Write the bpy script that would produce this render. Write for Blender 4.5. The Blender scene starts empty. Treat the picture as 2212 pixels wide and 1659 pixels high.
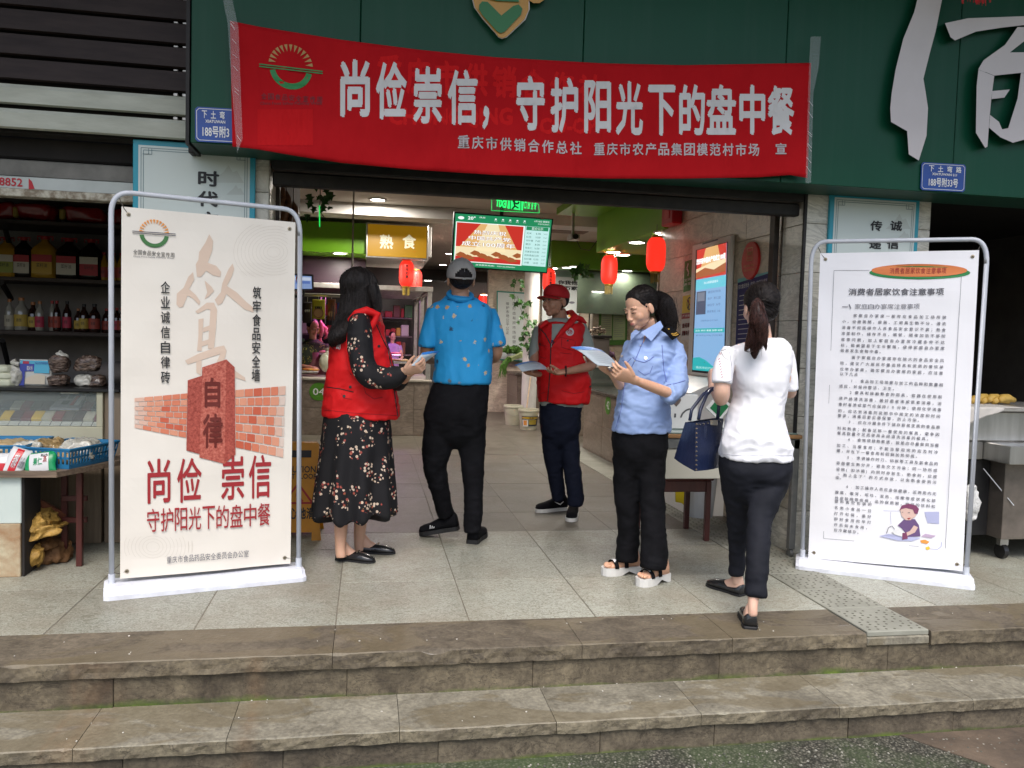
import bpy,math,random
import numpy as np
from mathutils import Vector,Matrix,noise
R = math.radians
random.seed(7)
SC = bpy.context.scene
COL = SC.collection
# ---------------- camera ----------------
H = 1.30 # eye height above the tiled platform (z = 0)
YAW,PITCH,ROLL = R(10.06),R(-3.13),R(1.65)
FW = Vector((math.sin(YAW)*math.cos(PITCH),math.cos(YAW)*math.cos(PITCH),math.sin(PITCH)))
_r = Vector((math.cos(YAW),-math.sin(YAW),0)); _u = _r.cross(FW)
RT = _r*math.cos(ROLL)+_u*math.sin(ROLL)
UP = -_r*math.sin(ROLL)+_u*math.cos(ROLL)
FPX = 1762.0 # focal length in units of a 2212 px wide picture
cam = bpy.data.cameras.new('camera'); cam.sensor_width = 36; cam.lens = 36*FPX/2212
cam.clip_start = 0.05; cam.clip_end = 300
camo = bpy.data.objects.new('camera',cam); COL.objects.link(camo)
camo.matrix_world = Matrix(((RT.x,UP.x,-FW.x,0),(RT.y,UP.y,-FW.y,0),(RT.z,UP.z,-FW.z,H),(0,0,0,1)))
SC.camera = camo
# ---------------- sky, sun, exposure ----------------
SUN_EL,SUN_AZ = R(60),R(187) # high, behind the photographer; soft overcast light
w = bpy.data.worlds.new('World'); SC.world = w; w.use_nodes = True
nt = w.node_tree; nt.nodes.clear()
sky = nt.nodes.new('ShaderNodeTexSky'); sky.sky_type = 'NISHITA'; sky.sun_disc = False
sky.sun_elevation = SUN_EL; sky.sun_rotation = SUN_AZ; sky.dust_density = 3.5; sky.air_density = 1.0; sky.ozone_density = 0.6
bg = nt.nodes.new('ShaderNodeBackground'); bg.inputs[1].default_value = 0.115
wo = nt.nodes.new('ShaderNodeOutputWorld')
nt.links.new(sky.outputs[0],bg.inputs[0]); nt.links.new(bg.outputs[0],wo.inputs[0])
sl = bpy.data.lights.new('sun','SUN'); sl.energy = 1.5; sl.angle = R(40); sl.color = (1,0.98,0.95)
so = bpy.data.objects.new('sun',sl); COL.objects.link(so)
sd = Vector((math.sin(SUN_AZ)*math.cos(SUN_EL),math.cos(SUN_AZ)*math.cos(SUN_EL),math.sin(SUN_EL)))
so.rotation_euler = sd.to_track_quat('Z','Y').to_euler(); so.location = (0,-5,12)
SC.view_settings.view_transform = 'Standard'; SC.view_settings.look = 'None'
SC.view_settings.exposure = 1.10; SC.view_settings.gamma = 1.0
SC.view_settings.use_curve_mapping = False
SC.cycles.max_bounces = 8; SC.cycles.transparent_max_bounces = 12
# ---------------- geometry helpers ----------------
EYE = Vector((0,0,H))
def ray(px,py):return RT*((px-1106)/FPX)-UP*((py-829.5)/FPX)+FW
def at(px,py,Y): # a point of the place at depth Y
 d = ray(px,py); return EYE+d*(Y/d.y)
def gz(px,py,z=0.0): # ... at height z
 d = ray(px,py); return EYE+d*((z-H)/d.z)
def hit(px,py,P,n):
 d = ray(px,py); P = Vector(P); n = Vector(n); return EYE+d*((P-EYE).dot(n)/d.dot(n))
def V(*a):return Vector(a)
class MB:
 def __init__(s):s.v = []; s.f = []; s.m = []
 def add(s,vs,fs,mi=0):
  o = len(s.v); s.v+=[tuple(v)for v in vs]; s.f+=[tuple(i+o for i in f)for f in fs]; s.m+=[mi]*len(fs); return s
 def box(s,x0,x1,y0,y1,z0,z1,mi=0,M=None):
  vs = [Vector((x,y,z))for z in(z0,z1)for y in(y0,y1)for x in(x0,x1)]
  if M:vs = [M@v for v in vs]
  return s.add(vs,[(0,2,3,1),(4,5,7,6),(0,1,5,4),(2,6,7,3),(0,4,6,2),(1,3,7,5)],mi)
 def bbox(s,x0,x1,y0,y1,z0,z1,b=0.01,mi=0,M=None): # box with chamfered edges
  cx,cy,cz = (x0+x1)/2,(y0+y1)/2,(z0+z1)/2; hx,hy,hz = (x1-x0)/2,(y1-y0)/2,(z1-z0)/2
  b = min(b,hx*.9,hy*.9,hz*.9); vs = []; idx = {}
  for sx in(-1,1):
   for sy in(-1,1):
    for sz in(-1,1):
     for k in range(3):
      h = [hx,hy,hz]; q = [h[i]-(0 if i==k else b)for i in range(3)]
      idx[(sx,sy,sz,k)] = len(vs); vs.append(Vector((cx+sx*q[0],cy+sy*q[1],cz+sz*q[2])))
  I = idx; fs = []
  for a in(-1,1):
   fs.append([I[(a,p,q,0)]for p,q in((-1,-1),(1,-1),(1,1),(-1,1))][::a])
   fs.append([I[(p,a,q,1)]for p,q in((-1,-1),(1,-1),(1,1),(-1,1))][::-a])
   fs.append([I[(p,q,a,2)]for p,q in((-1,-1),(1,-1),(1,1),(-1,1))][::a])
   for c in(-1,1):
    fs.append([I[(a,c,-1,0)],I[(a,c,1,0)],I[(a,c,1,1)],I[(a,c,-1,1)]][::-a*c])
    fs.append([I[(a,-1,c,0)],I[(a,1,c,0)],I[(a,1,c,2)],I[(a,-1,c,2)]][::a*c])
    fs.append([I[(-1,a,c,1)],I[(1,a,c,1)],I[(1,a,c,2)],I[(-1,a,c,2)]][::-a*c])
    for e in(-1,1):
     fs.append([I[(a,c,e,0)],I[(a,c,e,1)],I[(a,c,e,2)]][::a*c*e])
  if M:vs = [M@v for v in vs]
  return s.add(vs,fs,mi)
 def rings(s,rings,cap=True,mi=0,closed=False):
  n = len(rings[0]); vs = [p for r in rings for p in r]; fs = []
  K = len(rings)
  for i in range(K if closed else K-1):
   j = (i+1)%K
   for k in range(n):fs.append((i*n+k,i*n+(k+1)%n,j*n+(k+1)%n,j*n+k))
  if cap and not closed:fs+=[tuple(range(n))[::-1],tuple((K-1)*n+k for k in range(n))]
  return s.add(vs,fs,mi)
 def tube(s,pts,r,n=8,mi=0,cap=True,closed=False):
  pts = [Vector(p)for p in pts]; K = len(pts); rs = r if isinstance(r,(list,tuple))else[r]*K
  rg = []; ref = None
  for i,p in enumerate(pts):
   t = (pts[(i+1)%K if closed else min(i+1,K-1)]-pts[(i-1)if(closed or i>0)else 0]).normalized()
   if ref is None:ref = t.orthogonal().normalized()
   a = (ref-t*ref.dot(t)); a = a.normalized()if a.length>1e-6 else t.orthogonal().normalized(); ref = a; b = t.cross(a)
   rg.append([p+(a*math.cos(2*math.pi*k/n)+b*math.sin(2*math.pi*k/n))*rs[i]for k in range(n)])
  return s.rings(rg,cap,mi,closed)
 def ell(s,c,r,A=None,nu=16,nv=10,mi=0): # ellipsoid; A = 3x3 axes (columns)
  c = Vector(c); A = A or Matrix.Identity(3); r = (r,r,r)if isinstance(r,(int,float))else r
  rg = []
  for j in range(1,nv):
   t = math.pi*j/nv
   rg.append([c+A@Vector((r[0]*math.sin(t)*math.cos(2*math.pi*i/nu),r[1]*math.sin(t)*math.sin(2*math.pi*i/nu),-r[2]*math.cos(t)))for i in range(nu)])
  o = len(s.v); s.rings(rg,False,mi)
  b = len(s.v); s.v+=[tuple(c+A@Vector((0,0,-r[2]))),tuple(c+A@Vector((0,0,r[2])))]
  L = o+(nv-2)*nu
  for i in range(nu):
   s.f+=[(o+(i+1)%nu,o+i,b),(L+i,L+(i+1)%nu,b+1)]; s.m+=[mi,mi]
  return s
 def lathe(s,c,prof,n=20,mi=0,A=None,cap=True): # prof = [(r, z)]
  c = Vector(c); A = A or Matrix.Identity(3)
  return s.rings([[c+A@Vector((r*math.cos(2*math.pi*k/n),r*math.sin(2*math.pi*k/n),z))for k in range(n)]for r,z in prof],cap,mi)
 def quad(s,a,b,c,d,mi=0):return s.add([a,b,c,d],[(0,1,2,3)],mi)
 def prism(s,poly,f,t,mi=0): # poly 2D points, f(u,v,w)->3D, extruded w = 0..t (front is w = t)
  n = len(poly)
  from mathutils.geometry import tessellate_polygon
  tri = tessellate_polygon([[Vector((p[0],p[1],0))for p in poly]])
  vs = [f(p[0],p[1],t)for p in poly]+[f(p[0],p[1],0)for p in poly]
  fs = [tuple(x)for x in tri]+[tuple(i+n for i in x[::-1])for x in tri]+[(i,i+n,(i+1)%n+n,(i+1)%n)for i in range(n)]
  return s.add(vs,fs,mi)
 def mesh(s,name='m',mats=None,smooth=False,off=None):
  me = bpy.data.meshes.new(name)
  vs = s.v if off is None else[(v[0]-off[0],v[1]-off[1],v[2]-off[2])for v in s.v]
  me.from_pydata(vs,[],s.f)
  for m in(mats or[]):me.materials.append(m)
  if len(mats or[])>1:me.polygons.foreach_set('material_index',s.m)
  if smooth:me.polygons.foreach_set('use_smooth',[True]*len(me.polygons))
  me.update(); return me
 def build(s,name,mats,parent=None,smooth=False,auto=False):
  if not isinstance(mats,(list,tuple)):mats = [mats]
  off = wloc(parent)if parent else None
  me = s.mesh(name,mats,smooth,off)
  if auto:me.shade_smooth()if False else me.polygons.foreach_set('use_smooth',[True]*len(me.polygons)); me.set_sharp_from_angle(angle=R(38))if auto else None
  o = bpy.data.objects.new(name,me); COL.objects.link(o)
  if parent:o.parent = parent
  return o
def wloc(o):
 l = Vector((0,0,0))
 while o:l = l+o.location; o = o.parent
 return l
def tag(o,label=None,cat=None,group=None,kind=None):
 for k,v in(('label',label),('category',cat),('group',group),('kind',kind)):
  if v:o[k] = v
 return o
def thing(name,loc,label,cat,group=None,kind=None):
 o = bpy.data.objects.new(name,None); COL.objects.link(o); o.location = loc; o.empty_display_size = .1
 return tag(o,label,cat,group,kind)
def copy_tree(o,loc=None,rz=None,parent=None,label=None):
 c = o.copy(); COL.objects.link(c); c.parent = parent
 if loc is not None:c.location = loc
 if rz is not None:c.rotation_euler = (0,0,rz)
 if label:c['label'] = label
 for ch in list(o.children):copy_tree(ch,parent=c)
 return c
def cr(pts,n=4): # Catmull-Rom resampling of tuples
 P = [np.array(p,float)for p in pts]; out = []
 for i in range(len(P)-1):
  p0 = P[max(i-1,0)]; p1 = P[i]; p2 = P[i+1]; p3 = P[min(i+2,len(P)-1)]
  for k in range(n):
   t = k/n; out.append(.5*(2*p1+(p2-p0)*t+(2*p0-5*p1+4*p2-p3)*t*t+(3*p1-p0-3*p2+p3)*t**3))
 out.append(P[-1]); return[tuple(x)for x in out]
# ---------------- materials ----------------
_M = {}
def mat(name,c1,c2=None,rough=.6,scale=8,detail=4,stretch=(1,1,1),bump=0,bscale=40,metal=0,spec=.5,emit=None,estr=0,alpha=1,trans=0,contrast=.5,wet=None,coat=0,sss=0,sheen=0,bdist=.01,ior=1.45):
 if name in _M:return _M[name]
 m = bpy.data.materials.new(name); m.use_nodes = True; nt = m.node_tree; b = nt.nodes['Principled BSDF']; L = nt.links.new
 b.inputs['Roughness'].default_value = rough; b.inputs['Metallic'].default_value = metal; b.inputs['Specular IOR Level'].default_value = spec
 b.inputs['Base Color'].default_value = (*c1,1); b.inputs['Coat Weight'].default_value = coat; b.inputs['IOR'].default_value = ior
 if sheen:b.inputs['Sheen Weight'].default_value = sheen
 if sss:b.inputs['Subsurface Weight'].default_value = sss; b.inputs['Subsurface Radius'].default_value = (.012,.004,.002); b.inputs['Subsurface Scale'].default_value = 1
 tc = nt.nodes.new('ShaderNodeTexCoord'); mp = nt.nodes.new('ShaderNodeMapping'); L(tc.outputs['Object'],mp.inputs[0]); mp.inputs['Scale'].default_value = stretch
 if c2:
  n = nt.nodes.new('ShaderNodeTexNoise'); n.inputs['Scale'].default_value = scale; n.inputs['Detail'].default_value = detail; n.inputs['Roughness'].default_value = .62
  L(mp.outputs[0],n.inputs['Vector'])
  r = nt.nodes.new('ShaderNodeValToRGB'); r.color_ramp.elements[0].position = .5-contrast*.35; r.color_ramp.elements[1].position = .5+contrast*.35
  r.color_ramp.elements[0].color = (*c1,1); r.color_ramp.elements[1].color = (*c2,1)
  L(n.outputs[0],r.inputs[0]); L(r.outputs[0],b.inputs['Base Color'])
 if bump:
  n2 = nt.nodes.new('ShaderNodeTexNoise'); n2.inputs['Scale'].default_value = bscale; n2.inputs['Detail'].default_value = 5
  L(mp.outputs[0],n2.inputs['Vector']); bp = nt.nodes.new('ShaderNodeBump'); bp.inputs['Strength'].default_value = bump; bp.inputs['Distance'].default_value = bdist
  L(n2.outputs[0],bp.inputs['Height']); L(bp.outputs[0],b.inputs['Normal'])
 if emit:b.inputs['Emission Color'].default_value = (*emit,1); b.inputs['Emission Strength'].default_value = estr
 if alpha<1:b.inputs['Alpha'].default_value = alpha
 if trans:b.inputs['Transmission Weight'].default_value = trans
 _M[name] = m; return m
def nodes(m):return m.node_tree,m.node_tree.nodes['Principled BSDF'],m.node_tree.links.new
def mixc(nt,fac,a,b,mode='MIX'):
 n = nt.nodes.new('ShaderNodeMix'); n.data_type = 'RGBA'; n.blend_type = mode
 for s,v in((n.inputs[0],fac),(n.inputs[6],a),(n.inputs[7],b)):
  if hasattr(v,'links'):nt.links.new(v,s)
  elif isinstance(v,tuple):s.default_value = (*v,1)
  else:s.default_value = v
 return n.outputs[2]
def mth(nt,op,a,b=None,c=None,clamp=False):
 n = nt.nodes.new('ShaderNodeMath'); n.operation = op; n.use_clamp = clamp
 for s,v in zip(n.inputs,(a,b,c)):
  if v is None:continue
  if hasattr(v,'links'):nt.links.new(v,s)
  else:s.default_value = v
 return n.outputs[0]
def ramp(nt,fac,stops):
 r = nt.nodes.new('ShaderNodeValToRGB'); e = r.color_ramp.elements
 while len(e)<len(stops):e.new(.5)
 for i,(p,c)in enumerate(stops):e[i].position = p; e[i].color = (*c,1)if len(c)==3 else c
 nt.links.new(fac,r.inputs[0]); return r.outputs[0]
def ntex(nt,scale,detail=4,stretch=(1,1,1),dist=0,rough=.6,coord='Object',rot=(0,0,0)):
 tc = nt.nodes.new('ShaderNodeTexCoord'); mp = nt.nodes.new('ShaderNodeMapping'); mp.inputs['Scale'].default_value = stretch; mp.inputs['Rotation'].default_value = rot
 nt.links.new(tc.outputs[coord],mp.inputs[0]); n = nt.nodes.new('ShaderNodeTexNoise')
 n.inputs['Scale'].default_value = scale; n.inputs['Detail'].default_value = detail; n.inputs['Distortion'].default_value = dist; n.inputs['Roughness'].default_value = rough
 nt.links.new(mp.outputs[0],n.inputs['Vector']); return n.outputs[0],mp.outputs[0]
# ---------------- flat print: lettering and marks laid on a surface ----------------
_T = {}
def glyph(s,bold): # returns vertices (x, y, extra height), faces and the bounding box
 k = (s,bold)
 if k in _T:return _T[k]
 if(s,0)in _T:v,f,_,_ = _T[(s,0)]
 else:
  c = bpy.data.curves.new('t','FONT'); c.body = s; c.resolution_u = 2
  o = bpy.data.objects.new('t',c); COL.objects.link(o); bpy.context.view_layer.update()
  me = bpy.data.meshes.new_from_object(o)
  v = np.array([(x.co.x,x.co.y,0)for x in me.vertices])if len(me.vertices)else np.zeros((1,3))
  f = [tuple(p.vertices)for p in me.polygons]
  bpy.data.objects.remove(o); bpy.data.curves.remove(c); bpy.data.meshes.remove(me)
  _T[(s,0)] = (v,f,v.min(0),v.max(0))
 if bold:
  sh = [(-bold,-bold*.4),(bold,bold*.4),(-bold*.4,bold),(bold*.4,-bold),(0,0)]; n = len(v)
  v = np.concatenate([v+np.array([dx,dy,.00012*i])for i,(dx,dy)in enumerate(sh)]); f = [tuple(q+n*i for q in t)for i in range(len(sh))for t in f]
 _T[k] = (v,f,v.min(0),v.max(0)); return _T[k]
def refine(v,f,L): # cut long edges so that lettering can follow a wavy surface
 import bmesh
 bm = bmesh.new(); vv = [bm.verts.new(tuple(x))for x in v]
 for q in f:
  try:bm.faces.new([vv[i]for i in q])
  except ValueError:pass
 for _ in range(4):
  e = [x for x in bm.edges if x.calc_length()>L]
  if not e:break
  bmesh.ops.subdivide_edges(bm,edges=e,cuts=1); bmesh.ops.triangulate(bm,faces=[x for x in bm.faces if len(x.verts)>3])
 bm.verts.index_update(); r = np.array([x.co[:]for x in bm.verts]),[tuple(w.index for w in x.verts)for x in bm.faces]; bm.free(); return r
class Print: # fn(u, v, w) -> world point, w = height above the surface
 def __init__(s,fn,parent,name='print'):s.fn = fn; s.p = parent; s.b = {}; s.name = name; s.lift = .0012
 def mb(s,m,layer):return s.b.setdefault((m.name,layer),(m,MB()))[1]
 def poly(s,pts,m,layer=0):
  from mathutils.geometry import tessellate_polygon
  tri = tessellate_polygon([[Vector((p[0],p[1],0))for p in pts]])
  w = s.lift*(1+layer); s.mb(m,layer).add([s.fn(p[0],p[1],w)for p in pts],[tuple(t)for t in tri])
 def rect(s,u0,v0,u1,v1,m,layer=0,n=1):
  for i in range(n):
   a,b = u0+(u1-u0)*i/n,u0+(u1-u0)*(i+1)/n
   s.poly([(a,v0),(b,v0),(b,v1),(a,v1)],m,layer)
 def grid(s,u0,v0,u1,v1,m,layer=0,nu=8,nv=8):
  w = s.lift*(1+layer); W = nu+1; s.mb(m,layer).add([s.fn(u0+(u1-u0)*i/nu,v0+(v1-v0)*j/nv,w)for j in range(nv+1)for i in range(W)],[(j*W+i,j*W+i+1,(j+1)*W+i+1,(j+1)*W+i)for j in range(nv)for i in range(nu)])
 def disc(s,u,v,r,m,layer=0,ry=None,a0=0,a1=360,r0=0,n=28):
  ry = ry or r; A = [R(a0+(a1-a0)*i/n)for i in range(n+1)]
  if r0==0 and a1-a0==360:s.poly([(u+r*math.cos(a),v+ry*math.sin(a))for a in A[:-1]],m,layer); return
  w = s.lift*(1+layer); k = r0/r
  vs = [s.fn(u+r*math.cos(a),v+ry*math.sin(a),w)for a in A]+[s.fn(u+r*k*math.cos(a),v+ry*k*math.sin(a),w)for a in A]
  s.mb(m,layer).add(vs,[(i,i+1,n+2+i,n+1+i)for i in range(n)])
 def line(s,pts,wd,m,layer=0):
  for(a,b),(c,d)in zip(pts,pts[1:]):
   L = math.hypot(c-a,d-b)or 1; nx,ny = -(d-b)/L*wd/2,(c-a)/L*wd/2
   s.poly([(a+nx,b+ny),(a-nx,b-ny),(c-nx,d-ny),(c+nx,d+ny)],m,layer)
 def text(s,t,u0,v0,u1,v1,m,layer=1,bold=0.0,mirror=False,solo=False,fine=0): # fits the string into the box
  v,f,lo,hi = glyph(t,bold)
  if fine:v,f = refine(v,f,fine)
  d = np.maximum(hi-lo,1e-6)[:2]; q = (v-lo)[:,:2]/d
  if mirror:q[:,0] = 1-q[:,0]
  w = s.lift*(1+layer); vs = [s.fn(u0+(u1-u0)*x,v0+(v1-v0)*y,w+z)for(x,y),z in zip(q,v[:,2])]
  if solo:MB().add(vs,f).build('character',m,s.p)
  else:s.mb(m,layer).add(vs,f)
 def row(s,t,u0,vb,size,m,layer=1,bold=0.0,adv=1.08,wid=1.0): # one glyph after another on a grid
  u = u0
  for ch in t:
   if ch==' ':u+=size*adv*wid*.6; continue
   v,f,lo,hi = glyph(ch,bold); w = s.lift*(1+layer)
   k = size/.95; full = ord(ch)>255
   s.mb(m,layer).add([s.fn(u+(x*k-(0 if full else lo[0]*k))*wid,vb+(y+.08)*k,w+z)for x,y,z in v],f)
   u+=size*adv*wid if full else(hi[0]-lo[0]+.08)*k*wid
  return u
 def col(s,t,uc,vtop,size,m,layer=1,bold=0.0,adv=1.3,sc=1.0):
  for i,ch in enumerate(t):
   v,f,lo,hi = glyph(ch,bold); c = (lo+hi)/2; w = s.lift*(1+layer); k = size/.95
   s.mb(m,layer).add([s.fn(uc+(x-c[0])*k,vtop-size*(.5+adv*i)+(y-c[1])*k*sc,w+z)for x,y,z in v],f)
 def done(s):
  for(n,l),(m,mb)in s.b.items():mb.build(s.name,m,s.p)['kind'] = 'stuff'
# ================= materials of the setting =================
def posvec(nt,rnd=0.0,stretch=(1,1,1)): # world position, shifted per object
 g = nt.nodes.new('ShaderNodeNewGeometry'); v = g.outputs['Position']
 if rnd:
  oi = nt.nodes.new('ShaderNodeObjectInfo'); m = nt.nodes.new('ShaderNodeVectorMath'); m.operation = 'SCALE'
  m.inputs[0].default_value = (rnd,rnd*1.7,rnd*.6); nt.links.new(oi.outputs['Random'],m.inputs[3])
  a = nt.nodes.new('ShaderNodeVectorMath'); a.operation = 'ADD'; nt.links.new(v,a.inputs[0]); nt.links.new(m.outputs[0],a.inputs[1]); v = a.outputs[0]
 mp = nt.nodes.new('ShaderNodeMapping'); mp.inputs['Scale'].default_value = stretch; nt.links.new(v,mp.inputs[0]); return mp.outputs[0]
def noi(nt,vec,scale,detail=4,dist=0,rough=.6):
 n = nt.nodes.new('ShaderNodeTexNoise'); n.inputs['Scale'].default_value = scale; n.inputs['Detail'].default_value = detail
 n.inputs['Distortion'].default_value = dist; n.inputs['Roughness'].default_value = rough; nt.links.new(vec,n.inputs['Vector']); return n.outputs[0]
def bumpto(nt,b,h,strength,dist=.01):
 bp = nt.nodes.new('ShaderNodeBump'); bp.inputs['Strength'].default_value = strength; bp.inputs['Distance'].default_value = dist
 nt.links.new(h,bp.inputs['Height']); nt.links.new(bp.outputs[0],b.inputs['Normal'])
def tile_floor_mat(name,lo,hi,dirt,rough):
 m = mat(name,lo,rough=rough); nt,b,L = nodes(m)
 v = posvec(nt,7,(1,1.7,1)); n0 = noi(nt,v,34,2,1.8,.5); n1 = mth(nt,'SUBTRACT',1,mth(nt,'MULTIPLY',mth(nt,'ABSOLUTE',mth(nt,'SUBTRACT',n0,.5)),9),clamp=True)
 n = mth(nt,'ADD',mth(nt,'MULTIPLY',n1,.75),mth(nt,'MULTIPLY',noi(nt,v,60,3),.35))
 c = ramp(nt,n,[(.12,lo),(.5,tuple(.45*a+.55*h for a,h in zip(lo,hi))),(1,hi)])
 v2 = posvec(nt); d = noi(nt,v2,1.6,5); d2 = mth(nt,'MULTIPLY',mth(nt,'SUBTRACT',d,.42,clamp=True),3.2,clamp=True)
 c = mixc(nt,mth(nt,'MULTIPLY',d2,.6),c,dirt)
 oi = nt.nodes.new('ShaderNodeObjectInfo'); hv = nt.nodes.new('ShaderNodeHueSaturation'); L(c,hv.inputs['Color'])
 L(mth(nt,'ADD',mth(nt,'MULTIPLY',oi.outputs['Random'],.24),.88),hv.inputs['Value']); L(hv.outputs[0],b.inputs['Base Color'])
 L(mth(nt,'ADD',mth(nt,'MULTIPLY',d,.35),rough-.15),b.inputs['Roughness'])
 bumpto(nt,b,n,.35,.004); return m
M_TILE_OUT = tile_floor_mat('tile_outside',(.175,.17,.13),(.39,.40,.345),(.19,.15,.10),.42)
M_TILE_IN = tile_floor_mat('tile_inside',(.07,.06,.044),(.135,.122,.093),(.10,.075,.05),.38)  # darker base puts both dirt and the hall's weaker light into the colour
M_GROUT = mat('grout',(.13,.115,.09),(.20,.18,.14),rough=.9,scale=20)
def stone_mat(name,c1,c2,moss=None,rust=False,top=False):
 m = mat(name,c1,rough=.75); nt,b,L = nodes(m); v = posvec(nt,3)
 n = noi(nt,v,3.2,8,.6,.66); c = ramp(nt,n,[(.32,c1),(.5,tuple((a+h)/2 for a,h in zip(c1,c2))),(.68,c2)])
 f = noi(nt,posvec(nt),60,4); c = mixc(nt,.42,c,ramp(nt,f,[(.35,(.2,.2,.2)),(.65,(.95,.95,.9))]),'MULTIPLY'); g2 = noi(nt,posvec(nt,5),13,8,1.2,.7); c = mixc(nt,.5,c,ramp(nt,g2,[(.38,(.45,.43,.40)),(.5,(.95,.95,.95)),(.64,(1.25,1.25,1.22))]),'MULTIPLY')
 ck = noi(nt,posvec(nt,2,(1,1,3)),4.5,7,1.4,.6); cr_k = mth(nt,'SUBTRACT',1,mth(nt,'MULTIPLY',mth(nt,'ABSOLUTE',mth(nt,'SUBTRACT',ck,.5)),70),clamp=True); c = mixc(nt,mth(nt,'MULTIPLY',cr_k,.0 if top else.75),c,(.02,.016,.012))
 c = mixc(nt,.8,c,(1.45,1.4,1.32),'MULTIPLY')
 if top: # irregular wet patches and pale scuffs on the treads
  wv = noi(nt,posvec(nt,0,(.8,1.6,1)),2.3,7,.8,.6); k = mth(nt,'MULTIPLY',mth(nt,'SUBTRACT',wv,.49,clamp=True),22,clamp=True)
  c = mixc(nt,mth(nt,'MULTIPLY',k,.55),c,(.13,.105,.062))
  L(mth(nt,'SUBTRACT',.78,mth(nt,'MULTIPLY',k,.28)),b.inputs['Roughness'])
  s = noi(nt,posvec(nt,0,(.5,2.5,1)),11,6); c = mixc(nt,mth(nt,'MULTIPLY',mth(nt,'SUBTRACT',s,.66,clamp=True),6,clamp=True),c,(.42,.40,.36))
 if rust:
  sp = nt.nodes.new('ShaderNodeSeparateXYZ'); g = nt.nodes.new('ShaderNodeNewGeometry'); L(g.outputs['Position'],sp.inputs[0])
  acc = None
  for x0,wd in((-.42,.05),(-1.02,.14),(-1.1,.03)):
   dx = mth(nt,'ABSOLUTE',mth(nt,'SUBTRACT',sp.outputs[0],x0)); k = mth(nt,'SUBTRACT',1,mth(nt,'DIVIDE',dx,wd),clamp=True)
   acc = k if acc is None else mth(nt,'MAXIMUM',acc,k)
  rn = noi(nt,posvec(nt),14,6); k = mth(nt,'MULTIPLY',mth(nt,'MULTIPLY',acc,mth(nt,'SUBTRACT',rn,.25,clamp=True)),3.0,clamp=True); c = mixc(nt,mth(nt,'MULTIPLY',k,.2),c,(.24,.13,.06))
 if moss is not None: # moss climbs a few centimetres from the foot of the riser
  z0,hgt = moss
  sp = nt.nodes.new('ShaderNodeSeparateXYZ'); g = nt.nodes.new('ShaderNodeNewGeometry'); L(g.outputs['Position'],sp.inputs[0])
  k = mth(nt,'SUBTRACT',1,mth(nt,'DIVIDE',mth(nt,'SUBTRACT',sp.outputs[2],z0),hgt),clamp=True)
  mn = noi(nt,posvec(nt,0,(1,1,2)),1.5,8,.7,.72); k = mth(nt,'MULTIPLY',mth(nt,'SUBTRACT',mth(nt,'ADD',mth(nt,'MULTIPLY',k,.55),mn),.86),4,clamp=True)
  gcol = ramp(nt,noi(nt,posvec(nt),9,4),[(.35,(.03,.045,.012)),(.62,(.09,.14,.014))]); c = mixc(nt,k,c,gcol)
 L(c,b.inputs['Base Color'])
 h = mixc(nt,.5,noi(nt,posvec(nt),45,6),noi(nt,posvec(nt),9,5)); bumpto(nt,b,h,.55,.012); return m
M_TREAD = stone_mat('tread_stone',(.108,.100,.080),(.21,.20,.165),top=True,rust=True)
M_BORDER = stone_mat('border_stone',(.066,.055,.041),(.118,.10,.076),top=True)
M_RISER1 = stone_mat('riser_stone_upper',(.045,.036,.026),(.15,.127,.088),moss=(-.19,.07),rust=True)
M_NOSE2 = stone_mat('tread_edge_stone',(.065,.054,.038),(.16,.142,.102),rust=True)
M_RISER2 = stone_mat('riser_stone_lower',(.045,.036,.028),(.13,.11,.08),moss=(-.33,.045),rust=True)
M_STREET = mat('street_aggregate',(.1,.1,.08),rough=.85); nt,b,L = nodes(M_STREET)
vo = nt.nodes.new('ShaderNodeTexVoronoi'); vo.inputs['Scale'].default_value = 95; L(posvec(nt),vo.inputs['Vector'])
pc = ramp(nt,vo.outputs['Color'],[(0,(.03,.03,.024)),(.5,(.085,.08,.063)),(1,(.2,.19,.155))])
sh = ramp(nt,vo.outputs['Distance'],[(.25,(1,1,1)),(.6,(.25,.25,.22))]); c = mixc(nt,1,pc,sh,'MULTIPLY')
mk = mth(nt,'MULTIPLY',mth(nt,'SUBTRACT',noi(nt,posvec(nt),2.2,7,.5),.42),4,clamp=True)
c = mixc(nt,mth(nt,'MULTIPLY',mk,.62),c,(.05,.085,.025)); L(c,b.inputs['Base Color']); bumpto(nt,b,vo.outputs['Distance'],-.7,.008)
M_MUD = mat('muddy_ground',(.045,.035,.027),(.12,.088,.062),rough=.7,scale=5,detail=8,bump=.6,bscale=30)
def marble(name,c1,c2,rough=.3,bump=0):
 m = mat(name,c1,rough=rough); nt,b,L = nodes(m); v = posvec(nt,9,(1,1,1.6)); n = noi(nt,v,3.0,9,1.8,.68)
 c = ramp(nt,n,[(.36,c1),(.52,tuple((a+h)/2 for a,h in zip(c1,c2))),(.62,c2)])
 vein = noi(nt,posvec(nt,5,(1,1,3)),2.0,6,3); k = mth(nt,'SUBTRACT',1,mth(nt,'MULTIPLY',mth(nt,'ABSOLUTE',mth(nt,'SUBTRACT',vein,.5)),22),clamp=True)
 c = mixc(nt,mth(nt,'MULTIPLY',k,.5),c,tuple(a*.55 for a in c1)); L(c,b.inputs['Base Color'])
 L(mth(nt,'ADD',mth(nt,'MULTIPLY',n,.3),rough-.1),b.inputs['Roughness']); return m
M_MARBLE = marble('pillar_marble',(.46,.43,.35),(.70,.67,.58))
M_MARBLE_IN = marble('wall_marble',(.50,.42,.32),(.68,.59,.47))
M_MARBLE_PINK = marble('counter_marble',(.19,.15,.115),(.29,.235,.19))
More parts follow.
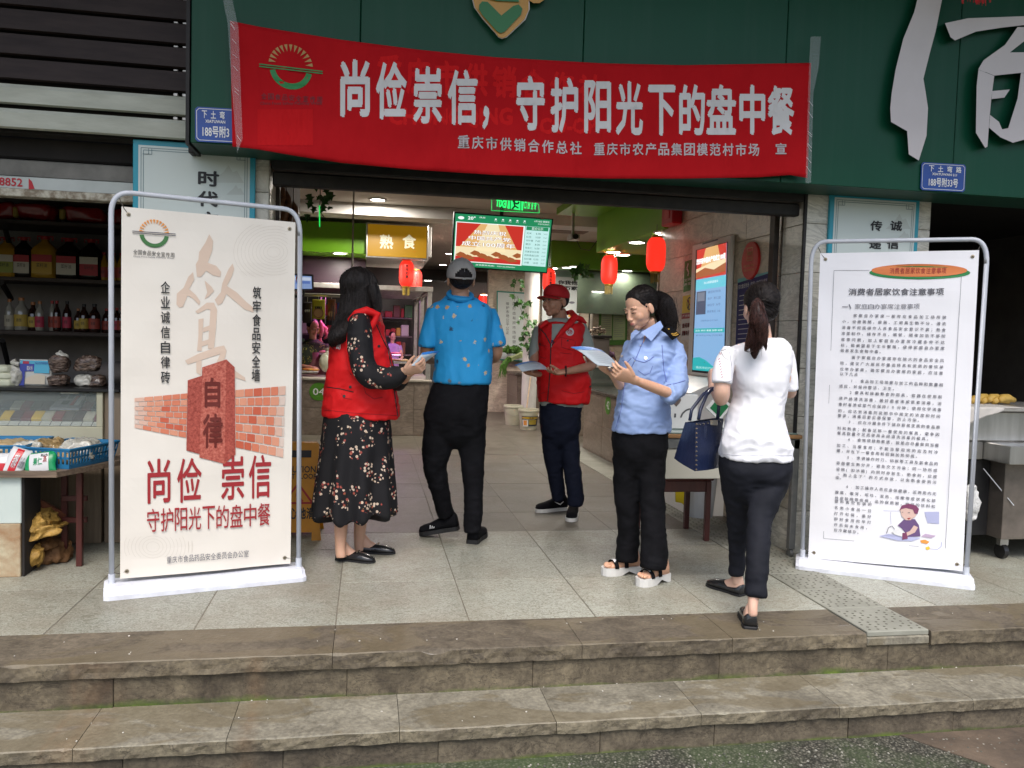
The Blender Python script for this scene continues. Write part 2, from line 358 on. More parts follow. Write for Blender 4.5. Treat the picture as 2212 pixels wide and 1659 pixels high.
M_GREEN = mat('green_board',(.002,.052,.026),(.003,.068,.034),rough=.38,spec=.25,scale=1.5,contrast=1,bump=.02,bscale=2)
nt,b,L = nodes(M_GREEN); old = b.inputs['Base Color'].links[0].from_socket; st_ = noi(nt,posvec(nt,0,(7,1,.35)),2.2,6); L(mixc(nt,mth(nt,'MULTIPLY',mth(nt,'SUBTRACT',st_,.5,clamp=True),.55,clamp=True),old,(.045,.10,.075)),b.inputs['Base Color'])
M_GREENEDGE = mat('green_board_edge',(.006,.055,.033),rough=.5)
M_JOINT = mat('dark_joint',(.006,.015,.01),rough=.8)
M_BEAM = mat('lintel_steel',(.022,.017,.014),(.055,.042,.035),rough=.55,scale=10,detail=8,bump=.15)
M_BEAMLOW = mat('lintel_lip',(.008,.007,.007),(.02,.017,.015),rough=.6,scale=14)
M_CEIL = mat('ceiling_paint',(.52,.47,.40),(.62,.56,.48),rough=.8,scale=2)
M_LIME = mat('lime_green_soffit',(.16,.40,.010),(.20,.47,.015),rough=.35,scale=1.2)
M_DKGREEN = mat('dark_green_soffit',(.09,.22,.014),(.12,.28,.02),rough=.4,scale=2)
M_WHITEP = mat('white_paint',(.62,.60,.56),(.72,.70,.66),rough=.6,scale=4)
M_STEEL = mat('brushed_steel',(.42,.41,.39),(.58,.57,.55),rough=.32,scale=14,stretch=(1,1,.1),metal=.9)
M_ALU = mat('aluminium_frame',(.38,.36,.33),(.5,.48,.44),rough=.4,scale=20,metal=.7)
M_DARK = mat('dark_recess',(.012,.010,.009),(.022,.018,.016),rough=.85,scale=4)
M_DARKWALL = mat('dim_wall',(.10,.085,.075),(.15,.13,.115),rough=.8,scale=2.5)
M_BLACK = mat('black_plastic',(.012,.012,.013),rough=.4)
M_GLASS = mat('glass',(.8,.9,.87),rough=.03,trans=.9,alpha=.28,spec=.6)
# ================= street and steps =================
ZS = -.33
o = MB().box(-40,40,-40,3.10,ZS-.3,ZS).build('street',M_STREET); tag(o,kind='structure')
g = [gz(1930,1608,ZS+.004),gz(2420,1570,ZS+.004),gz(2420,1850,ZS+.004),gz(2212,1720,ZS+.004)]
g2 = [(2.25,3.03),(6.5,3.03),(6.5,1.6),(3.2,1.9),(2.75,2.25),(2.45,2.75)]
mb = MB(); mb.prism([(a,c)for a,c in g2],lambda u,v,t:V(u,v,ZS+t),.004); o = mb.build('muddy_ground',M_MUD); tag(o,kind='structure')
def pebble(c,r,rz,fl=.55):
 mb = MB(); A = Matrix.Rotation(rz,3,'Z'); mb.ell(c,(r,r*.75,r*fl),A,7,5); return mb
mb = MB()
for i in range(1500):
 x = random.uniform(-1.6,3.3); y = 3.0-abs(random.gauss(0,.22)); r = random.uniform(.002,.007)
 if y>2.98:y = 2.97
 mb.ell((x,y,ZS+r*.3),(r,r*.8,r*.6),Matrix.Rotation(random.random()*6,3,'Z'),6,4,mi=random.choice((0,0,0,1,1,2)))
o = mb.build('gravel',[mat('pebble_dark',(.07,.07,.055),rough=.7),mat('pebble_mid',(.17,.16,.13),rough=.7),mat('pebble_pale',(.25,.24,.2),rough=.7)]); tag(o,kind='stuff')
mb = MB()
for i in range(90):
 y,z = random.choice(((random.uniform(3.06,3.34),-.187),(random.uniform(3.38,3.64),0),(random.uniform(2.6,3.0),ZS)))
 x = random.uniform(-1.4,3.2); r = random.uniform(.0015,.005)
 if y>3.2 and z<-.1 and random.random()<.5:y = 3.345
 mb.ell((x,y,z+.0015),(r,r*random.uniform(.5,1.2),.0025),Matrix.Rotation(random.random()*6,3,'Z'),6,4)
o = mb.build('litter_crumbs',mat('litter_white',(.45,.43,.38),rough=.8)); tag(o,kind='stuff')
steps = thing('steps',(0,0,0),None,None,kind='structure'); del steps['kind']; steps['kind'] = 'structure'
def rough_edge(o,amp,seed,axis_y=True): # chipped, uneven nosing
 for v in o.data.vertices:
  n = noise.noise(Vector((v.co.x*9+seed,v.co.y*30,v.co.z*30))); v.co.y+=amp*n
  v.co.z+=amp*.25*noise.noise(Vector((v.co.x*12,seed,v.co.y*3)))
def slab(x0,x1,y0,y1,z0,z1,m,name,amp=.010,nx=34):
 mb = MB(); g = .0012; nx = int((x1-x0)/.018)+4; rg = []
 for i in range(nx+1):
  x = x0+g+(x1-x0-2*g)*i/nx; ch = .003+.004*abs(noise.noise(Vector((x*14,z1*7,1))))
  k = noise.noise(Vector((x*5,z1*3,9))); k2 = noise.noise(Vector((x*17,z1*5,2))); ch+=.05*max(0,k-.34)+.02*max(0,k2-.35)
  dy = amp*noise.noise(Vector((x*8,z1*9,0)))
  zz = [V(x,y0+dy+.006*noise.noise(Vector((x*22,z*60,4)))-.004*(1-(z-z0)/(z1-z0)),z)for z in(z0,z0+.35*(z1-ch-z0),z0+.7*(z1-ch-z0))]
  rg.append(zz+[V(x,y0+dy*.6,z1-ch),V(x,y0+ch+dy*.6,z1),V(x,y1,z1),V(x,y1,z0)])
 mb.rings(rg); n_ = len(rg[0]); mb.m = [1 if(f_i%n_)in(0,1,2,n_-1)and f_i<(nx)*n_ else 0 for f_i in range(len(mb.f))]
 return mb.build(name,[m,M_RISER1 if z1>-.1 else M_NOSE2],steps)  # front faces take a darker stained stone, toning down the sun in colour
J1 = [-8,-6.5,-5,-3.6,-2.2,-.12,.93,1.62,2.275,2.605,3.8,5,7,9]
for a,b_ in zip(J1,J1[1:]):
 if abs(a-2.275)<.01:continue
 slab(a,b_,3.33,3.665,-.062,-.0,M_BORDER,'stone_slab')
J2 = [-8,-6,-4.4,-3.4,-2.5,-1.95,-1.4]+[at(px,py,3.37).x for px,py in((520,1515),(857,1485),(1163,1478),(1448,1465),(1720,1453),(1986,1440))]+[3.35,3.95,4.8,6,8]
J2.insert(7,-1.0)
J2 = sorted(J2)
for a,b_ in zip(J2,J2[1:]):slab(a,b_,3.022,3.36,-.232,-.187,M_TREAD,'stone_slab')
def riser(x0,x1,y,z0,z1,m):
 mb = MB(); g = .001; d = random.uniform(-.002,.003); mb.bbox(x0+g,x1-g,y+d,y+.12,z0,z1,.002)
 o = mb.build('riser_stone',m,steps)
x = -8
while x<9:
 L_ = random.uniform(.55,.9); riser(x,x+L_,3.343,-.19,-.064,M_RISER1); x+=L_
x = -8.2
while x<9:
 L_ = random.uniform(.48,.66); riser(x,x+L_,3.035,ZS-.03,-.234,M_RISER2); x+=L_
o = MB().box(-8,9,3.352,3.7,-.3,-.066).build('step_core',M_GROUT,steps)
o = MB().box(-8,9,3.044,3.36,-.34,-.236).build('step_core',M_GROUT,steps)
# ================= floor of tiles =================
floor = thing('floor',(0,0,0),None,None,kind='structure')
MB().box(-9,10,3.667,19,-.14,-.003).build('screed',M_GROUT,floor)
def tile_mesh(w,d,h=.012):
 return MB().bbox(-w/2+.0011,w/2-.0011,-d/2+.0011,d/2-.0011,-h,0,.001).mesh('tile')
def place(me,name,x,y,z,parent,m):
 o = bpy.data.objects.new(name,me); COL.objects.link(o); o.parent = parent; o.location = (x,y,z-0)
 if not me.materials:me.materials.append(m)
 return o
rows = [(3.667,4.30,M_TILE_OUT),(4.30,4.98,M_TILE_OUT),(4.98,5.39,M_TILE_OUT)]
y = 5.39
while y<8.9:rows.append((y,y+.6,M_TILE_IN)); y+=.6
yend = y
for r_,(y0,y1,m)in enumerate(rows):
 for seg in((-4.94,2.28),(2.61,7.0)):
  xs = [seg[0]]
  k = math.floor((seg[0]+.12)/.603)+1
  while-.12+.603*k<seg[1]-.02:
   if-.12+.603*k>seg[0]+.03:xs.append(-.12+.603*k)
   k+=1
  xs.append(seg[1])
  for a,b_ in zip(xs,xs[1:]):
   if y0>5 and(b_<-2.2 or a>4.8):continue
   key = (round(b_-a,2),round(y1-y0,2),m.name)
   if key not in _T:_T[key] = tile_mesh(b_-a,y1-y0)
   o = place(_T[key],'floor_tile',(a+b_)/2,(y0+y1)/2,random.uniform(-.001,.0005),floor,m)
def tiled_far(name,c1,c2,sx,sy):
 m = mat(name,c1,rough=.35); nt,b,L = nodes(m); br = nt.nodes.new('ShaderNodeTexBrick'); br.offset = 0; br.inputs['Scale'].default_value = 1
 br.inputs['Brick Width'].default_value = sx; br.inputs['Row Height'].default_value = sy; br.inputs['Mortar Size'].default_value = .004
 br.inputs['Mortar'].default_value = (.06,.05,.04,1); L(posvec(nt),br.inputs['Vector'])
 c = ramp(nt,noi(nt,posvec(nt),4,6,1),[(.4,c1),(.6,c2)]); L(c,br.inputs['Color1']); L(c,br.inputs['Color2']); L(br.outputs[0],b.inputs['Base Color']); return m
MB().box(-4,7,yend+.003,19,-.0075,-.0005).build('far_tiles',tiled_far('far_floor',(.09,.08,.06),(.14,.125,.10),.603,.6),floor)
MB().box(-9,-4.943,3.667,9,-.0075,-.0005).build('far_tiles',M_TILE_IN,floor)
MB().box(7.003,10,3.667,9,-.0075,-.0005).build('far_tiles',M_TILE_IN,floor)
# perforated channel covers (tactile strip) running into the hall
strip = thing('drain_cover_strip',(0,0,0),'pale perforated cover slabs running in a strip to the step edge, right of the doorway','drain cover')
M_COVER = mat('cover_slab',(.19,.19,.155),(.27,.27,.225),rough=.6,scale=5,bump=.2)
M_HOLE = mat('cover_hole',(.08,.075,.055),rough=.9)
y = 3.337; k = 0
while y<10.2:
 L_ = .30 if k else.33
 o = MB().bbox(2.285,2.602,y+.002,y+L_-.002,-.02,.004,.003).build('cover_slab',M_COVER,strip)
 if y<7.5:
  hb = MB()
  for i in range(9):
   for j in range(7):
    if(i//3)%2==(j//3)%2 or j in(1,5)or(i+j)%2:
     cx = 2.315+j*.043+(.01 if i%2 else 0); cy = y+.03+i*.031
     if cy>y+L_-.02:continue
     hb.lathe((cx,cy,0),[(.0065,.0042),(.0065,.0048)],8)
  hb.build('cover_holes',M_HOLE,o)['kind'] = 'stuff'
 y+=L_; k+=1
MB().bbox(2.278,2.603,3.331,3.40,-.062,-.0205,.006).build('channel_lip',M_TREAD,strip)
# ================= building envelope =================
def wall_tiles(parent,P0,U,W,length,height,tw,th,m,thick=.012,name='wall_tile',z0=-.03,stagger=0):
# P0 at floor, U along the wall, W outward normal; tiles are objects sharing meshes
 U = Vector(U); W = Vector(W); P0 = Vector(P0); n_r = int(math.ceil((height-z0)/th)); zz = z0
 rot = Matrix(((U.x,W.x,0),(U.y,W.y,0),(0,0,1)))
 for r_ in range(n_r):
  za,zb = max(zz,0),min(zz+th,height); zz+=th
  if zb-za<.02:continue
  a = 0; first = tw*(.5 if(r_%2 and stagger)else 1)
  while a<length-.01:
   b_ = min(a+(first if a==0 else tw),length)
   key = ('w',round(b_-a,3),round(zb-za,3),m.name)
   if key not in _T:
    _T[key] = MB().bbox(-(b_-a)/2+.0015,(b_-a)/2-.0015,0,thick,-(zb-za)/2+.0015,(zb-za)/2-.0015,.002).mesh('wall_tile',[m])
   o = bpy.data.objects.new(name,_T[key]); COL.objects.link(o); o.parent = parent
   c = P0+U*((a+b_)/2)+V(0,0,(za+zb)/2); o.matrix_local = Matrix.Translation(c-wloc(parent))@rot.to_4x4(); a = b_
# right pillar between the doorway and the dark shop
pr = thing('stone_pillar',(3.08,4.86,0),'veined grey-beige marble pillar right of the doorway, behind the white notice banner','pillar')
MB().box(2.665,3.495,4.715,5.0,0,2.62).build('pillar_core',M_GROUT,pr)
wall_tiles(pr,(2.652,4.714,0),(1,0,0),(0,-1,0),.856,2.40,.43,.3,M_MARBLE)
wall_tiles(pr,(2.664,4.99,0),(0,-1,0),(-1,0,0),.27,2.40,.6,.3,M_MARBLE)
wall_tiles(pr,(3.496,4.71,0),(0,1,0),(1,0,0),.28,2.40,.6,.3,M_MARBLE)
MB().bbox(2.632,2.652,4.692,4.712,0,2.3,.003).build('corner_trim',M_BEAMLOW,pr)
pl = thing('stone_pillar',(-.92,4.86,0),'marble clad pillar left of the doorway behind the blue bordered sign','pillar')
MB().box(-1.23,-.565,4.735,5.1,0,2.62).build('pillar_core',M_GROUT,pl)
wall_tiles(pl,(-1.245,4.734,0),(1,0,0),(0,-1,0),.69,2.40,.345,.3,M_MARBLE)
wall_tiles(pl,(-.564,4.74,0),(0,1,0),(1,0,0),.36,2.40,.6,.3,M_MARBLE)
# roller door rails and header
for x,lab in((2.625,'dark steel roller door rail standing at the right side of the doorway'),(-.55,'dark steel roller door rail at the left side of the doorway')):
 t = MB().bbox(x-.015,x+.02,5.02,5.09,0,2.3,.004).build('door_rail',M_BEAM); tag(t,lab,'door rail')
hd = thing('doorway_header',(1.03,4.95,2.13),'dark brown steel header beam above the doorway under the green board','beam')
MB().bbox(-.54,2.63,4.735,5.0,2.195,2.62,.01).build('header_box',M_BEAM,hd)
MB().bbox(-.54,2.63,4.745,4.81,2.118,2.192,.006).build('header_lip',M_BEAMLOW,hd)
MB().box(-.6,2.66,5.003,5.1,2.30,3.2).build('header_back',M_BEAMLOW,hd)
MB().bbox(-.54,2.63,4.70,4.727,2.2,2.26,.004).build('header_strip',M_BEAMLOW,hd)
# green sign board: panels, returns
gb = thing('sign_board',(2.5,4.45,2.3),'large dark green fascia board above the doorway, carrying the banner and white characters','sign board')
gx = [-.905,at(779,50,4.4).x,at(1262,50,4.4).x,at(1702,50,4.4).x,at(2068,200,4.4).x,4.6,5.9,7.2]
zb = 2.245
for a,b_ in zip(gx,gx[1:]):
 MB().bbox(a+.002,b_-.002,4.40,4.43,zb,3.9,.003).build('panel',M_GREEN,gb)
MB().box(-.9,7.2,4.432,4.72,zb+.001,zb+.012).build('soffit_panel',M_GREENEDGE,gb)
MB().box(-.9,7.2,4.431,4.45,zb+.014,3.9).build('backing',M_JOINT,gb)
MB().box(-.925,-.908,4.39,4.74,2.235,3.9).build('side_trim',M_BEAMLOW,gb)
# building above and around: closes the shops, carries the board
bl = thing('market_building',(0,5,0),None,None,kind='structure')
MB().box(-12,12,4.75,5.3,3.9,9).build('upper_wall',M_WHITEP,bl)
MB().box(-9,-4,4.75,5.3,0,3.9).build('side_wall',M_DARKWALL,bl)
MB().box(7.2,12,4.4,5.3,0,3.9).build('side_wall',M_DARKWALL,bl)
MB().box(-12,12,2.8,4.75,3.95,4.2).build('shade_canopy',mat('shade_canopy_concrete',(.3,.29,.27),(.4,.39,.36),rough=.8,scale=3),bl)  # unseen canopy, added and sized to shade the upper facade
MB().box(-9,9,19,19.2,0,3.2).build('rear_wall',M_DARKWALL,bl)
MB().box(-9,9,5.3,19,3.2,3.4).build('roof_slab',M_DARKWALL,bl)
# hall: ceiling, side walls
MB().box(-.6,9,5.25,19,2.86,2.95).build('ceiling',M_CEIL,bl)['kind'] = 'structure'
MB().box(-4,-.6,7.3,19,2.86,2.95).build('ceiling',M_CEIL,bl)
MB().box(-1.3,3.0,9.9,10.3,2.72,2.857).build('ceiling_step',M_WHITEP,bl)
iw = thing('inner_wall',(2.75,6.1,0),'beige marble tiled wall inside the doorway on the right, carrying the kiosk and notices','wall')
MB().box(2.712,2.85,5.1,7.42,0,2.855).build('wall_core',M_GROUT,iw)
wall_tiles(iw,(2.711,7.42,0),(0,-1,0),(-1,0,0),2.32,2.855,.6,.3,M_MARBLE_IN)
MB().bbox(2.69,2.72,7.40,7.44,0,2.85,.004).build('end_trim',M_ALU,iw)
# left inner wall of the hall, and the room behind
lw = MB().box(-.75,-.60,5.12,7.3,0,2.855).build('partition_wall',M_DARKWALL); tag(lw,'dim partition wall just inside the doorway, behind the left banner stand','wall')
MB().box(-4.2,-4.0,5.3,19,0,3.2).build('side_wall',M_DARKWALL,bl)
MB().box(6.5,6.7,5.3,19,0,3.2).build('side_wall',M_DARKWALL,bl)
MB().box(-4,-.76,7.15,7.3,0,3.2).build('shop_back_wall',mat('shop_wall',(.21,.19,.18),(.27,.25,.235),rough=.8,scale=3),bl)
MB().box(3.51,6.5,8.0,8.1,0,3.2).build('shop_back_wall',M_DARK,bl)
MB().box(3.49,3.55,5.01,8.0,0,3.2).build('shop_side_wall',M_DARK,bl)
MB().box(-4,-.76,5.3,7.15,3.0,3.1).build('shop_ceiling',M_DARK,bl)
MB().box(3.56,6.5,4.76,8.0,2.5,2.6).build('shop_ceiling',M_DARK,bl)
# ================= roller shutter of the left shop =================
sh = thing('roller_shutter',(-2.5,4.65,2.0),'dark brown roller shutter of horizontal slats with two pale slats, above the left shop','roller shutter')
M_SLAT = mat('slat_brown',(.022,.014,.014),(.042,.028,.026),rough=.55,spec=.3,scale=6,stretch=(.5,1,3),bump=.08,bscale=12)
M_SLATW = mat('slat_pale',(.42,.43,.36),(.55,.56,.48),rough=.5,scale=5,stretch=(.6,1,3),bump=.1)
z0 = at(0,277,4.65).z; pitch = .1235
for i in range(11):
 z = z0+i*pitch; m = M_SLATW if i<2 else M_SLAT; w0 = .108 if i>=2 else.102
 mb = MB(); rg = []
 for X in(-6,-.955):
  rg.append([V(X,4.66,z+.004),V(X,4.64,z+.01),V(X,4.628 if i<2 else 4.64,z+w0*.8),V(X,4.64,z+w0),V(X,4.67,z+w0)])
 mb.rings(rg); mb.build('slat',m,sh)
 if i>=2 or 1:
  for xx in(-.985,-1.03):MB().bbox(xx-.012,xx+.012,4.645,4.68,z+w0+.002,z+pitch-.002,.003).build('slat_link',M_ALU,sh)
MB().box(-6,-.95,4.70,4.72,z0,3.9).build('shutter_back',M_DARK,sh)
MB().bbox(-.955,-.93,4.60,4.70,2.235,3.9,.003).build('side_channel',M_BEAMLOW,sh)
zr = lambda py:at(0,py,4.82).z
MB().bbox(-6,-1.2,4.84,4.95,zr(338),zr(290),.01).build('shutter_roll',M_DARK,sh)
MB().bbox(-6,-1.2,4.82,4.90,zr(380)+.002,zr(342),.006).build('grey_rail',mat('grey_rail',(.12,.115,.10),(.2,.19,.165),rough=.6,scale=7,detail=7),sh)
wr = MB().bbox(-6,-1.2,4.80,4.86,zr(408)+.002,zr(380),.004).build('bottom_rail',mat('pale_rail',(.42,.45,.42),(.5,.53,.5),rough=.5,scale=4),sh)
MB().bbox(-6,-1.2,4.77,4.86,zr(425),zr(408),.004).build('rail_flange',mat('rusty_flange',(.2,.16,.11),(.5,.47,.38),rough=.7,scale=22,detail=7,contrast=.3),sh)
MR = mat('sprayed_red',(.45,.02,.03),rough=.6)
P = Print(lambda u,v,w_:V(u,4.80-w_,v),sh,'phone_number')
za,zb_ = zr(407),zr(381)
xa = at(-14,395,4.8).x; xb = at(49,395,4.8).x
P.text('68852',xa,za+.012,xb,zb_-.008,MR,bold=.02)
P.poly([(at(62,395,4.8).x,za),(at(75,395,4.8).x,za+.005),(at(69,395,4.8).x,zb_-.02),(at(62,395,4.8).x,zb_-.004)],MR)
P.done()
# ================= soffits and lamps inside the hall =================
M_LAMP = mat('lit_diffuser',(.9,.9,.9),emit=(1,.97,.92),estr=14)
so_l = thing('green_soffit',(-.8,10.6,2.33),'lime green ceiling bulkhead over the left stall beside the yellow sign','bulkhead')
MB().bbox(-2.6,-.05,10.62,12.6,2.33,2.715,.005).build('bulkhead_box',M_LIME,so_l)
MB().bbox(-.05,.78,10.64,12.6,2.33,2.715,.005).build('bulkhead_end',M_WHITEP,so_l)
xr_ = gz(1434,493,2.36); xf_ = gz(1291,546,2.36)
so_r = thing('green_soffit',(3.1,8.5,2.36),'green angular bulkhead with round lights above the right counter, lanterns hang before it','bulkhead')
MB().bbox(xr_.x,xr_.x+2.3,xr_.y,xf_.y,2.36,2.855,.004).build('bulkhead_box',M_LIME,so_r)
MB().box(xr_.x-.5,xr_.x-.004,xr_.y+.3,xf_.y,2.78,2.857).build('bulkhead_lip',M_LIME,so_r)
so_b = thing('green_soffit',(3.6,12.5,2.47),'dark green far bulkhead across the stalls beyond the lanterns','bulkhead')
a = at(1190,577,12.5); b_ = at(1475,588,12.5)
MB().bbox(a.x,b_.x+1,12.5,12.9,a.z,2.857,.004).build('bulkhead_box',M_DKGREEN,so_b)
MB().box(a.x+.5,b_.x+1,12.7,12.75,1.75,a.z-.002).build('rolled_blind',mat('dark_blind',(.012,.02,.01),(.02,.03,.014),rough=.6),so_b)
proto = None; lamp_pts = [(816,430,2.86,1.0),(734,546,2.33,.8),(900,560,2.5,.8),(896,573,2.5,.7),(957,571,2.86,.7),(924,605,2.86,.6),(1434,501,2.36,.9),(1376,522,2.36,.9),(1325,543,2.36,.9),(1346,549,2.36,.8),(1226,577,2.45,.8),(1194,578,2.45,.7),(1355,584,2.45,.8),(1292,630,2.1,.6),(1122,606,2.86,.6),(1106,613,2.86,.6),(1091,618,2.86,.6),(1108,621,2.86,.6),(1046,636,2.86,.6),(972,547,2.86,.6),(1143,600,2.86,.6),(1243,575,2.45,.6)]
labs = ['large round downlight in the beige ceiling nearest the doorway left','round downlight under the green bulkhead left of the yellow sign','lit downlight just above the pair of left lanterns','second lit downlight behind the pair of left lanterns','downlight in the far ceiling above the grey cap','small far downlight in the purple tinted ceiling','bright downlight above the largest right lantern','downlight between the two right lanterns','downlight at the top of the middle right lantern','downlight right behind the middle right lantern','small downlight just right of the television under the far bulkhead','downlight over the lantern behind the red cap','downlight below the far green bulkhead right of the middle lantern','small low downlight over the menu board','far downlight first left of the white column','far downlight second left of the white column','far downlight third left of the white column','far downlight low beside the white column','far downlight above the small distant lantern','small downlight left of the television edge','far downlight beside the top of the white column','small downlight beside the far bulkhead corner']
for(px,py,z,k),lb in zip(lamp_pts,labs):
 p = gz(px,py,z)
 if p.y>18.5:p = at(px,py,16.5); z = p.z
 t = thing('ceiling_light',(p.x,p.y,z),lb,'ceiling light','round downlights inside the market')
 r = .075+.02*k
 if proto is None:
  proto = (MB().lathe((0,0,0),[(.10,0),(.10,-.012),(.078,-.014),(.078,-.004)],20).mesh('lamp_ring',[M_WHITEP]),MB().lathe((0,0,0),[(.077,-.005),(.077,-.010)],20).mesh('diffuser',[M_LAMP]))
 for nm,me in zip(('lamp_ring','diffuser'),proto):
  o = bpy.data.objects.new(nm,me); COL.objects.link(o); o.parent = t
def lamp(px,py,z,e,col=(1,.93,.84),sz=.14):
 p = gz(px,py,z); l = bpy.data.lights.new('lamp','AREA'); l.shape = 'DISK'; l.size = sz; l.energy = e*2.3; l.color = col
 o = bpy.data.objects.new('lamp',l); COL.objects.link(o); o.location = (p.x,p.y,z-.03)
lamp(816,430,2.86,8); lamp(1040,470,2.86,9); lamp(1434,501,2.36,5); lamp(1376,522,2.36,5); lamp(1325,543,2.36,5); lamp(734,546,2.33,5); lamp(900,560,2.5,6); lamp(1355,584,2.45,5); lamp(1226,577,2.45,6); lamp(924,605,2.86,14,(.9,.55,.95))  # the second, at mid-ceiling, is an unseen lamp added for fill
p = at(1106,613,15.5)
l = bpy.data.lights.new('lamp','AREA'); l.shape = 'DISK'; l.size = .3; l.energy = 25; o = bpy.data.objects.new('lamp',l); COL.objects.link(o); o.location = (p.x,15.5,2.8)  # unseen lamp added to light the far hall
# ================= printed colours =================
def flat(name,c,rough=.55):return mat(name,c,rough=rough)
C_WHITE = flat('print_white',(.74,.74,.74)); C_BLACK = flat('print_black',(.02,.02,.022)); C_GREY = flat('print_grey',(.12,.12,.14))
C_SILVER = flat('print_silver',(.60,.59,.58)); C_SILVER2 = flat('print_silver_thin',(.46,.42,.43)); C_ORANGE = flat('print_orange',(.75,.30,.06)); C_GOLDD = flat('print_dull_gold',(.42,.24,.08))
C_GREENP = flat('print_leaf_green',(.05,.17,.05)); C_GREENP2 = flat('print_bright_green',(.02,.22,.06)); C_DKRED = flat('print_dark_red',(.32,.02,.025))
C_BEIGE = flat('print_beige',(.62,.48,.38)); C_BLUEP = flat('print_blue',(.02,.09,.32)); C_TEAL = flat('print_teal',(.03,.30,.40))
C_MIST = flat('print_mist',(.52,.56,.52)); C_LINE = flat('print_thin_line',(.12,.2,.22)); C_MELON = flat('print_melon',(.66,.20,.06))
C_GHOST = mat('show_through_red',(.58,.012,.014),rough=.8,spec=.12)
class PP(Print): # print on a plane, placed in metres; px() turns a picture point into plane coordinates
 def __init__(s,P0,N,A,B,parent,name='print',bulge=None):
  s.P0 = Vector(P0); s.N = Vector(N).normalized(); a,b = hit(*A,s.P0,s.N),hit(*B,s.P0,s.N)
  s.S = (b-a).normalized(); s.T = s.N.cross(s.S).normalized()
  if s.T.z<0:s.T = -s.T
  s.O = a; s.bg = bulge
  Print.__init__(s,s.fnp,parent,name)
 def fnp(s,u,v,w):return s.O+s.S*u+s.T*v+s.N*(w+(s.bg(u,v)if s.bg else 0))
 def px(s,x,y):p = hit(x,y,s.P0,s.N)-s.O; return p.dot(s.S),p.dot(s.T)
 def ppoly(s,pts,m,layer=0):s.poly([s.px(*p)for p in pts],m,layer)
 def pline(s,pts,w,m,layer=0):s.line([s.px(*p)for p in pts],w,m,layer)
 def ptext(s,t,x0,y0,x1,y1,m,layer=1,bold=0.0,**k): # top left and bottom right in picture units
  a,b = s.px(x0,y0),s.px(x1,y1); s.text(t,a[0],b[1],b[0],a[1],m,layer,bold,**k)
 def prect(s,x0,y0,x1,y1,m,layer=0,n=1):a,b = s.px(x0,y0),s.px(x1,y1); s.rect(a[0],b[1],b[0],a[1],m,layer,n)
def sheet(pp,quad,m,name,parent,th=.003,n=12,nz=24): # thin sheet between four plane points tl,tr,br,bl
 mb = MB(); rg = []
 tl,tr,br,bl = [np.array(pp.px(*q))for q in quad]
 G = [[(tl*(1-i/n)+tr*i/n)*(1-j/nz)+(bl*(1-i/n)+br*i/n)*j/nz for i in range(n+1)]for j in range(nz+1)]
 f = [pp.fnp(u,v,0)for r in G for u,v in r]; b = [pp.fnp(u,v,-th)for r in G for u,v in r]; W = n+1; K = len(f)
 fs = [(j*W+i,j*W+i+1,(j+1)*W+i+1,(j+1)*W+i)for j in range(nz)for i in range(n)]
 fs+=[tuple(k+K for k in q[::-1])for q in fs]
 per = [i for i in range(W)]+[j*W+n for j in range(1,nz+1)]+[nz*W+i for i in range(n-1,-1,-1)]+[j*W for j in range(nz-1,0,-1)]
 fs+=[(per[i],per[i]+K,per[(i+1)%len(per)]+K,per[(i+1)%len(per)])for i in range(len(per))]
 mb.add(f+b,fs); return mb.build(name,m,parent)
def food_logo(pr,c,r,mo,mg,ml,layer=1,tilt=0.0):
 cu,cv = c
 for i in range(13):
  a = R(8+164*i/12); da = R(4.6)
  pr.poly([(cu+r*math.cos(a-da),cv+r*math.sin(a-da)),(cu+r*math.cos(a+da),cv+r*math.sin(a+da)),(cu+r*.66*math.cos(a),cv+r*.66*math.sin(a))],mo,layer)
 pr.disc(cu,cv-.06*r,r*.98,mg,layer,a0=186,a1=354,r0=r*.70)
 pr.rect(cu-.34*r,cv-.98*r,cu+.34*r,cv-.78*r,mg,layer+1)
 pr.rect(cu-1.45*r,cv+.02*r,cu+1.45*r,cv+.08*r,ml,layer+2); pr.rect(cu-1.45*r,cv-.10*r,cu+1.45*r,cv-.04*r,ml,layer+2)
# ================= the red cloth banner =================
M_CLOTH = mat('banner_cloth',(.40,.006,.010),(.46,.008,.012),rough=.8,spec=.12,scale=3,bump=.1,bscale=4,bdist=.02)
top = [(497,45),(560,58),(737,86),(900,107),(1071,124),(1304,137),(1475,141),(1640,138),(1755,136)]
bot = [(505,317),(553,322),(640,337),(737,352),(900,367),(1071,378),(1304,386),(1475,386),(1640,383),(1706,378),(1746,385)]
def bY(px,py):
 t = np.interp(px,[p[0]for p in top],[p[1]for p in top]); b = np.interp(px,[p[0]for p in bot],[p[1]for p in bot]); k = (py-t)/(b-t)
 w = .006*noise.noise(Vector((px*.05,py*.012+px*.01,5)))+.004*noise.noise(Vector((px*.12,py*.03,2)))+.008*math.sin(px*.012+3*k)+.012*noise.noise(Vector((px*.008,py*.02,3)))+.010*noise.noise(Vector((px*.03,py*.006,8)))
 w+=.012*k*math.sin(px*.02)-.02*max(0,k-.55)*math.exp(-((px-620)/140)**2)
 return 4.352+w
bn = thing('cloth_banner',at(1120,250,4.36),'long red cloth banner with large silver characters stretched across the green board','banner')
mb = MB(); NX,NZ = 220,26; vs = []
for j in range(NZ+1):
 for i in range(NX+1):
  px = 497+(1752-497)*i/NX+(j/NZ)*5*(1-i/NX)-(j/NZ)*8*(i/NX)
  t = np.interp(px,[p[0]for p in top],[p[1]for p in top]); b = np.interp(px,[p[0]for p in bot],[p[1]for p in bot]); py = t+(b-t)*j/NZ
  vs.append(at(px,py,bY(px,py)))
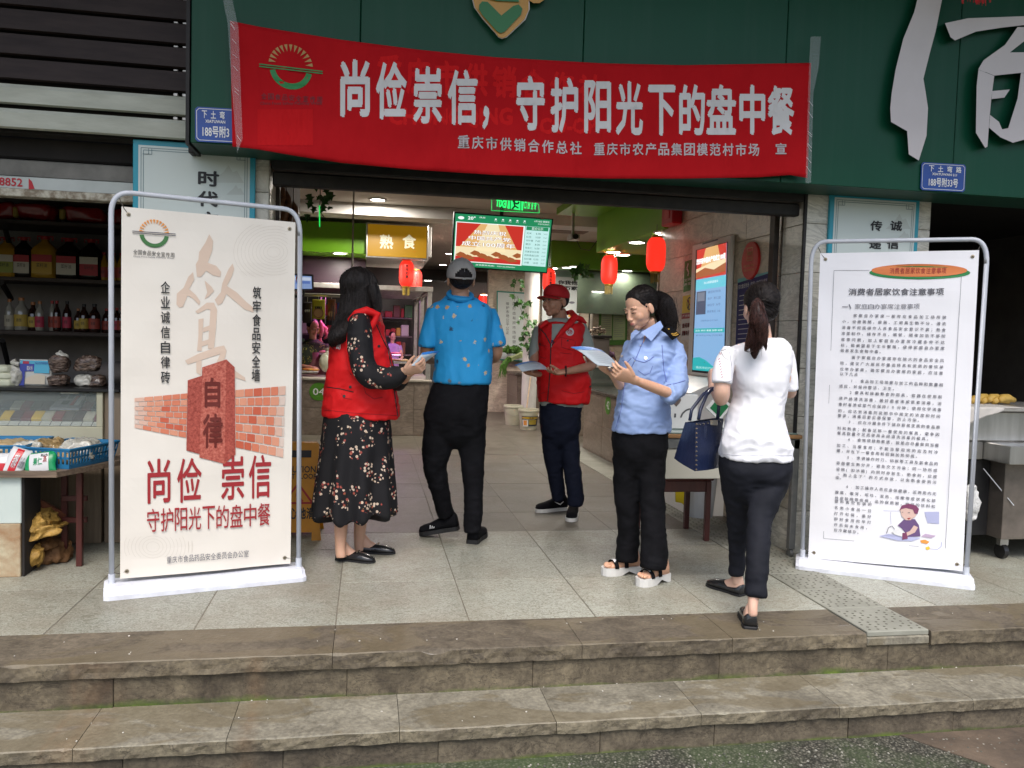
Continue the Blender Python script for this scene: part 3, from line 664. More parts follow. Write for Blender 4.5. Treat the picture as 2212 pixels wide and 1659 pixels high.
W = NX+1; K = len(vs); fs = [(j*W+i,j*W+i+1,(j+1)*W+i+1,(j+1)*W+i)for j in range(NZ)for i in range(NX)]
mb.add(vs,fs); cloth = mb.build('cloth',M_CLOTH,bn,smooth=True)
so_ = cloth.modifiers.new('t','SOLIDIFY'); so_.thickness = .0015; so_.offset = -1
P = Print(lambda u,v,w_:at(u,v,bY(u,v)-w_),bn,'lettering'); P.lift = .0010
C = [('尚',735,128,799,253),('俭',812,133,879,258),('崇',892,143,955,267),('信',967,150,1032,270),('，',1042,228,1057,280),('守',1115,163,1177,282),('护',1189,167,1249,287),('阳',1262,173,1320,288),('光',1330,175,1389,292),('下',1400,183,1459,293),('的',1467,182,1523,292),('盘',1526,182,1590,291),('中',1597,183,1653,291),('餐',1658,185,1716,292)]
for ch,x0,y0,x1,y1 in C:P.text(ch,x0,y1,x1,y0,C_SILVER,3,bold=.03,solo=True,fine=.13)
for i,ch in enumerate('重庆市供销合作总社'):
 x = 989+i*30.3; y = 292+14*i/8; P.text(ch,x,y+28,x+25,y,C_SILVER2,3,bold=.02)
for i,ch in enumerate('重庆市农产品集团模范村市场'):
 x = 1283+i*27.8; y = 308+2*i/12; P.text(ch,x,y+27,x+23.5,y,C_SILVER2,3,bold=.02)
P.text('宣',1675,333,1699,309,C_SILVER2,3,bold=.02)
for i in range(13):
 a = R(10+160*i/12); da = R(4.6); q = lambda r_,a_:(628+r_*math.cos(a_),143-r_*.98*math.sin(a_)+.12*r_*math.cos(a_))
 P.poly([q(48,a-da),q(48,a+da),q(32,a)],C_GOLDD,3)
P.poly([(560,137),(697,153),(697,155.5),(560,139.5)],C_GREENP2,4); P.poly([(560,142),(697,157.5),(697,160),(560,144.5)],C_GREENP2,4)
A = [R(190+160*i/24)for i in range(25)]
P.poly([(628+46*math.cos(a),148-45*math.sin(a)+5*math.cos(a))for a in A]+[(628+34*math.cos(a),148-32*math.sin(a)+4*math.cos(a))for a in A[::-1]],C_GREENP2,3)
C_GHOST2 = mat('show_through_patch',(.50,.009,.012),rough=.8,spec=.12)
M_FAINT = flat('print_faint_dark',(.10,.012,.02))
for i,ch in enumerate('全国食品安全宣传周'):
 x = 564+i*15; P.text(ch,x,214+i,x+12,201+i,M_FAINT,3)
P.text('China Food Safety Publicity Week',562,228,696,220,M_FAINT,3)
# show-through light painted as brighter red characters of the board behind
for i,ch in enumerate('重庆市供销合作社'):P.text(ch,815+i*62,200+i*3,868+i*62,118+i*6,C_GHOST,1,bold=.04,fine=.12)
P.text('CHONGQING',840,277,1108,232,C_GHOST,1,bold=.05,fine=.2); P.text('CO-OP',1165,290,1290,254,C_GHOST,1,bold=.05,fine=.2)
P.grid(556,314,676,236,C_GHOST2,2,60,24)  # brighter patch, same show-through light painted on the cloth
P.done()
M_TAPE = mat('clear_tape',(.75,.78,.78),rough=.15,alpha=.16,spec=.8,bump=.6,bscale=30)
for quad,lab in(([(481,0),(502,0),(516,60),(524,300),(512,330),(500,180),(492,50)],'crinkled clear tape strip holding the left end of the red banner'),([(1752,79),(1773,79),(1769,140),(1758,200),(1752,395),(1741,395),(1746,200),(1749,120)],'clear tape strip holding the right end of the red banner')):
 mb = MB(); mb.poly = None; from mathutils.geometry import tessellate_polygon
 vs = [at(x+random.uniform(-1,1),y,4.325+random.uniform(-.004,.004))for x,y in quad]; mb.add(vs,[tuple(t)for t in tessellate_polygon([[Vector((p[0],p[1],0))for p in quad]])])
 t = mb.build('tape_strip',M_TAPE); tag(t,lab,'tape')
 wd = MB()
 for i in range(9):
  y = random.uniform(40,310)if quad[0][0]<900 else random.uniform(150,380); x = np.interp(y,[0,60,300],[492,505,517])if quad[0][0]<900 else np.interp(y,[80,200,390],[1760,1753,1746])
  wd.tube([at(x-5,y,4.32),at(x+4,y+random.uniform(6,14),4.32)],.0008,4)
 wd.build('tape_crease',mat('tape_crease',(.8,.8,.8),rough=.2),t)
# ================= address plates =================
def plate(x0,y0,x1,y1,l3,lab,cut=False):
 N = V(0,-1,0); P0 = V(0,4.388,0); t = thing('address_plate',at((x0+x1)/2,(y0+y1)/2,4.39),lab,'address plate','blue street number plates')
 pp = PP(P0,N,(x0,y0),(x0+50,y0+2.9),t,'plate_lettering')
 a,b = pp.px(x0,y0),pp.px(x1,y1); w,h = b[0]-a[0],b[1]-a[1]
 pts = [(a[0]+.012,a[1]),(b[0]-.012,a[1]),(b[0],a[1]-.012),(b[0],b[1]+.012),(b[0]-.012,b[1]),(a[0]+.012,b[1]),(a[0],b[1]+.012),(a[0],a[1]-.012)]
 mb = MB(); mb.prism(pts,lambda u,v,q:pp.O+pp.S*u+pp.T*v+N*(q-.006),.006); mb.build('plate',mat('plate_blue',(.012,.055,.27),(.015,.07,.32),rough=.35,scale=4),t)
 e = .008; i = [(u+(e if u<(a[0]+b[0])/2 else-e),v+(-e if v>(a[1]+b[1])/2 else e))for u,v in pts]
 pp.line(i+[i[0]],.0028,C_WHITE,0)
 U = lambda k:a[0]+w*k
 Vv = lambda k:a[1]+h*k
 for j,ch in enumerate('下土弯路'):
  if cut and j==3:continue
  pp.text(ch,U(.16+.205*j),Vv(.32),U(.28+.205*j),Vv(.10),C_WHITE,1,bold=.02)
 pp.text('XIATUWAN' if cut else 'XIATUWAN LU',U(.24),Vv(.45),U(.70 if cut else.80),Vv(.36),C_WHITE,1,bold=.03)
 pp.text(l3,U(.17),Vv(.86),U(.17+(.62 if cut else.66)),Vv(.53),C_WHITE,1,bold=.02)
 pp.done()
plate(421,230,515,310,'188号附3','blue street number plate half hidden behind the left end of the red banner',True)
plate(1991,350,2084,415,'188号附33号','blue street number plate on the green board above the right bordered sign')
# ================= bordered signs on the pillars =================
def pillar_sign(quad,Y,texts,lab,size):
 (x0,y0),(x1,y1) = quad; N = V(0,-1,0); t = thing('framed_sign',at((x0+x1)/2,600,Y),lab,'sign','blue bordered signs on the two pillars')
 a = at(x0,y0,Y); b = at(x1,y1,Y); z1 = min(a.z,b.z); z0 = .75
 MB().bbox(a.x,b.x,Y,Y+.022,z0,z1,.003).build('sign_panel',mat('sign_blue_edge',(.02,.28,.37),(.025,.32,.42),rough=.4,scale=2),t)
 P = Print(lambda u,v,w_:V(u,Y-w_,v),t,'sign_print'); e = .028
 P.rect(a.x+e,z0+e,b.x-e,z1-e,flat('sign_paper',(.60,.66,.62)),0)
 for k,d in enumerate((.042,.054)):
  P.line([(a.x+d,z0+d),(a.x+d,z1-d),(b.x-d,z1-d),(b.x-d,z0+d),(a.x+d,z0+d)],.003,C_LINE,1)
 for sx,cx in((1,a.x+.05),(-1,b.x-.05)):
  for q in(.0,.016):P.line([(cx+sx*q,z1-.045-.03),(cx+sx*(.03+q),z1-.045-.03),(cx+sx*(.03+q),z1-.045+q*0)],.0028,C_LINE,2)
 for k,(cx,cz,s_)in enumerate(((b.x-.14,z1-.16,.09),(a.x+.16,z1-.42,.06),(b.x-.10,z1-.24,.05))):
  P.poly([(cx-s_,cz-s_*.5),(cx-s_*.55,cz-s_*.05),(cx-s_*.3,cz+s_*.15),(cx,cz+s_*.6),(cx+s_*.25,cz+s_*.2),(cx+s_*.5,cz+s_*.3),(cx+s_*.9,cz-s_*.4)],C_MIST,1)
 for ch,px,py in texts:
  p = at(px,py,Y); P.text(ch,p.x-size*.55,p.z-size*.42,p.x+size*.55,p.z+size*.42,C_BLACK,3,bold=.03)
 P.done()
pillar_sign(((287,297),(552,318)),4.69,[('时',451,386),('代',449,430),('文',451,474)],'blue bordered white sign with characters down the middle, on the left pillar',.10)
pillar_sign(((1795,408),(1988,428)),4.68,[('诚',1935,488),('信',1928,527),('传',1892,488),('递',1890,527),('道',1889,565)],'blue bordered white sign with two columns of characters, on the right pillar',.076)
# ================= raised white characters and emblem =================
def raised(pts,z3=True,k=0,t0=.0,t=.055):return[(1474.7+x/3,y/3)for x,y in pts]
M_CHARW = mat('character_face',(.56,.52,.52),(.6,.56,.56),rough=.5,scale=3); M_CHARE = mat('character_edge',(.16,.14,.07),rough=.5)
def raised_char(name,polys,lab,cat='lettering'):
 c = at(*polys[0][0],4.34); t = thing(name,(c.x,4.37,c.z),lab,cat)
 for i,pl in enumerate(polys):
  mb = MB(); mb.prism(pl,lambda u,v,q:at(u,v,4.399-q),.05+.0006*i); mb.build('stroke_body',M_CHARE,t)
  mb = MB(); mb.prism(pl,lambda u,v,q,i=i:at(u,v,4.3475-.0006*i-q),.006); mb.build('stroke_face',M_CHARW,t)
s1 = raised([(1560,-160),(1730,-200),(1680,0),(1640,200),(1600,350),(1560,510),(1575,600),(1590,700),(1580,880),(1530,1040),(1465,1000),(1455,850),(1350,790),(1345,700),(1355,600),(1380,450),(1430,250),(1500,80)])
raised_char('raised_character',[s1],'tall raised white brush stroke on the green board right of the banner')
raised_char('raised_character',[raised(p)for p in([(1700,150),(1850,118),(2212,105),(2520,110),(2520,180),(2230,160),(2060,180),(1900,205),(1765,262),(1735,240)],[(2170,175),(2330,175),(2120,340),(1960,468),(1915,450),(1950,390),(2090,290)],[(1916,448),(1990,395),(2095,340),(2520,335),(2520,470),(2190,472),(2020,490)],[(1917,452),(2019,492),(2000,640),(1990,745),(1984,830),(1975,950),(1960,958),(1900,860),(1905,560)],[(1992,745),(2050,790),(2070,838),(2110,830),(2170,640),(2192,474),(2520,472),(2520,900),(2212,905),(2140,925),(2060,890),(1986,828)],[(2006,590),(2120,580),(2085,632),(2002,642)])],'large raised white brush character cut off at the top right corner')
em = thing('raised_emblem',at(1080,20,4.36),'orange and green heart shaped emblem on the green board above the banner','emblem')
E = lambda pts,c = 0:[(737+x/3,y/3)for x,y in pts]
o_ = [(850,-160),(855,0),(868,50),(915,112),(1000,212),(1020,238),(1042,247),(1070,238),(1130,180),(1190,122),(1215,60),(1213,-160)]
grow = [(1035+(x-1035)*1.035,y*1.0+(6 if y>100 else 0))for x,y in o_]
mb = MB(); mb.prism(E(grow),lambda u,v,q:at(u,v,4.398-q),.035); mb.build('emblem_base',C_WHITE,em)
M_EMO = mat('emblem_orange',(.52,.26,.04),(.56,.29,.05),rough=.35,scale=2); M_EMG = mat('emblem_green',(.004,.15,.03),rough=.35)
mb = MB(); mb.prism(E(o_),lambda u,v,q:at(u,v,4.362-q),.012); mb.build('emblem_orange',M_EMO,em)
for pl in([(893,60),(895,30),(915,8),(950,12),(1038,100),(1115,38),(1150,28),(1175,55),(1165,95),(1060,205),(1035,215),(1010,203),(915,98)],[(930,-70),(1150,-70),(1152,12),(1010,6),(950,-10)]):
 mb = MB(); mb.prism(E(pl),lambda u,v,q:at(u,v,4.349-q),.008); mb.build('emblem_green',M_EMG,em)
mb = MB(); mb.prism(E([(1216,-90),(1330,-90),(1325,-8),(1285,20),(1245,20),(1218,2)]),lambda u,v,q:at(u,v,4.398-q),.045); mb.build('emblem_leaf',M_EMO,em)
M_TASSR = mat('red_fringe',(.5,.01,.01),rough=.6)
t = thing('lantern_fringe',at(2120,0,4.2),'red fringe hanging at the very top right over the white character','tassel'); mb = MB()
for i in range(46):
 x = 2118+random.gauss(0,1)*14 if i>4 else 2076+i; mb.tube([at(x,-60,4.2),at(x+random.uniform(-2,2),6+random.uniform(0,8)-abs(x-2125)*.25+(0 if i>4 else 8),4.2)],.0016,4)
mb.build('fringe_threads',M_TASSR,t)['kind'] = 'stuff'
# ================= banner stands =================
M_POLE = mat('stand_paint',(.50,.53,.58),(.56,.58,.63),rough=.4,scale=9); M_BASE = mat('stand_base_paint',(.56,.57,.62),(.74,.76,.82),rough=.45,scale=9,detail=9,contrast=.5)
M_ROPE = mat('thin_string',(.08,.07,.06),rough=.8); M_EYE = mat('eyelet_metal',(.35,.3,.22),rough=.4,metal=.8)
def stand(A,B,poleL,poleR,barL,barR,quad,lab,depth=.24,off=.11,hb=.055,mcloth=None,rake=.0,nd=1):
 a,b = gz(*A),gz(*B); S = (b-a).normalized(); N = S.cross(V(0,0,1)).normalized(); N = N if N.y<0 else-N; L = (b-a).length
 t = thing('banner_stand',(a+b)/2-N*off,lab,'banner stand','portable banner stands beside the doorway')
 Mx = Matrix(((S.x,-N.x,0,a.x),(S.y,-N.y,0,a.y),(0,0,1,0),(0,0,0,1)))
 mb = MB(); n = 10; rg = [] # weighted base: trapezoid section with a lip
 for x in(0,.02,L-.02,L):
  e = .012 if x in(0,L)else 0
  rg.append([Mx@V(x,y,z)for y,z in((0+e,.0),(0+e,.022),(.03+e,.03),(.045+e,hb-e*.5),(depth-.045-e,hb-e*.5),(depth-.02-e,.03),(depth-e,.022),(depth-e,0))])
 mb.rings(rg); mb.build('base',M_BASE,t)
 P0 = a-N*off; pp = PP(P0,N,poleL[0],(poleL[0][0]+60,poleL[0][1]+(B[1]-A[1])*60/(B[0]-A[0])),t,'banner_print')
 q = lambda p:hit(p[0],p[1],P0,N)
 pts = [q(poleL[0]),q(poleL[1])]; Lt,Rt = q(poleL[1]),q(poleR[1]); bl_,br_ = q(barL),q(barR)
 arc = lambda p0,p1,p2:[p0*(1-k)**2+p1*2*k*(1-k)+p2*k*k for k in[i/8 for i in range(1,9)]]
 upL = V(0,0,1); cl = V(Lt.x,Lt.y,bl_.z); cr_ = V(Rt.x,Rt.y,br_.z)
 path = [q(poleL[0]),Lt]+arc(Lt,cl,bl_)+[br_]+arc(br_,cr_,Rt)+[Rt,q(poleR[0])]
 MB().tube(path,.0125,10).build('tube_frame',M_POLE,t,smooth=True)
 for p in(q(poleL[0]),q(poleR[0])):MB().lathe(V(p.x,p.y,hb-.005),[(.016,0),(.016,.05)],12).build('socket',M_POLE,t)
 f0 = pp.px(*quad[3])[1]
 pp.bg = lambda u,v:.010+.009*math.sin(u*4.2+1)*math.sin(v*3)+.05*max(0,(f0+.12-v))**1.3*math.sin(u*6)*2+.004*noise.noise(Vector((u*6,v*6,1)))+.006*noise.noise(Vector((u*3,v*1.5+u*2,7)))
 sheet(pp,quad,mcloth,'banner_sheet',t,.0012,20,40)
 cen = np.mean([pp.px(*p)for p in quad],0)
 for i,p in enumerate(quad):
  u,v = pp.px(*p); du = .03*(1 if u<cen[0]else-1); dv = .035*(1 if v<cen[1]else-1); c = pp.fnp(u+du,v+dv,.001)
  e = MB().lathe(c,[(.010,0),(.010,.002),(.005,.003),(.005,0)],12,A=Matrix((pp.S,pp.T,pp.N)).transposed()).build('eyelet',M_EYE,t)
  w_ = [bl_,br_,q(poleR[0])+V(0,0,.06),q(poleL[0])+V(0,0,.06)][i]; corner = [cl*.6+bl_*.4-V(0,0,.03),cr_*.6+br_*.4-V(0,0,.03),w_,w_][i]
  MB().tube([c,(c+corner)/2-V(0,0,.01),corner],.0022,5).build('tie_string',M_ROPE,t)
 return t,pp
M_SHEET1 = mat('cream_banner_vinyl',(.70,.65,.58),(.74,.70,.63),rough=.42,scale=1.2,bump=.02,bscale=5); M_SHEET2 = mat('white_banner_vinyl',(.80,.80,.835),(.82,.82,.855),rough=.42,scale=1.2,bump=.02,bscale=5)
t1,P = stand((223,1300),(662.7,1256),((241,1262),(240,462)),((645,1224),(648,510)),(285,417),(612,451),[(262.5,446),(637,481),(627,1217),(259.5,1249)],'standing banner with cream poster of bricks and red slogan, left of the doorway',mcloth=M_SHEET1)
Z2 = lambda x,y:(x/3,424.5+y/3)
Z3 = lambda x,y:(x/3,848.9+y/3)
c = P.px(333,504); food_logo(P,c,abs(P.px(365,507)[0]-c[0]),C_ORANGE,C_GREENP,C_GREY,2)
for i,ch in enumerate('全国食品安全宣传周'):P.ptext(ch,288+i*10,539+i*.9,296.5+i*10,549.5+i*.9,C_BLACK,2)
P.ptext('China Food Safety Publicity Week',288,551.5,376,560.5,C_GREY,2)
for pl in([(1355,245),(1380,290),(1375,350),(1345,430),(1400,450),(1432,490),(1425,522),(1380,512),(1335,482),(1300,522),(1275,520),(1268,440),(1285,410),(1290,360),(1330,300)],[(1250,490),(1258,540),(1225,600),(1270,640),(1297,680),(1290,705),(1250,662),(1215,642),(1185,715),(1160,720),(1143,700),(1145,630),(1190,590),(1220,520)],[(1505,435),(1516,470),(1500,520),(1468,580),(1530,620),(1590,680),(1641,722),(1640,752),(1580,730),(1500,662),(1465,632),(1440,690),(1410,706),(1390,670),(1430,620),(1440,560),(1480,470)],[(1325,545),(1370,585),(1387,612),(1350,650),(1325,666),(1342,620)],[(1265,745),(1340,688),(1385,688),(1406,735),(1398,850),(1385,985),(1345,985),(1355,850),(1362,735),(1340,730),(1280,760)],[(1285,795),(1318,790),(1310,900),(1305,1000),(1275,1000),(1285,900)],[(1316,850),(1356,835),(1354,868),(1314,880)],[(1303,940),(1350,925),(1348,958),(1303,972)],[(1198,1062),(1280,1020),(1400,975),(1450,965),(1466,1000),(1452,1060),(1400,1075),(1425,1020),(1300,1060),(1215,1088)],[(1270,1070),(1305,1060),(1300,1160),(1272,1140)],[(1440,1090),(1510,1120),(1585,1172),(1590,1195),(1500,1165)]):
 P.ppoly([Z2(*p)for p in pl],C_BEIGE,1)
for i,ch in enumerate('企业诚信自律砖'):P.ptext(ch,347,607.5+i*32.3,367,634+i*32.3,C_BLACK,5,bold=.015)
for i,ch in enumerate('筑牢食品安全墙'):P.ptext(ch,545-i*.4,619+i*29.6,563-i*.4,646+i*29.6,C_BLACK,5,bold=.015)
BR = [flat('print_brick_%s'%k,c)for k,c in(('deep',(.50,.10,.05)),('mid',(.58,.18,.10)),('soft',(.62,.27,.17)),('fade',(.62,.40,.31)),('palest',(.62,.50,.43)))]
def brickwall(tl,tr,br,bl,rows_,n,fadeleft):
 for r_ in range(rows_):
  k = 0; u = -.5/n*(r_%2)
  while u<1:
   u1 = min(u+1/n*random.uniform(.9,1.1),1); u0 = max(u,0)
   if u1-u0>.012:
    g_ = .006; v0,v1 = r_/rows_+.01,(r_+1)/rows_-.012; pt = lambda a,b:tuple((1-b)*((1-a)*tl[i]+a*tr[i])+b*((1-a)*bl[i]+a*br[i])for i in(0,1))
    e = (u0+u1)/2; e = e if fadeleft else 1-e
    m = BR[4]if e<.07 else BR[3]if e<.17 else random.choice([BR[2],BR[2],BR[1]])if e<.5 else random.choice([BR[0],BR[1],BR[1],BR[2]])
    P.ppoly([pt(u0+g_,v0),pt(u1-g_,v0),pt(u1-g_,v1),pt(u0+g_,v1)],m,2)
   u = u1 if u1>u else 2
brickwall((290,859),(405,848),(402,946),(290,924),7,6,True); brickwall((507,841),(617,832),(612,990),(508,967),7,6,False)
M_RB = mat('print_red_stone',(.30,.045,.03),(.56,.17,.12),rough=.5,scale=90,detail=3); M_RB2 = mat('print_red_stone_side',(.22,.03,.02),(.46,.10,.07),rough=.5,scale=90,detail=3)
P.ppoly([(405,821),(436,811),(432,980),(402,972)],M_RB2,3); P.ppoly([(436,793),(488,776),(484,1001),(430,987)],M_RB,3); P.ppoly([(488,776),(506,793),(508,981),(484,1001)],M_RB2,3)
C_ENG = flat('print_engraved',(.13,.015,.01)); P.ptext('自',441,815,475,880,C_ENG,5,bold=.03); P.ptext('律',437,893,480,966,C_ENG,5,bold=.02)
for ch,x0,y0,x1,y1 in(('尚',318,990.6,368,1084),('俭',382,989,435,1082),('崇',477,983,527,1077),('信',537,983,585,1074)):P.ptext(ch,x0,y0,x1,y1,C_DKRED,2,bold=.014,solo=True,fine=.2)
for i,ch in enumerate('守护阳光下的盘中餐'):P.ptext(ch,317+i*29.9,1098-i*1.4,344+i*29.9,1146-i*1.6,C_DKRED,5,bold=.006)
for i,ch in enumerate('重庆市食品药品安全委员会办公室'):P.ptext(ch,360+i*11.85,1200.5-i*.93,370.5+i*11.85,1214-i*.93,C_GREY,5)
C_WAVE = flat('print_fine_wave',(.57,.52,.45))
for r_ in range(10):
 for(cx,cy)in((590,545),(330,1180)):
  pts = [(cx+(14+r_*8)*math.cos(a),cy+(14+r_*8)*.8*math.sin(a)*1.0)for a in[R(i*12)for i in range(31)]]; pts = [p for p in pts if 268<p[0]<622 and(485<p[1]<600 or 1155<p[1]<1205)]
  for p,q_ in zip(pts,pts[1:]):
   if math.hypot(p[0]-q_[0],p[1]-q_[1])<40:P.pline([p,q_],.0012,C_WAVE,0)
P.done()
t2,P = stand((1718,1231),(2107,1276),((1733,1204),(1752,570)),((2087,1240),(2131,570)),(1787,521.5),(2098,517),[(1772,547),(2114,541),(2079,1233),(1746,1204)],'standing banner with white printed food safety notice, right of the doorway',mcloth=M_SHEET2)
X = lambda x:1728+x/4.56
Y6 = lambda y:515.4+y/4.56
Y7 = lambda y:879.2+y/4.56
C_TXT = flat('print_text_grey',(.17,.17,.20))
a,b = P.px(X(1168),Y6(338)),P.px(X(1165),Y6(315)); P.disc(a[0],a[1],abs(P.px(X(1675),Y6(325))[0]-a[0]),C_GREENP2,1,ry=.037); P.disc(b[0],b[1],abs(P.px(X(1645),Y6(315))[0]-b[0]),C_MELON,2,ry=.036)
for i,ch in enumerate('消费者居家饮食注意事项'):P.ptext(ch,X(885+i*51),Y6(289),X(925+i*51),Y6(347),C_DKRED,3)
fr = [(X(685),Y6(312)),(X(335),Y6(315)),(X(232),Y7(1290)),(X(1170),Y7(1370))]; P.pline(fr,.002,C_TXT,1); P.pline([(X(1585),Y6(370)),(X(1430),Y7(1390))],.002,C_TXT,1)
for i,ch in enumerate('消费者居家饮食注意事项'):P.ptext(ch,X(480+i*85.5),Y6(490),X(480+i*85.5+76),Y6(560),C_GREY,3,bold=.02)
for i,ch in enumerate('一、家庭自办宴席注意事项'):P.ptext(ch,X(415+i*64),Y6(668 if ch=='一' else 643),X(415+i*64+(25 if ch=='、' else 56)),Y6(676 if ch=='一' else 696),C_TXT,3)
LN = [('家庭自办宴席一般存在食品加工场所狭',525,1455,Y6(757)),('小，设施简陋，容器、工用具生熟不分、清洗',415,1450,Y6(815)),('消毒不彻底操作人员食品安全意识不高；熟食',412,1447,Y6(874)),('凉菜制作、储存不当，隔顿、隔夜加热不够彻',408,1443,Y6(932)),('底等问题，加上家庭自办宴席冷藏条件不达',405,1440,Y6(992)),('标，致病菌易于生长繁殖，使得家庭自办宴席',402,1436,Y6(1048)),('极易发生食物中毒。',398,830,Y6(1100)),('鉴于家庭自办宴席存在较大的食品安全风',508,1430,Y6(1167)),('险，建议广大居民尽量选择具有资质的餐饮单',396,1426,Y6(1224)),('位举办宴席。确实要自办宴席的家庭，应注意',394,1422,Y6(1282)),('以下几点',392,580,Y6(1330)),('1.食品加工场地要与加工的品种和数量相',500,1418,Y6(1398)),('适应，并保持整洁、卫生。',386,960,Y6(1450)),('2餐具和接触熟食的用具、容器在使用前',490,1412,Y6(1512)),('须严格清洗消毒，最好是者沸或菜者消毒，消',382,1408,Y6(1570)),('毒时者沸或菜气应保持10分钟；使用化学消毒',378,1404,Y6(1628)),('的，应达到消毒剂说明书中规定的浓度和时间',375,1396,Y7(32)),('要求，消毒后要妥善保管，防止污染。',371,1210,Y7(80)),('3.应在冷藏条件下储存容易变质的食品原',478,1390,Y7(142)),('料和熟食；配备足够一餐使用的餐具，避争因',368,1388,Y7(204)),('餐具数量不足而使用未经清洗消毒的餐具。',366,1300,Y7(252)),('4.食物须烧熟煮透，饭菜应尽量做到当餐',472,1380,Y7(314)),('加工、当餐食用；不能当餐用完的应及时冷',362,1378,Y7(372)),('藏，并在下一餐食用前回锅加热彻底。',360,1190,Y7(424)),('5.烹调操作时刀、砧板等工具及装食品的',464,1372,Y7(490)),('容器要生熟分开，避免交叉污染；同一场所或',357,1368,Y7(545)),('设施(如冰箱)内同时存放生、熟食的，应按',355,1366,Y7(604)),('“熟上生下”的方式存放，以免熟食受到污',375,1362,Y7(660)),('染。',350,430,Y7(688)),('6.加工操作人员应身体健康，近两周内无',455,1356,Y7(776)),('腹痛、腹泻、呕吐、发热、咳嗽等症状或化脓',345,1354,Y7(832)),('性皮肤病等疾病。品的保质期，瓶装的饮料和',343,1350,Y7(888)),('塑料真空包装的',341,725,Y7(920)),('名类小食品一日',339,722,Y7(982)),('打开句装，最好',337,720,Y7(1038)),('即时食用完毕打',335,718,Y7(1094)),('开后如未食用，',334,700,Y7(1150)),('应冷藏储存。',333,610,Y7(1202))]
for s_,xa,xb,yc in LN:
 n = len(s_); a = P.px(X(xa),yc); b = P.px(X(xb),yc+(0 if xb-xa<600 else 1.2)); adv = (b[0]-a[0])/n; sz = .0195
 for i,ch in enumerate(s_):
  v,f,lo,hi = glyph(ch,.012); k = sz/.95
  P.mb(C_TXT,3).add([P.fn(a[0]+i*adv+x*k,a[1]-sz/2+(y+.08)*k,.004+z)for x,y,z in v],f)
# little cartoon of somebody washing up
C_SK = flat('print_skin',(.66,.46,.40)); C_PUR = flat('print_purple',(.14,.08,.20)); C_HAIR = flat('print_maroon',(.20,.05,.12)); C_PALE = flat('print_pale_blue',(.42,.44,.64)); C_YEL = flat('print_yellow',(.75,.5,.05))
Q = lambda*p:[(X(x),Y7(y))for x,y in p]
P.ppoly(Q((1225,1030),(1370,1030),(1370,1150),(1255,1140)),C_PALE,1); P.pline(Q((820,1015),(970,1020)),.002,C_PALE,2); P.pline(Q((890,1030),(895,1150)),.002,C_PALE,2)
P.ppoly(Q((1020,1105),(1130,1100),(1170,1160),(1185,1270),(1060,1275),(1000,1190),(960,1160)),C_PUR,2)
P.ppoly(Q((985,1010),(1010,980),(1100,985),(1145,1010),(1140,1070),(1085,1110),(1040,1110),(1000,1070)),C_SK,3)
P.ppoly(Q((975,1015),(1000,965),(1070,948),(1140,965),(1170,1000),(1155,1050),(1125,1045),(1110,1005),(1040,990),(1000,1000)),C_HAIR,4)
P.ppoly(Q((1120,1160),(1160,1180),(1130,1230),(1040,1270),(1010,1245),(1080,1215)),C_SK,4); P.ppoly(Q((775,1265),(870,1245),(1190,1285),(1100,1315),(960,1310)),C_PALE,3)
P.ppoly(Q((900,1215),(990,1190),(1030,1230),(1000,1270),(930,1250)),C_WHITE,5); P.ppoly(Q((1005,1235),(1045,1225),(1060,1290),(1005,1300)),C_HAIR,5); P.ppoly(Q((1050,1090),(1090,1085),(1070,1105)),C_DKRED,4)
P.pline(Q((850,1240),(870,1180),(905,1165),(930,1200)),.003,C_GREY,3); P.pline(Q((1000,1030),(1015,1030)),.003,C_GREY,5); P.pline(Q((1060,1035),(1080,1035)),.003,C_GREY,5)
P.ppoly(Q((1180,1310),(1230,1303),(1275,1325),(1250,1345),(1195,1335)),C_ORANGE,2); P.ppoly(Q((1235,1380),(1265,1368),(1285,1390),(1260,1405),(1240,1400)),C_YEL,2)
P.pline(Q((1270,1390),(1350,1400),(1390,1370),(1395,1325)),.003,C_PALE,2); P.ppoly(Q((1190,1270),(1235,1245),(1340,1265),(1290,1290)),flat('print_lilac',(.5,.38,.52)),2)
P.done()
# ================= yellow light box, television, exit sign =================
M_YEL = mat('light_box_yellow',(.28,.15,.003),(.33,.18,.005),rough=.4,scale=1.2,emit=(.8,.40,.01),estr=.10)
ys = thing('light_box_sign',at(857,520,10.45),'yellow light box sign with two characters hanging at the end of the lime green bulkhead','sign')
a,b = at(795,480,10.45),at(921,558,10.45)
MB().bbox(a.x-.02,b.x+.02,10.46,10.60,b.z-.02,a.z+.0,.006).build('box_frame',M_STEEL,ys)
MB().box(a.x,b.x,10.452,10.459,b.z,a.z-.02).build('lit_face',M_YEL,ys)
P = Print(lambda u,v,w_:V(u,10.452-w_,v),ys,'characters'); M_CW = mat('lit_character',(.6,.56,.42),emit=(.9,.85,.6),estr=.2)
for ch,px in(('熟',835),('食',884)):
 p = at(px,522,10.45); P.text(ch,p.x-.085,p.z-.09,p.x+.085,p.z+.09,M_CW,1,bold=.03)
P.done()
def emis(name,c,s_=1.0):return mat(name,tuple(min(1,x)*.15 for x in c),emit=c,estr=s_*.5,rough=.3)
tvN = V(.02,-1,-.10).normalized(); tvP = V(1.2,7.4,2.2)
tv = thing('television',hit(1085,525,tvP,tvN),'large flat television showing a red celebration slide and green price list, hung from the ceiling','television')
P = PP(tvP,tvN,(980,458),(1195,473),tv,'screen_content')
quad = [(981,457),(1195,473),(1182,591),(974,577)]
mb = MB(); mb.prism([P.px(*q)for q in quad],lambda u,v,q:P.O+P.S*u+P.T*v+P.N*(q-.05),.05); mb.build('tv_body',M_BLACK,tv)
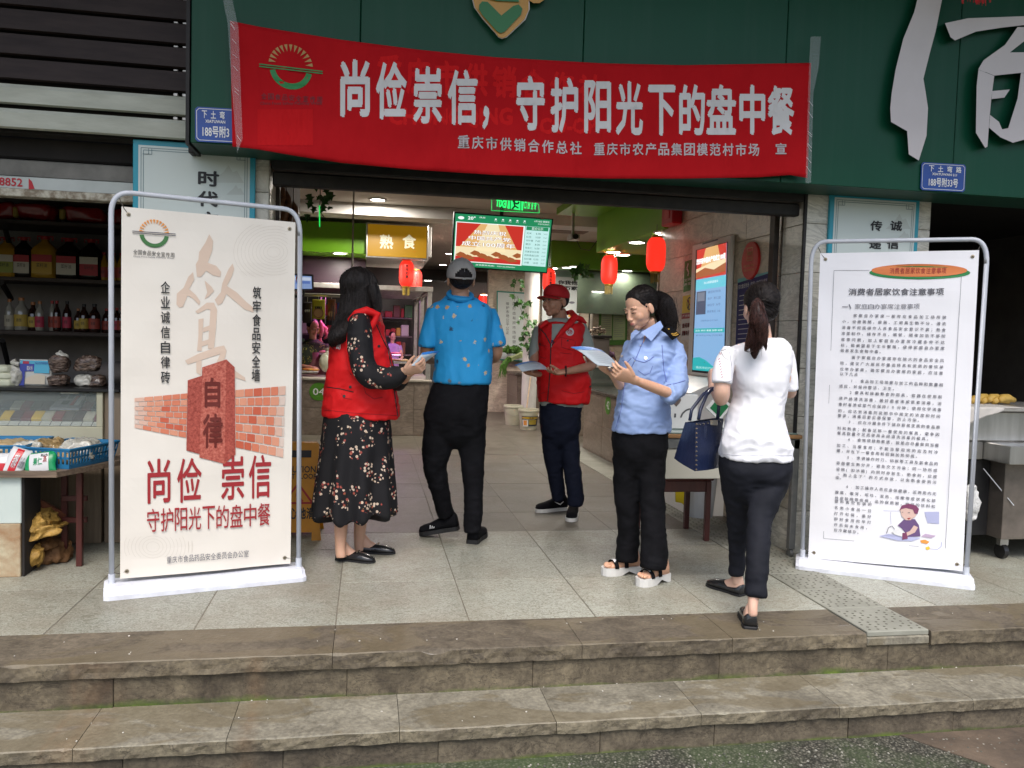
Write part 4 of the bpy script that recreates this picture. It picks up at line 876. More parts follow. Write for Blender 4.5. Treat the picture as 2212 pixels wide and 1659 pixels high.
E_GR = emis('screen_green',(.015,.22,.09),1.1); E_RED = emis('screen_red',(.50,.03,.02),1.1); E_GOLD = emis('screen_gold',(.72,.42,.16),1.0); E_CREAM = emis('screen_cream',(.85,.72,.45),1.0); E_CY = emis('screen_pale_cyan',(.52,.80,.78),1.0)
E_W = emis('screen_white',(.9,.95,.95),1.0); E_TX = emis('screen_dark_text',(.04,.14,.10),.6); E_BR = emis('screen_brown',(.35,.10,.03),1.0)
def lerpq(qd):
 tl,tr,br,bl = qd
 return lambda u,v:tuple((1-v)*((1-u)*tl[i]+u*tr[i])+v*((1-u)*bl[i]+u*br[i])for i in(0,1))
q = lerpq([(984,461),(1192,475),(1180,588),(978,574)])
def qr(P,q,u0,v0,u1,v1,m,l=0):P.ppoly([q(u0,v0),q(u1,v0),q(u1,v1),q(u0,v1)],m,l)
def qt(P,q,s_,u0,v0,u1,v1,m,l=4,bold=.0):
 v_,f,lo,hi = glyph(s_,bold); d = np.maximum(hi-lo,1e-6)[:2]; n = (v_-lo)[:,:2]/d; w_ = P.lift*(1+l)
 P.mb(m,l).add([P.fn(*P.px(*q(u0+(u1-u0)*x,v1+(v0-v1)*y)),w_)for x,y in n],f)
qr(P,q,0,0,1,1,E_GR); qr(P,q,.01,.15,.73,.91,E_W,1); qr(P,q,.02,.165,.715,.895,E_RED,2)
P.ppoly([q(.27,.165),q(.52,.165),q(.66,.6),q(.72,.7),q(.02,.7),q(.12,.5)],E_GOLD,3); P.ppoly([q(.34,.165),q(.45,.165),q(.55,.68),q(.22,.68)],E_CREAM,4)
qr(P,q,.02,.62,.715,.80,E_CREAM,4)
for k in range(9):
 x0 = .02+.075*k; yv = .72+.05*math.sin(k*2.1); P.ppoly([q(x0,yv+.06),q(x0+.05,yv),q(x0+.09,yv+.02),q(min(x0+.14,.71),yv+.08),q(x0+.05,yv+.10)],E_BR,5)
qt(P,q,'热烈庆祝',.20,.29,.54,.37,E_BR,6,.055); qt(P,q,'热烈庆祝',.20,.29,.54,.37,E_W,8,.012); qt(P,q,'中国共产党',.15,.40,.59,.48,E_BR,6,.055); qt(P,q,'中国共产党',.15,.40,.59,.48,E_W,8,.012); qt(P,q,'成立100周年',.08,.51,.64,.60,E_BR,6,.055); qt(P,q,'成立100周年',.08,.51,.64,.60,E_W,8,.012)
qr(P,q,.735,.15,.985,.90,E_CY,1); qr(P,q,.745,.155,.975,.225,E_GR,2); qt(P,q,'菜价公示',.80,.165,.92,.215,E_W,4)
for k,(nm,pr_)in enumerate((('玉米','6.00'),('红豆','10.00'),('马铃薯','7.00'),('黄豆','8.00'),('花生仁','16.00'),('瓜蒌菜生','10.00'),('机制食盐','12.00'),('白砂糖','13.00'),('冰糖','10.00'))):
 yv = .265+.07*k; qt(P,q,nm,.75,yv,.75+.022*len(nm)+.01,yv+.035,E_TX,4); qt(P,q,pr_,.85,yv,.90,yv+.035,E_TX,4); qt(P,q,'元/公斤',.93,yv+.005,.97,yv+.03,E_TX,4)
qt(P,q,'20°',.13,.035,.21,.10,E_W,3,.02); qt(P,q,'09:30',.25,.03,.31,.06,E_W,3); qt(P,q,'6月18日 星期五',.82,.03,.98,.065,E_W,3); qt(P,q,'辛丑年五月初九',.86,.085,.98,.11,E_W,3)
P.disc(*P.px(*q(.06,.075)),.028,E_W,3,ry=.014)
for k in range(5):P.disc(*P.px(*q(.42+.075*k,.06)),.009,E_W,3,ry=.006); qt(P,q,'多云',.405+.075*k,.08,.435+.075*k,.10,E_W,3)
qt(P,q,'咨询服务热线：023-65306526',.24,.935,.66,.965,E_W,3); P.done()
p = hit(1086,458,tvP,tvN); MB().tube([p+V(0,.06,-.1),V(p.x,p.y+.06,2.86)],.018,10).build('ceiling_pole',M_BLACK,tv)
ex = thing('exit_sign',at(1113,442,6.3),'transparent glowing green EXIT sign seen from behind, above the television','exit sign')
P = PP(V(0,6.3,0),V(0,-1,0),(1063,431),(1164,446),ex,'exit_marks'); q4 = [(1062,428),(1164,442),(1164,459),(1062,454)]
mb = MB(); qq = [P.px(1062,429),P.px(1163,441),P.px(1165,460),P.px(1062,455)]; mb.prism(qq,lambda u,v,q_:P.O+P.S*u+P.T*v+P.N*(q_-.005),.005)
mb.build('acrylic_panel',mat('acrylic_green',(.5,.85,.6),rough=.1,alpha=.22),ex)
E_EX = emis('exit_green',(.03,.95,.18),1.3); P.text('EXIT',*P.px(1070,446),*P.px(1095,432.5),E_EX,1,.05,mirror=True)
for ch,x in(('口',1132),('出',1139),('全',1146.5),('安',1153)):P.text(ch,*P.px(x,451+(x-1130)*.05),*P.px(x+6,436+(x-1130)*.06),E_EX,1,.03,mirror=True)
P.prect(1098,431,1129,455,E_EX,1)
C_HOL = emis('exit_dark',(.02,.12,.04),.4)
P.pline([(1106,452),(1112,445),(1110,438),(1118,441),(1121,436)],.014,C_HOL,2); P.pline([(1112,445),(1120,450)],.012,C_HOL,2); P.disc(*P.px(1110,435),.011,C_HOL,2); P.pline([(1102,433),(1102,453)],.008,C_HOL,2); P.pline([(1125,434),(1125,455)],.008,C_HOL,2)
P.pline([(1062,429),(1163,441),(1165,460),(1062,455),(1062,429)],.003,E_EX,1); P.done()
MB().box(P.O.x+.02,P.O.x+.36,6.28,6.33,P.O.z+.02,2.856).build('sign_hanger',M_ALU,ex)
# ================= hall: column, stalls, posters =================
def part(name,m,parent,fn,smooth=False,**k):
 mb = MB(); fn(mb); return mb.build(name,m,parent,smooth=smooth,**k)
M_LEAF = mat('ivy_leaf',(.02,.075,.012),(.045,.13,.02),rough=.45,scale=30)
M_STEM = mat('vine_stem',(.05,.06,.02),rough=.8)
def leaf(mb,p,s,d=None,mi=0):
 d = d or Vector((random.uniform(-1,1),random.uniform(-1,.2),random.uniform(-1.2,.2))).normalized(); n = Vector((random.uniform(-.6,.6),-1,random.uniform(-.4,.7))); t = d.cross(n).normalized(); n = t.cross(d).normalized()
 P = [(0,0,0),(.42,.12,.08),(.30,.42,.05),(.62,.55,.02),(.25,.72,.05),(0,1.15,-.06),(-.25,.72,.05),(-.62,.55,.02),(-.30,.42,.05),(-.42,.12,.08),(0,.45,-.05)]
 vs = [p+t*a*s+d*b*s+n*c*s for a,b,c in P]; mb.add(vs,[(10,i,i+1)for i in range(0,9)]+[(10,9,0)],mi)
def vine(t,path,n,s):
 MB().tube(path,.003,5).build('stem',M_STEM,t); mb = MB()
 for i in range(n):
  k = random.random()*(len(path)-1); a = path[int(k)].lerp(path[min(int(k)+1,len(path)-1)],k%1); leaf(mb,a+V(random.gauss(0,s*.7),random.uniform(-s,0),random.gauss(0,s*.5)),s*random.uniform(.7,1.2))
 mb.build('leaves',M_LEAF,t)['kind'] = 'stuff'
c0 = at(1144,800,13)
t = thing('white_column',(c0.x,13,0),'round white painted column in the hall with plastic ivy trailing down it','column')
MB().lathe((c0.x,13,0),[(.135,0),(.135,.05),(.122,.07),(.122,2.4),(.14,2.42),(.14,2.86)],24).build('shaft',M_WHITEP,t,smooth=False)
for pts,n,lab in(([(1118,640),(1124,665),(1134,690),(1150,700),(1155,730),(1150,745)],26,'ivy trailing round the upper part of the white column'),([(1130,715),(1136,735),(1140,752)],14,'small ivy tuft low on the white column near the vegetables'),([(1112,650),(1110,625),(1116,600)],8,'thin ivy twig beside the top of the white column')):
 v_ = thing('ivy',at(*pts[-1],12.8),lab,'plant'); vine(v_,[at(x,y,12.82)for x,y in pts],n,.10)
v_ = thing('ivy',at(690,430,5.9),'ivy sprig with large leaves hanging from the ceiling near the left side of the doorway','plant')
vine(v_,[at(691,398,5.9),at(692,425,5.9),at(690,455,5.9),at(700,470,5.9),at(706,478,5.9)],5,.05); mb = MB()
for x,y,s in((665,425,.055),(672,440,.05),(712,420,.055),(705,432,.06),(700,448,.055),(680,452,.045),(664,468,.05),(707,402,.055),(683,402,.05),(702,412,.04)):leaf(mb,at(x,y-6,5.88),s*1.1,V(random.uniform(-.5,.5),-.2,-1).normalized())
mb.build('large_leaves',M_LEAF,v_)['kind'] = 'stuff'
MB().tube([at(690,444,5.86),at(690.5,490,5.86)],.004,6).build('green_glow_stick',emis('glow_green',(.02,.8,.12),1.0),v_)
v_ = thing('ivy',at(1245,583,12.3),'dark ivy tuft hanging at the corner of the white poster under the far bulkhead','plant'); vine(v_,[at(1245,572,12.2),at(1243,585,12.2),at(1240,600,12.2)],16,.12)
# back walls of the hall
for x0,x1,Y,z1,m,lab in((1160,1270,13.7,2.86,M_MARBLE_IN,'beige tiled wall behind the white poster'),(1052,1162,14.3,2.6,M_MARBLE_IN,'beige wall panel behind the green framed slogan board')):
 a,b = at(x0,740,Y),at(x1,740,Y); t = MB().bbox(a.x,b.x,Y,Y+.15,0,z1,.004).build('end_wall',m); tag(t,lab,'wall')
a,b = at(1272,740,12.2),at(1500,740,12.2); t = MB().bbox(2.0+1.6,6.4,12.95,13.1,0,2.8,.004).build('end_wall',M_MARBLE_IN); tag(t,'beige tiled wall at the back of the right hand stalls, carrying the green menu board','wall')
for x,Y in((-1.9,15.5),(.9,17.5)):
 t = MB().bbox(x,x+1.6,Y,Y+.15,0,2.5,.004).build('end_wall',M_DARKWALL); tag(t,'dim wall far behind the left stall' if x<0 else 'dim wall at the far end of the aisle','wall')
def poster(name,quad,Y,m,lab,cat='poster',N=(0,-1,0),P0=None,th=.012):
 P0 = P0 or V(0,Y,0); N = Vector(N).normalized(); t = thing(name,hit(*quad[0],P0,N),lab,cat)
 P = PP(P0,N,quad[0],quad[1],t,'poster_print'); mb = MB(); mb.prism([P.px(*q)for q in quad],lambda u,v,q:P.O+P.S*u+P.T*v+P.N*(q-th),th); mb.build('board',m,t); return t,P,lerpq(quad)
t,P,q = poster('slogan_board',[(1073,628),(1152,633),(1152,783),(1073,778)],14.2,flat('frame_teal',(.03,.22,.17)),'green framed white slogan board with two columns of characters behind the column')
qr(P,q,.03,.02,.97,.98,flat('board_white',(.55,.60,.58)),0)
for i,ch in enumerate('严厉打击有损市场经营的行为'):P.ptext(ch,1107,642+i*10.3,1114,649.5+i*10.3,C_BLACK,1)
for i,ch in enumerate('维护市场公平公正'):P.ptext(ch,1093,652+i*8.9,1099.5,659.5+i*8.9,C_BLACK,1)
P.pline([(1079,704),(1084,704)],.03,C_GREENP2,1); P.pline([(1081.5,701),(1081.5,707)],.03,C_GREENP2,1); P.done()
t,P,q = poster('white_poster',[(1172,576),(1252,580),(1250,745),(1170,742)],13.6,flat('poster_white',(.62,.66,.64)),'tall white poster with bold characters behind the man in the red cap')
qr(P,q,0,0,1,.12,flat('poster_pale_green',(.33,.52,.45)),0)
qt(P,q,'你我他',.42,.165,.95,.22,C_BLACK,2,.04); qt(P,q,'千万家',.42,.235,.95,.29,C_BLACK,2,.04)
for k in range(10):qr(P,q,.15,.45+k*.05,random.uniform(.5,.85),.456+k*.05,C_TXT,1)
P.disc(*P.px(*q(.75,.62)),.03,C_ORANGE,2); P.disc(*P.px(*q(.8,.45)),.05,C_TXT,2,ry=.02); P.done()
t,P,q = poster('menu_board',[(1295,658),(1356,651),(1354,745),(1292,746)],12.9,flat('menu_green',(.06,.16,.03)),'green menu board with pale panels on the wall behind the right counter')
qr(P,q,.04,.04,.96,.25,flat('menu_leaf',(.16,.33,.06)),0); qr(P,q,.08,.22,.46,.88,flat('menu_paper',(.36,.42,.24)),1); qr(P,q,.5,.22,.93,.88,flat('menu_paper2',(.30,.38,.2)),1)
for k in range(11):qr(P,q,.11,.30+.05*k,.42,.308+.05*k,C_TXT,2); qr(P,q,.54,.30+.05*k,random.uniform(.7,.9),.308+.05*k,C_TXT,2)
qt(P,q,'食品安全',.30,.08,.75,.17,C_DKRED,2); P.done()
# lanterns
M_LAN = mat('lantern_red',(.62,.02,.015),rough=.5,emit=(.85,.03,.015),estr=.55); M_LGOLD = mat('lantern_gold',(.45,.28,.05),rough=.35,metal=.6); M_TASS = mat('tassel_gold',(.38,.26,.04),rough=.6)
pr_ = []; mb = MB(); n = 26; rg = []
for j in range(27):
 z = -.165+.33*j/26; e = abs(z)/.165; r = .095*(1-.42*e**4.5)*(1 if e<.99 else.85); rg.append([(r*(1+(.014 if j%2 else-.014))*math.cos(2*math.pi*k/n),r*(1+(.014 if j%2 else-.014))*math.sin(2*math.pi*k/n),z)for k in range(n)])
mb.rings([[Vector(p)for p in r]for r in rg]); pr_.append(('lantern_body',mb.mesh('lantern_body',[M_LAN],True)))
pr_.append(('lantern_cap',MB().lathe((0,0,.163),[(.056,0),(.056,.018),(.045,.022)],20).mesh('cap',[M_LGOLD]))); pr_.append(('lantern_cap',MB().lathe((0,0,-.185),[(.045,0),(.052,.004),(.052,.02)],20).mesh('cap',[M_LGOLD])))
mb = MB()
for i in range(34):
 a = random.random()*6.28; r = .045; mb.tube([V(r*math.cos(a),r*math.sin(a),-.18),V(r*math.cos(a)*.95,r*math.sin(a)*.9,-.18-random.uniform(.08,.105))],.0022,4)
pr_.append(('tassel',mb.mesh('tassel',[M_TASS])))
mb = MB()
for k,zz in enumerate((.09,.045,0,-.045)): # gold characters down one side
 v_,f,lo,hi = glyph('吉祥如意'[k],.03); mb.add([(-(.098)*math.cos((x-.45)*.42)if False else.098*math.sin((x-.45)*.42),-.0985*math.cos((x-.45)*.42),zz+(y-.4)*.042)for x,y,z in v_],f)
pr_.append(('gold_characters',mb.mesh('gold',[flat('print_lantern_black',(.08,.01,.01))])))
for px,py,wpx,lab,rz in((1417,550,43,'largest red lantern, nearest the tiled wall on the right',1.2),(1316,583,36,'middle red lantern left of the largest one under the green bulkhead',2.9),(1186,605,28,'red lantern partly hidden behind the red cap',3.3),(1089,644,22,'small red lantern in front of the slogan board',.4),(1043,652,19,'distant red lantern beside the right shoulder of the blue polo shirt',0),(878,591,31,'left one of the two red lanterns under the yellow sign',2.5),(899,606,25,'red lantern just right of and behind its neighbour under the yellow sign',0),(1052,654,15,'farthest small red lantern right beside another distant one',0),(888,640,17,'tiny red lantern low behind the pair under the yellow sign',0),(846,682,16,'red lantern inside the left stall, right of the long haired woman',0),(1066,668,12,'tiny distant red lantern low in the aisle beside the slogan board',0),(1105,628,14,'small distant red lantern just left of the white column',0),(1036,640,13,'tiny red lantern above and behind the shoulder of the blue polo',0)):
 sc_ = .90 if px==1417 else 1; Y = .19*sc_*FPX/wpx*.985; c = at(px,py,Y); t = thing('red_lantern',c,lab,'lantern','red lanterns hanging in the market'); t.scale = (sc_,)*3
 for nm,me in pr_:
  if nm=='gold_characters' and(wpx<20 or px in(1417,1316)):continue
  o = bpy.data.objects.new(nm,me); COL.objects.link(o); o.parent = t; o.rotation_euler = (0,0,0 if nm=='gold_characters' else rz)
 zt = min(2.86,at(px,py-wpx*1.35,Y).z); part('hanging_cord',mat('cord_grey',(.2,.2,.2)),t,lambda m:m.tube([c+V(0,0,.17),V(c.x,c.y,c.z+(zt+.03-c.z)/sc_)],.003,5))
# left stall 04
M_STALLTOP = mat('counter_top_stone',(.3,.27,.22),(.42,.38,.32),rough=.25,scale=6)
a = -2.6; bx = at(925,940,10.7).x
st = thing('food_stall',(-.5,11,0),'marble stall numbered 04 with aluminium glazed frame behind the two people on the left','stall')
MB().box(-2.6,bx-.01,10.72,11.5,0,.70).build('counter_core',M_GROUT,st)
wall_tiles(st,(-2.6,10.72,0),(1,0,0),(0,-1,0),bx+2.6,.70,.8,.36,M_MARBLE_PINK,z0=-.01); wall_tiles(st,(bx-.01,10.71,0),(0,1,0),(1,0,0),3.2,.70,.8,.36,M_MARBLE_PINK,z0=-.01)
MB().box(bx-.5,bx-.012,11.5,13.9,0,.70).build('counter_core',M_GROUT,st)
MB().bbox(-2.62,bx+.03,10.68,11.5,.703,.74,.008).build('counter_top',M_STALLTOP,st); MB().bbox(bx-.5,bx+.03,11.502,13.9,.703,.74,.008).build('counter_top',M_STALLTOP,st)
for x,y in((bx-.02,10.74),(bx-.02,12.3),(bx-.02,13.85),(-.28,10.74),(-.98,10.74)):MB().bbox(x-.03,x+.03,y-.03,y+.03,.742,1.885,.004).build('frame_post',M_ALU,st)
MB().bbox(-2.6,bx+.02,10.70,10.78,1.888,1.95,.004).build('frame_rail',M_ALU,st); MB().bbox(bx-.05,bx+.02,10.782,13.9,1.888,1.95,.004).build('frame_rail',M_ALU,st)
for k in range(9):MB().bbox(-.27,bx-.06,10.8+.34*k,10.85+.34*k,1.90,1.925,.003).build('ceiling_slat',M_STEEL,st)
MB().box(-2.6,bx-.06,10.8,13.8,1.945,1.95).build('frame_roof',M_DARKWALL,st)
MB().box(-2.6,bx,14.3,14.35,0,2.6).build('back_panel',mat('stall_back',(.035,.028,.03),(.06,.05,.052),rough=.6,scale=3),st)
MB().box(-.9,-.05,11.2,11.3,1.96,2.33).build('rolled_shutter',mat('purple_shutter',(.045,.02,.035),(.06,.03,.045),rough=.4,scale=5,stretch=(.3,1,8)),st)
pc = at(688,846,10.7); P = Print(lambda u,v,w_:V(u,10.704-w_,v),st,'stall_number'); P.disc(pc.x,pc.z,.115,flat('number_green',(.08,.24,.02)),0)
P.text('04',pc.x-.07,pc.z-.045,pc.x+.075,pc.z+.045,C_WHITE,1,bold=.01); P.done()
lp = bpy.data.lights.new('meat_lamp','AREA'); lp.size = .5; lp.energy = 6; lp.color = (1,.25,.75); o = bpy.data.objects.new('meat_lamp',lp); COL.objects.link(o); o.location = (at(735,700,12.3).x,12.0,1.85)
lp2 = lp.copy(); lp2.energy = 5; lp2.color = (.9,.45,1); o = bpy.data.objects.new('meat_lamp',lp2); COL.objects.link(o); o.location = (at(850,700,13).x,12.6,1.85)
M_MEAT = mat('pink_meat',(.5,.08,.12),(.7,.3,.32),rough=.35,scale=25)
for px,py,Y,L_,lab in((692,712,11.9,.26,'hank of pink meat hanging from a hook in the left stall'),(702,716,12,.22,'second strip of pink meat hanging close to the first'),(693,742,11.9,.15,'small dark red meat piece hanging lower in the stall')):
 c = at(px,py,Y); t = thing('hanging_meat',c,lab,'meat'); mb = MB(); mb.tube([c+V(random.uniform(-.03,.03),0,L_/2-L_*k/6)for k in range(7)],[.012,.028,.032,.026,.03,.026,.01],9); mb.build('meat',M_MEAT,t,smooth=True); MB().tube([c+V(0,0,L_/2),V(c.x,c.y,1.88)],.004,5).build('hook',M_STEEL,t)
def meats(x0,x1,py,Y,lab,m=M_MEAT,n=9):
 a,b = at(x0,py,Y),at(x1,py,Y); t = thing('food_tray',(a.lerp(b,.5)),lab,'tray'); MB().bbox(a.x,b.x,Y-.15,Y+.15,a.z-.03,a.z,.01).build('tray',M_STEEL,t); mb = MB()
 for i in range(n):mb.ell((random.uniform(a.x+.04,b.x-.04),Y+random.uniform(-.1,.1),a.z+.015),(random.uniform(.04,.08),.05,.02),None,9,6)
 mb.build('food',m,t,smooth=True)['kind'] = 'stuff'
meats(690,722,762,11.6,'steel tray of pink lit meat on the left stall')
meats(845,866,765,12.6,'pink lit meat tray before the woman in lilac in the stall')
meats(650,688,800,11.1,'tray of red and yellow packed food on the stall front, left',mat('mixed_food',(.5,.08,.03),(.6,.45,.06),rough=.4,scale=14))
meats(846,878,780,11.4,'tray of cooked brown food behind the pamphlet',mat('brown_food',(.2,.09,.03),(.5,.35,.18),rough=.4,scale=14))
c = at(706,783,11.0); t = thing('cabbage_bag',c,'cloudy plastic bag with pale cabbage standing on the stall counter','bag'); MB().ell(c,(.10,.09,.13)).build('bag',mat('cloudy_bag',(.42,.42,.30),(.6,.6,.48),rough=.3,scale=12,bump=.5,bscale=20),t,smooth=True); MB().lathe(c+V(0,0,.12),[(.03,0),(.018,.03),(.05,.07)],10).build('knot',_M['cloudy_bag'],t)
tk = thing('stall_shelf',(-.2,13.6,0),'dim shelf crowded with small coloured goods at the back of the left stall','shelf'); CG = [flat('goods_%d'%i,c)for i,c in enumerate(((.35,.03,.02),(.4,.28,.03),(.03,.10,.25),(.35,.33,.3),(.05,.16,.05),(.15,.06,.03)))]; MBs = MB()
for zz in(1.0,1.3,1.6):
 MB().bbox(-1.3,bx-.1,13.4,13.8,zz-.02,zz,.003).build('shelf_board',M_DARKWALL,tk); x = -1.28
 while x<bx-.2:
  w_ = random.uniform(.05,.14); h_ = random.uniform(.08,.22); MBs.bbox(x,x+w_*.9,13.45,13.45+w_,zz+.001,zz+h_,.01,mi=random.randrange(6)); x+=w_
MBs.build('goods',CG,tk)['kind'] = 'stuff'
# snack packets hanging at the stall front
def packet(px,py,w,h,Y,m,lab,cap='',mt=C_WHITE,bowl=False):
 c = at(px,py,Y); k = Y/FPX; w,h = w*k,h*k; t = thing('snack_packet',c,lab,'packet','snack packets hanging at the left stall'); mb = MB(); n = 8; rg = []
 for j in range(n+1):
  z = h*(.5-j/n); b = .018*math.sin(math.pi*j/n)**.6+.001; rg.append([c+V(w*.5*math.cos(2*math.pi*i/14)*(1 if j%n else 1),b*math.sin(2*math.pi*i/14),z)for i in range(14)])
 mb.rings(rg); mb.build('pouch',m,t,smooth=True); P = Print(lambda u,v,w_:V(c.x+u,c.y-.021-w_,c.z+v),t,'packet_print')
 if bowl:P.disc(0,-h*.2,w*.42,flat('bowl_brown',(.35,.16,.05)),0); P.disc(0,-h*.2,w*.32,flat('bowl_food',(.55,.33,.12)),1)
 if cap:P.text(cap,-w*.3,h*.02,w*.3,h*.14,mt,2,.03)
 P.done(); MB().tube([c+V(0,0,h*.5),c+V(0,0,h*.5+.05)],.003,5).build('clip',M_STEEL,t)
packet(664,675,18,44,8.9,flat('packet_black',(.03,.02,.02)),'black snack packet with round picture hanging left of the yellow one','老鸭汤'); packet(688,668,26,41,8.8,flat('packet_yellow',(.55,.50,.02)),'bright yellow noodle packet hanging at the stall front','面',C_BLACK,True)
packet(716,669,16,45,8.9,flat('packet_brown',(.18,.06,.02)),'brown snack packet hanging right of the yellow one','',C_WHITE,True); packet(645,663,12,40,9.0,flat('packet_green',(.02,.14,.06)),'green snack packet at the edge behind the banner stand pole','')
hr = thing('hanging_rail',at(690,641,8.9),'pale metal rail from which the snack packets hang','rail'); MB().tube([at(640,636,8.9),at(765,640,8.9)],.018,8).build('rail',M_ALU,hr)
for x in(642,760):MB().tube([at(x,638,8.9),V(at(x,638,8.9).x,8.9,2.86)],.01,6).build('rail_rod',M_ALU,hr)
# small terminal on a bracket, hams
t = thing('payment_screen',at(655,608,6.9),'small black tablet screen with blue page, on a bracket above the hanging packets','screen'); P = PP(V(0,6.9,0),V(.1,-1,0),(637,593),(676,594),t,'screen_content'); qd = [(632,591),(677,593),(678,627),(632,627)]
mb = MB(); mb.prism([P.px(*q_)for q_ in qd],lambda u,v,q_:P.O+P.S*u+P.T*v+P.N*(q_-.03),.03); mb.build('case',M_BLACK,t); q = lerpq([(635,595),(673,597),(674,624),(635,624)])
qr(P,q,0,0,1,1,emis('tablet_blue',(.25,.36,.65),.7)); qr(P,q,.05,.1,.95,.35,emis('tablet_white',(.6,.68,.85),.7),1); qr(P,q,.1,.4,.9,.6,emis('tablet_deep',(.10,.18,.5),.7),1); P.done()
MB().tube([at(656,627,6.95),at(656,640,6.95),V(at(600,640,6.95).x,7.05,at(600,640,6.95).z)],.012,8).build('bracket',M_BLACK,t)
M_HAM = mat('dried_ham',(.10,.035,.015),(.33,.16,.08),rough=.35,scale=18)
for px,py,L_,lab in((594,440,.33,'long dried ham hanging at the left jamb'),(606,452,.36,'second dried ham hanging beside the jamb'),(618,462,.30,'dark dried sausage hanging behind the top corner of the stand'),(633,478,.26,'reddish dried meat hanging behind the banner stand corner')):
 c = at(px,py,5.6); t = thing('dried_ham',c,lab,'dried meat','dried meats hanging at the left jamb'); mb = MB(); mb.tube([c+V(.012*math.sin(k),.01*math.cos(k),L_/2-L_*k/7)for k in range(8)],[.006,.02,.027,.03,.028,.024,.018,.006],10); mb.build('meat',M_HAM,t,smooth=True); MB().tube([c+V(0,0,L_/2),c+V(0,0,L_/2+.2)],.003,5).build('string',M_ROPE,t)
t = thing('small_pennant',at(646,590,6.6),'small red and blue pennant sticking out beside the banner stand pole','pennant'); part('pennant',flat('pennant_red',(.6,.04,.02)),t,lambda m:m.prism([(639,600),(652,583),(649,572),(642,602),(639,612)],lambda u,v,w_:at(u,v,6.6-w_),.004)); part('pennant_tip',flat('pennant_blue',(.02,.05,.5)),t,lambda m:m.prism([(647,570),(653,581),(648,584),(645,578)],lambda u,v,w_:at(u,v,6.593-w_),.004))
# right counters
cn = thing('market_counter',(3,8,0),'long marble counter numbered 42 with glass front behind the woman in the light blue shirt','counter')
ya = gz(1266,967).y
MB().box(2.625,3.3,7.5,ya-.01,0,.70).build('counter_core',M_GROUT,cn); wall_tiles(cn,(2.625,ya,0),(0,-1,0),(-1,0,0),ya-7.46,.70,.8,.36,M_MARBLE_PINK,z0=-.01)
wall_tiles(cn,(2.62,7.46,0),(1,0,0),(0,-1,0),.7,.70,.7,.36,M_MARBLE_PINK,z0=-.01)
MB().bbox(2.59,3.32,7.44,ya+.02,.703,.735,.006).build('counter_top',mat('dark_counter_top',(.07,.055,.045),(.12,.1,.085),rough=.25,scale=9),cn); MB().bbox(2.62,2.64,7.46,ya,.737,1.0,.003).build('glass_front',mat('smoky_glass',(.10,.13,.11),rough=.08,alpha=.55,spec=.8),cn); MB().bbox(2.61,2.66,7.46,ya,1.002,1.02,.003).build('glass_edge',M_ALU,cn)
pc = hit(1313,875,V(2.61,0,0),V(-1,0,0)); P = Print(lambda u,v,w_:V(2.6125-w_,-u,v),cn,'stall_number'); P.disc(-pc.y,pc.z,.105,flat('number_green',(.08,.24,.02)),0); P.text('42',-pc.y-.05,pc.z-.045,-pc.y+.055,pc.z+.045,C_WHITE,1); P.done()
c2 = thing('market_counter',(2.9,14.5,0),'far marble counter with heaped green vegetables left of the white column','counter'); MB().box(2.47,3.3,13.3,16.5,0,.70).build('counter_core',M_GROUT,c2)
wall_tiles(c2,(2.46,16.5,0),(0,-1,0),(-1,0,0),3.2,.70,.8,.36,M_MARBLE_PINK,z0=-.01); wall_tiles(c2,(2.45,13.29,0),(1,0,0),(0,-1,0),.8,.70,.8,.36,M_MARBLE_PINK,z0=-.01); MB().bbox(2.42,3.3,13.25,16.5,.703,.74,.006).build('counter_top',_M['dark_counter_top'],c2)
c3 = thing('market_counter',(3.0,11,0),'marble counter end between the red vest man and counter 42','counter'); a = at(1215,957,ya+1.2); MB().box(2.72,3.6,ya+1.22,ya+2.6,0,.70).build('counter_core',M_GROUT,c3); wall_tiles(c3,(2.71,ya+1.21,0),(1,0,0),(0,-1,0),.9,.70,.45,.36,M_MARBLE_PINK,z0=-.01); wall_tiles(c3,(2.712,ya+2.6,0),(0,-1,0),(-1,0,0),1.38,.70,.7,.36,M_MARBLE_PINK,z0=-.01)
MB().bbox(2.69,3.6,ya+1.18,ya+2.6,.703,.74,.006).build('counter_top',_M['dark_counter_top'],c3)
# vegetables
M_VG = mat('leek_green',(.05,.13,.02),(.10,.25,.03),rough=.5,scale=20); M_VP = mat('leek_pale',(.45,.55,.22),(.6,.68,.4),rough=.4,scale=20)
t = thing('leek_bundle',at(1098,770,13.4),'bundle of pale stemmed leeks hanging over the far counter edge','vegetables'); mb = MB(); mp_ = MB()
for i in range(34):
 a = at(1127+random.uniform(-2,2),765+random.uniform(-4,6),13.4); b = at(1100+random.uniform(-5,5),776+random.uniform(-5,5),13.3); c = at(1086+random.uniform(-6,8),790+random.uniform(-4,8),13.2)
 mp_.tube([a,b],.014,6); mb.tube([b,b.lerp(c,.6)+V(0,0,.03),c,c+V(random.uniform(-.05,.05),0,-random.uniform(.06,.18))],[.012,.012,.009,.003],5)
mp_.build('pale_stems',M_VP,t)['kind'] = 'stuff'; mb.build('green_tops',M_VG,t)['kind'] = 'stuff'
t = thing('leafy_greens',at(1100,757,13.8),'heap of dark leafy greens behind the leeks','vegetables'); mb = MB()
for i in range(90):leaf(mb,at(1105+random.gauss(0,11),764-abs(random.gauss(0,6)),13.9+random.uniform(-.2,.2)),random.uniform(.05,.09),V(random.gauss(0,.6),random.gauss(0,.6),random.uniform(.1,1)).normalized())
mb.build('leaves',M_VG,t)['kind'] = 'stuff'
t = thing('mushroom_heap',at(1292,715,12.2),'heap of dried mushrooms on the shelf behind the right counter','mushrooms'); mb = MB()
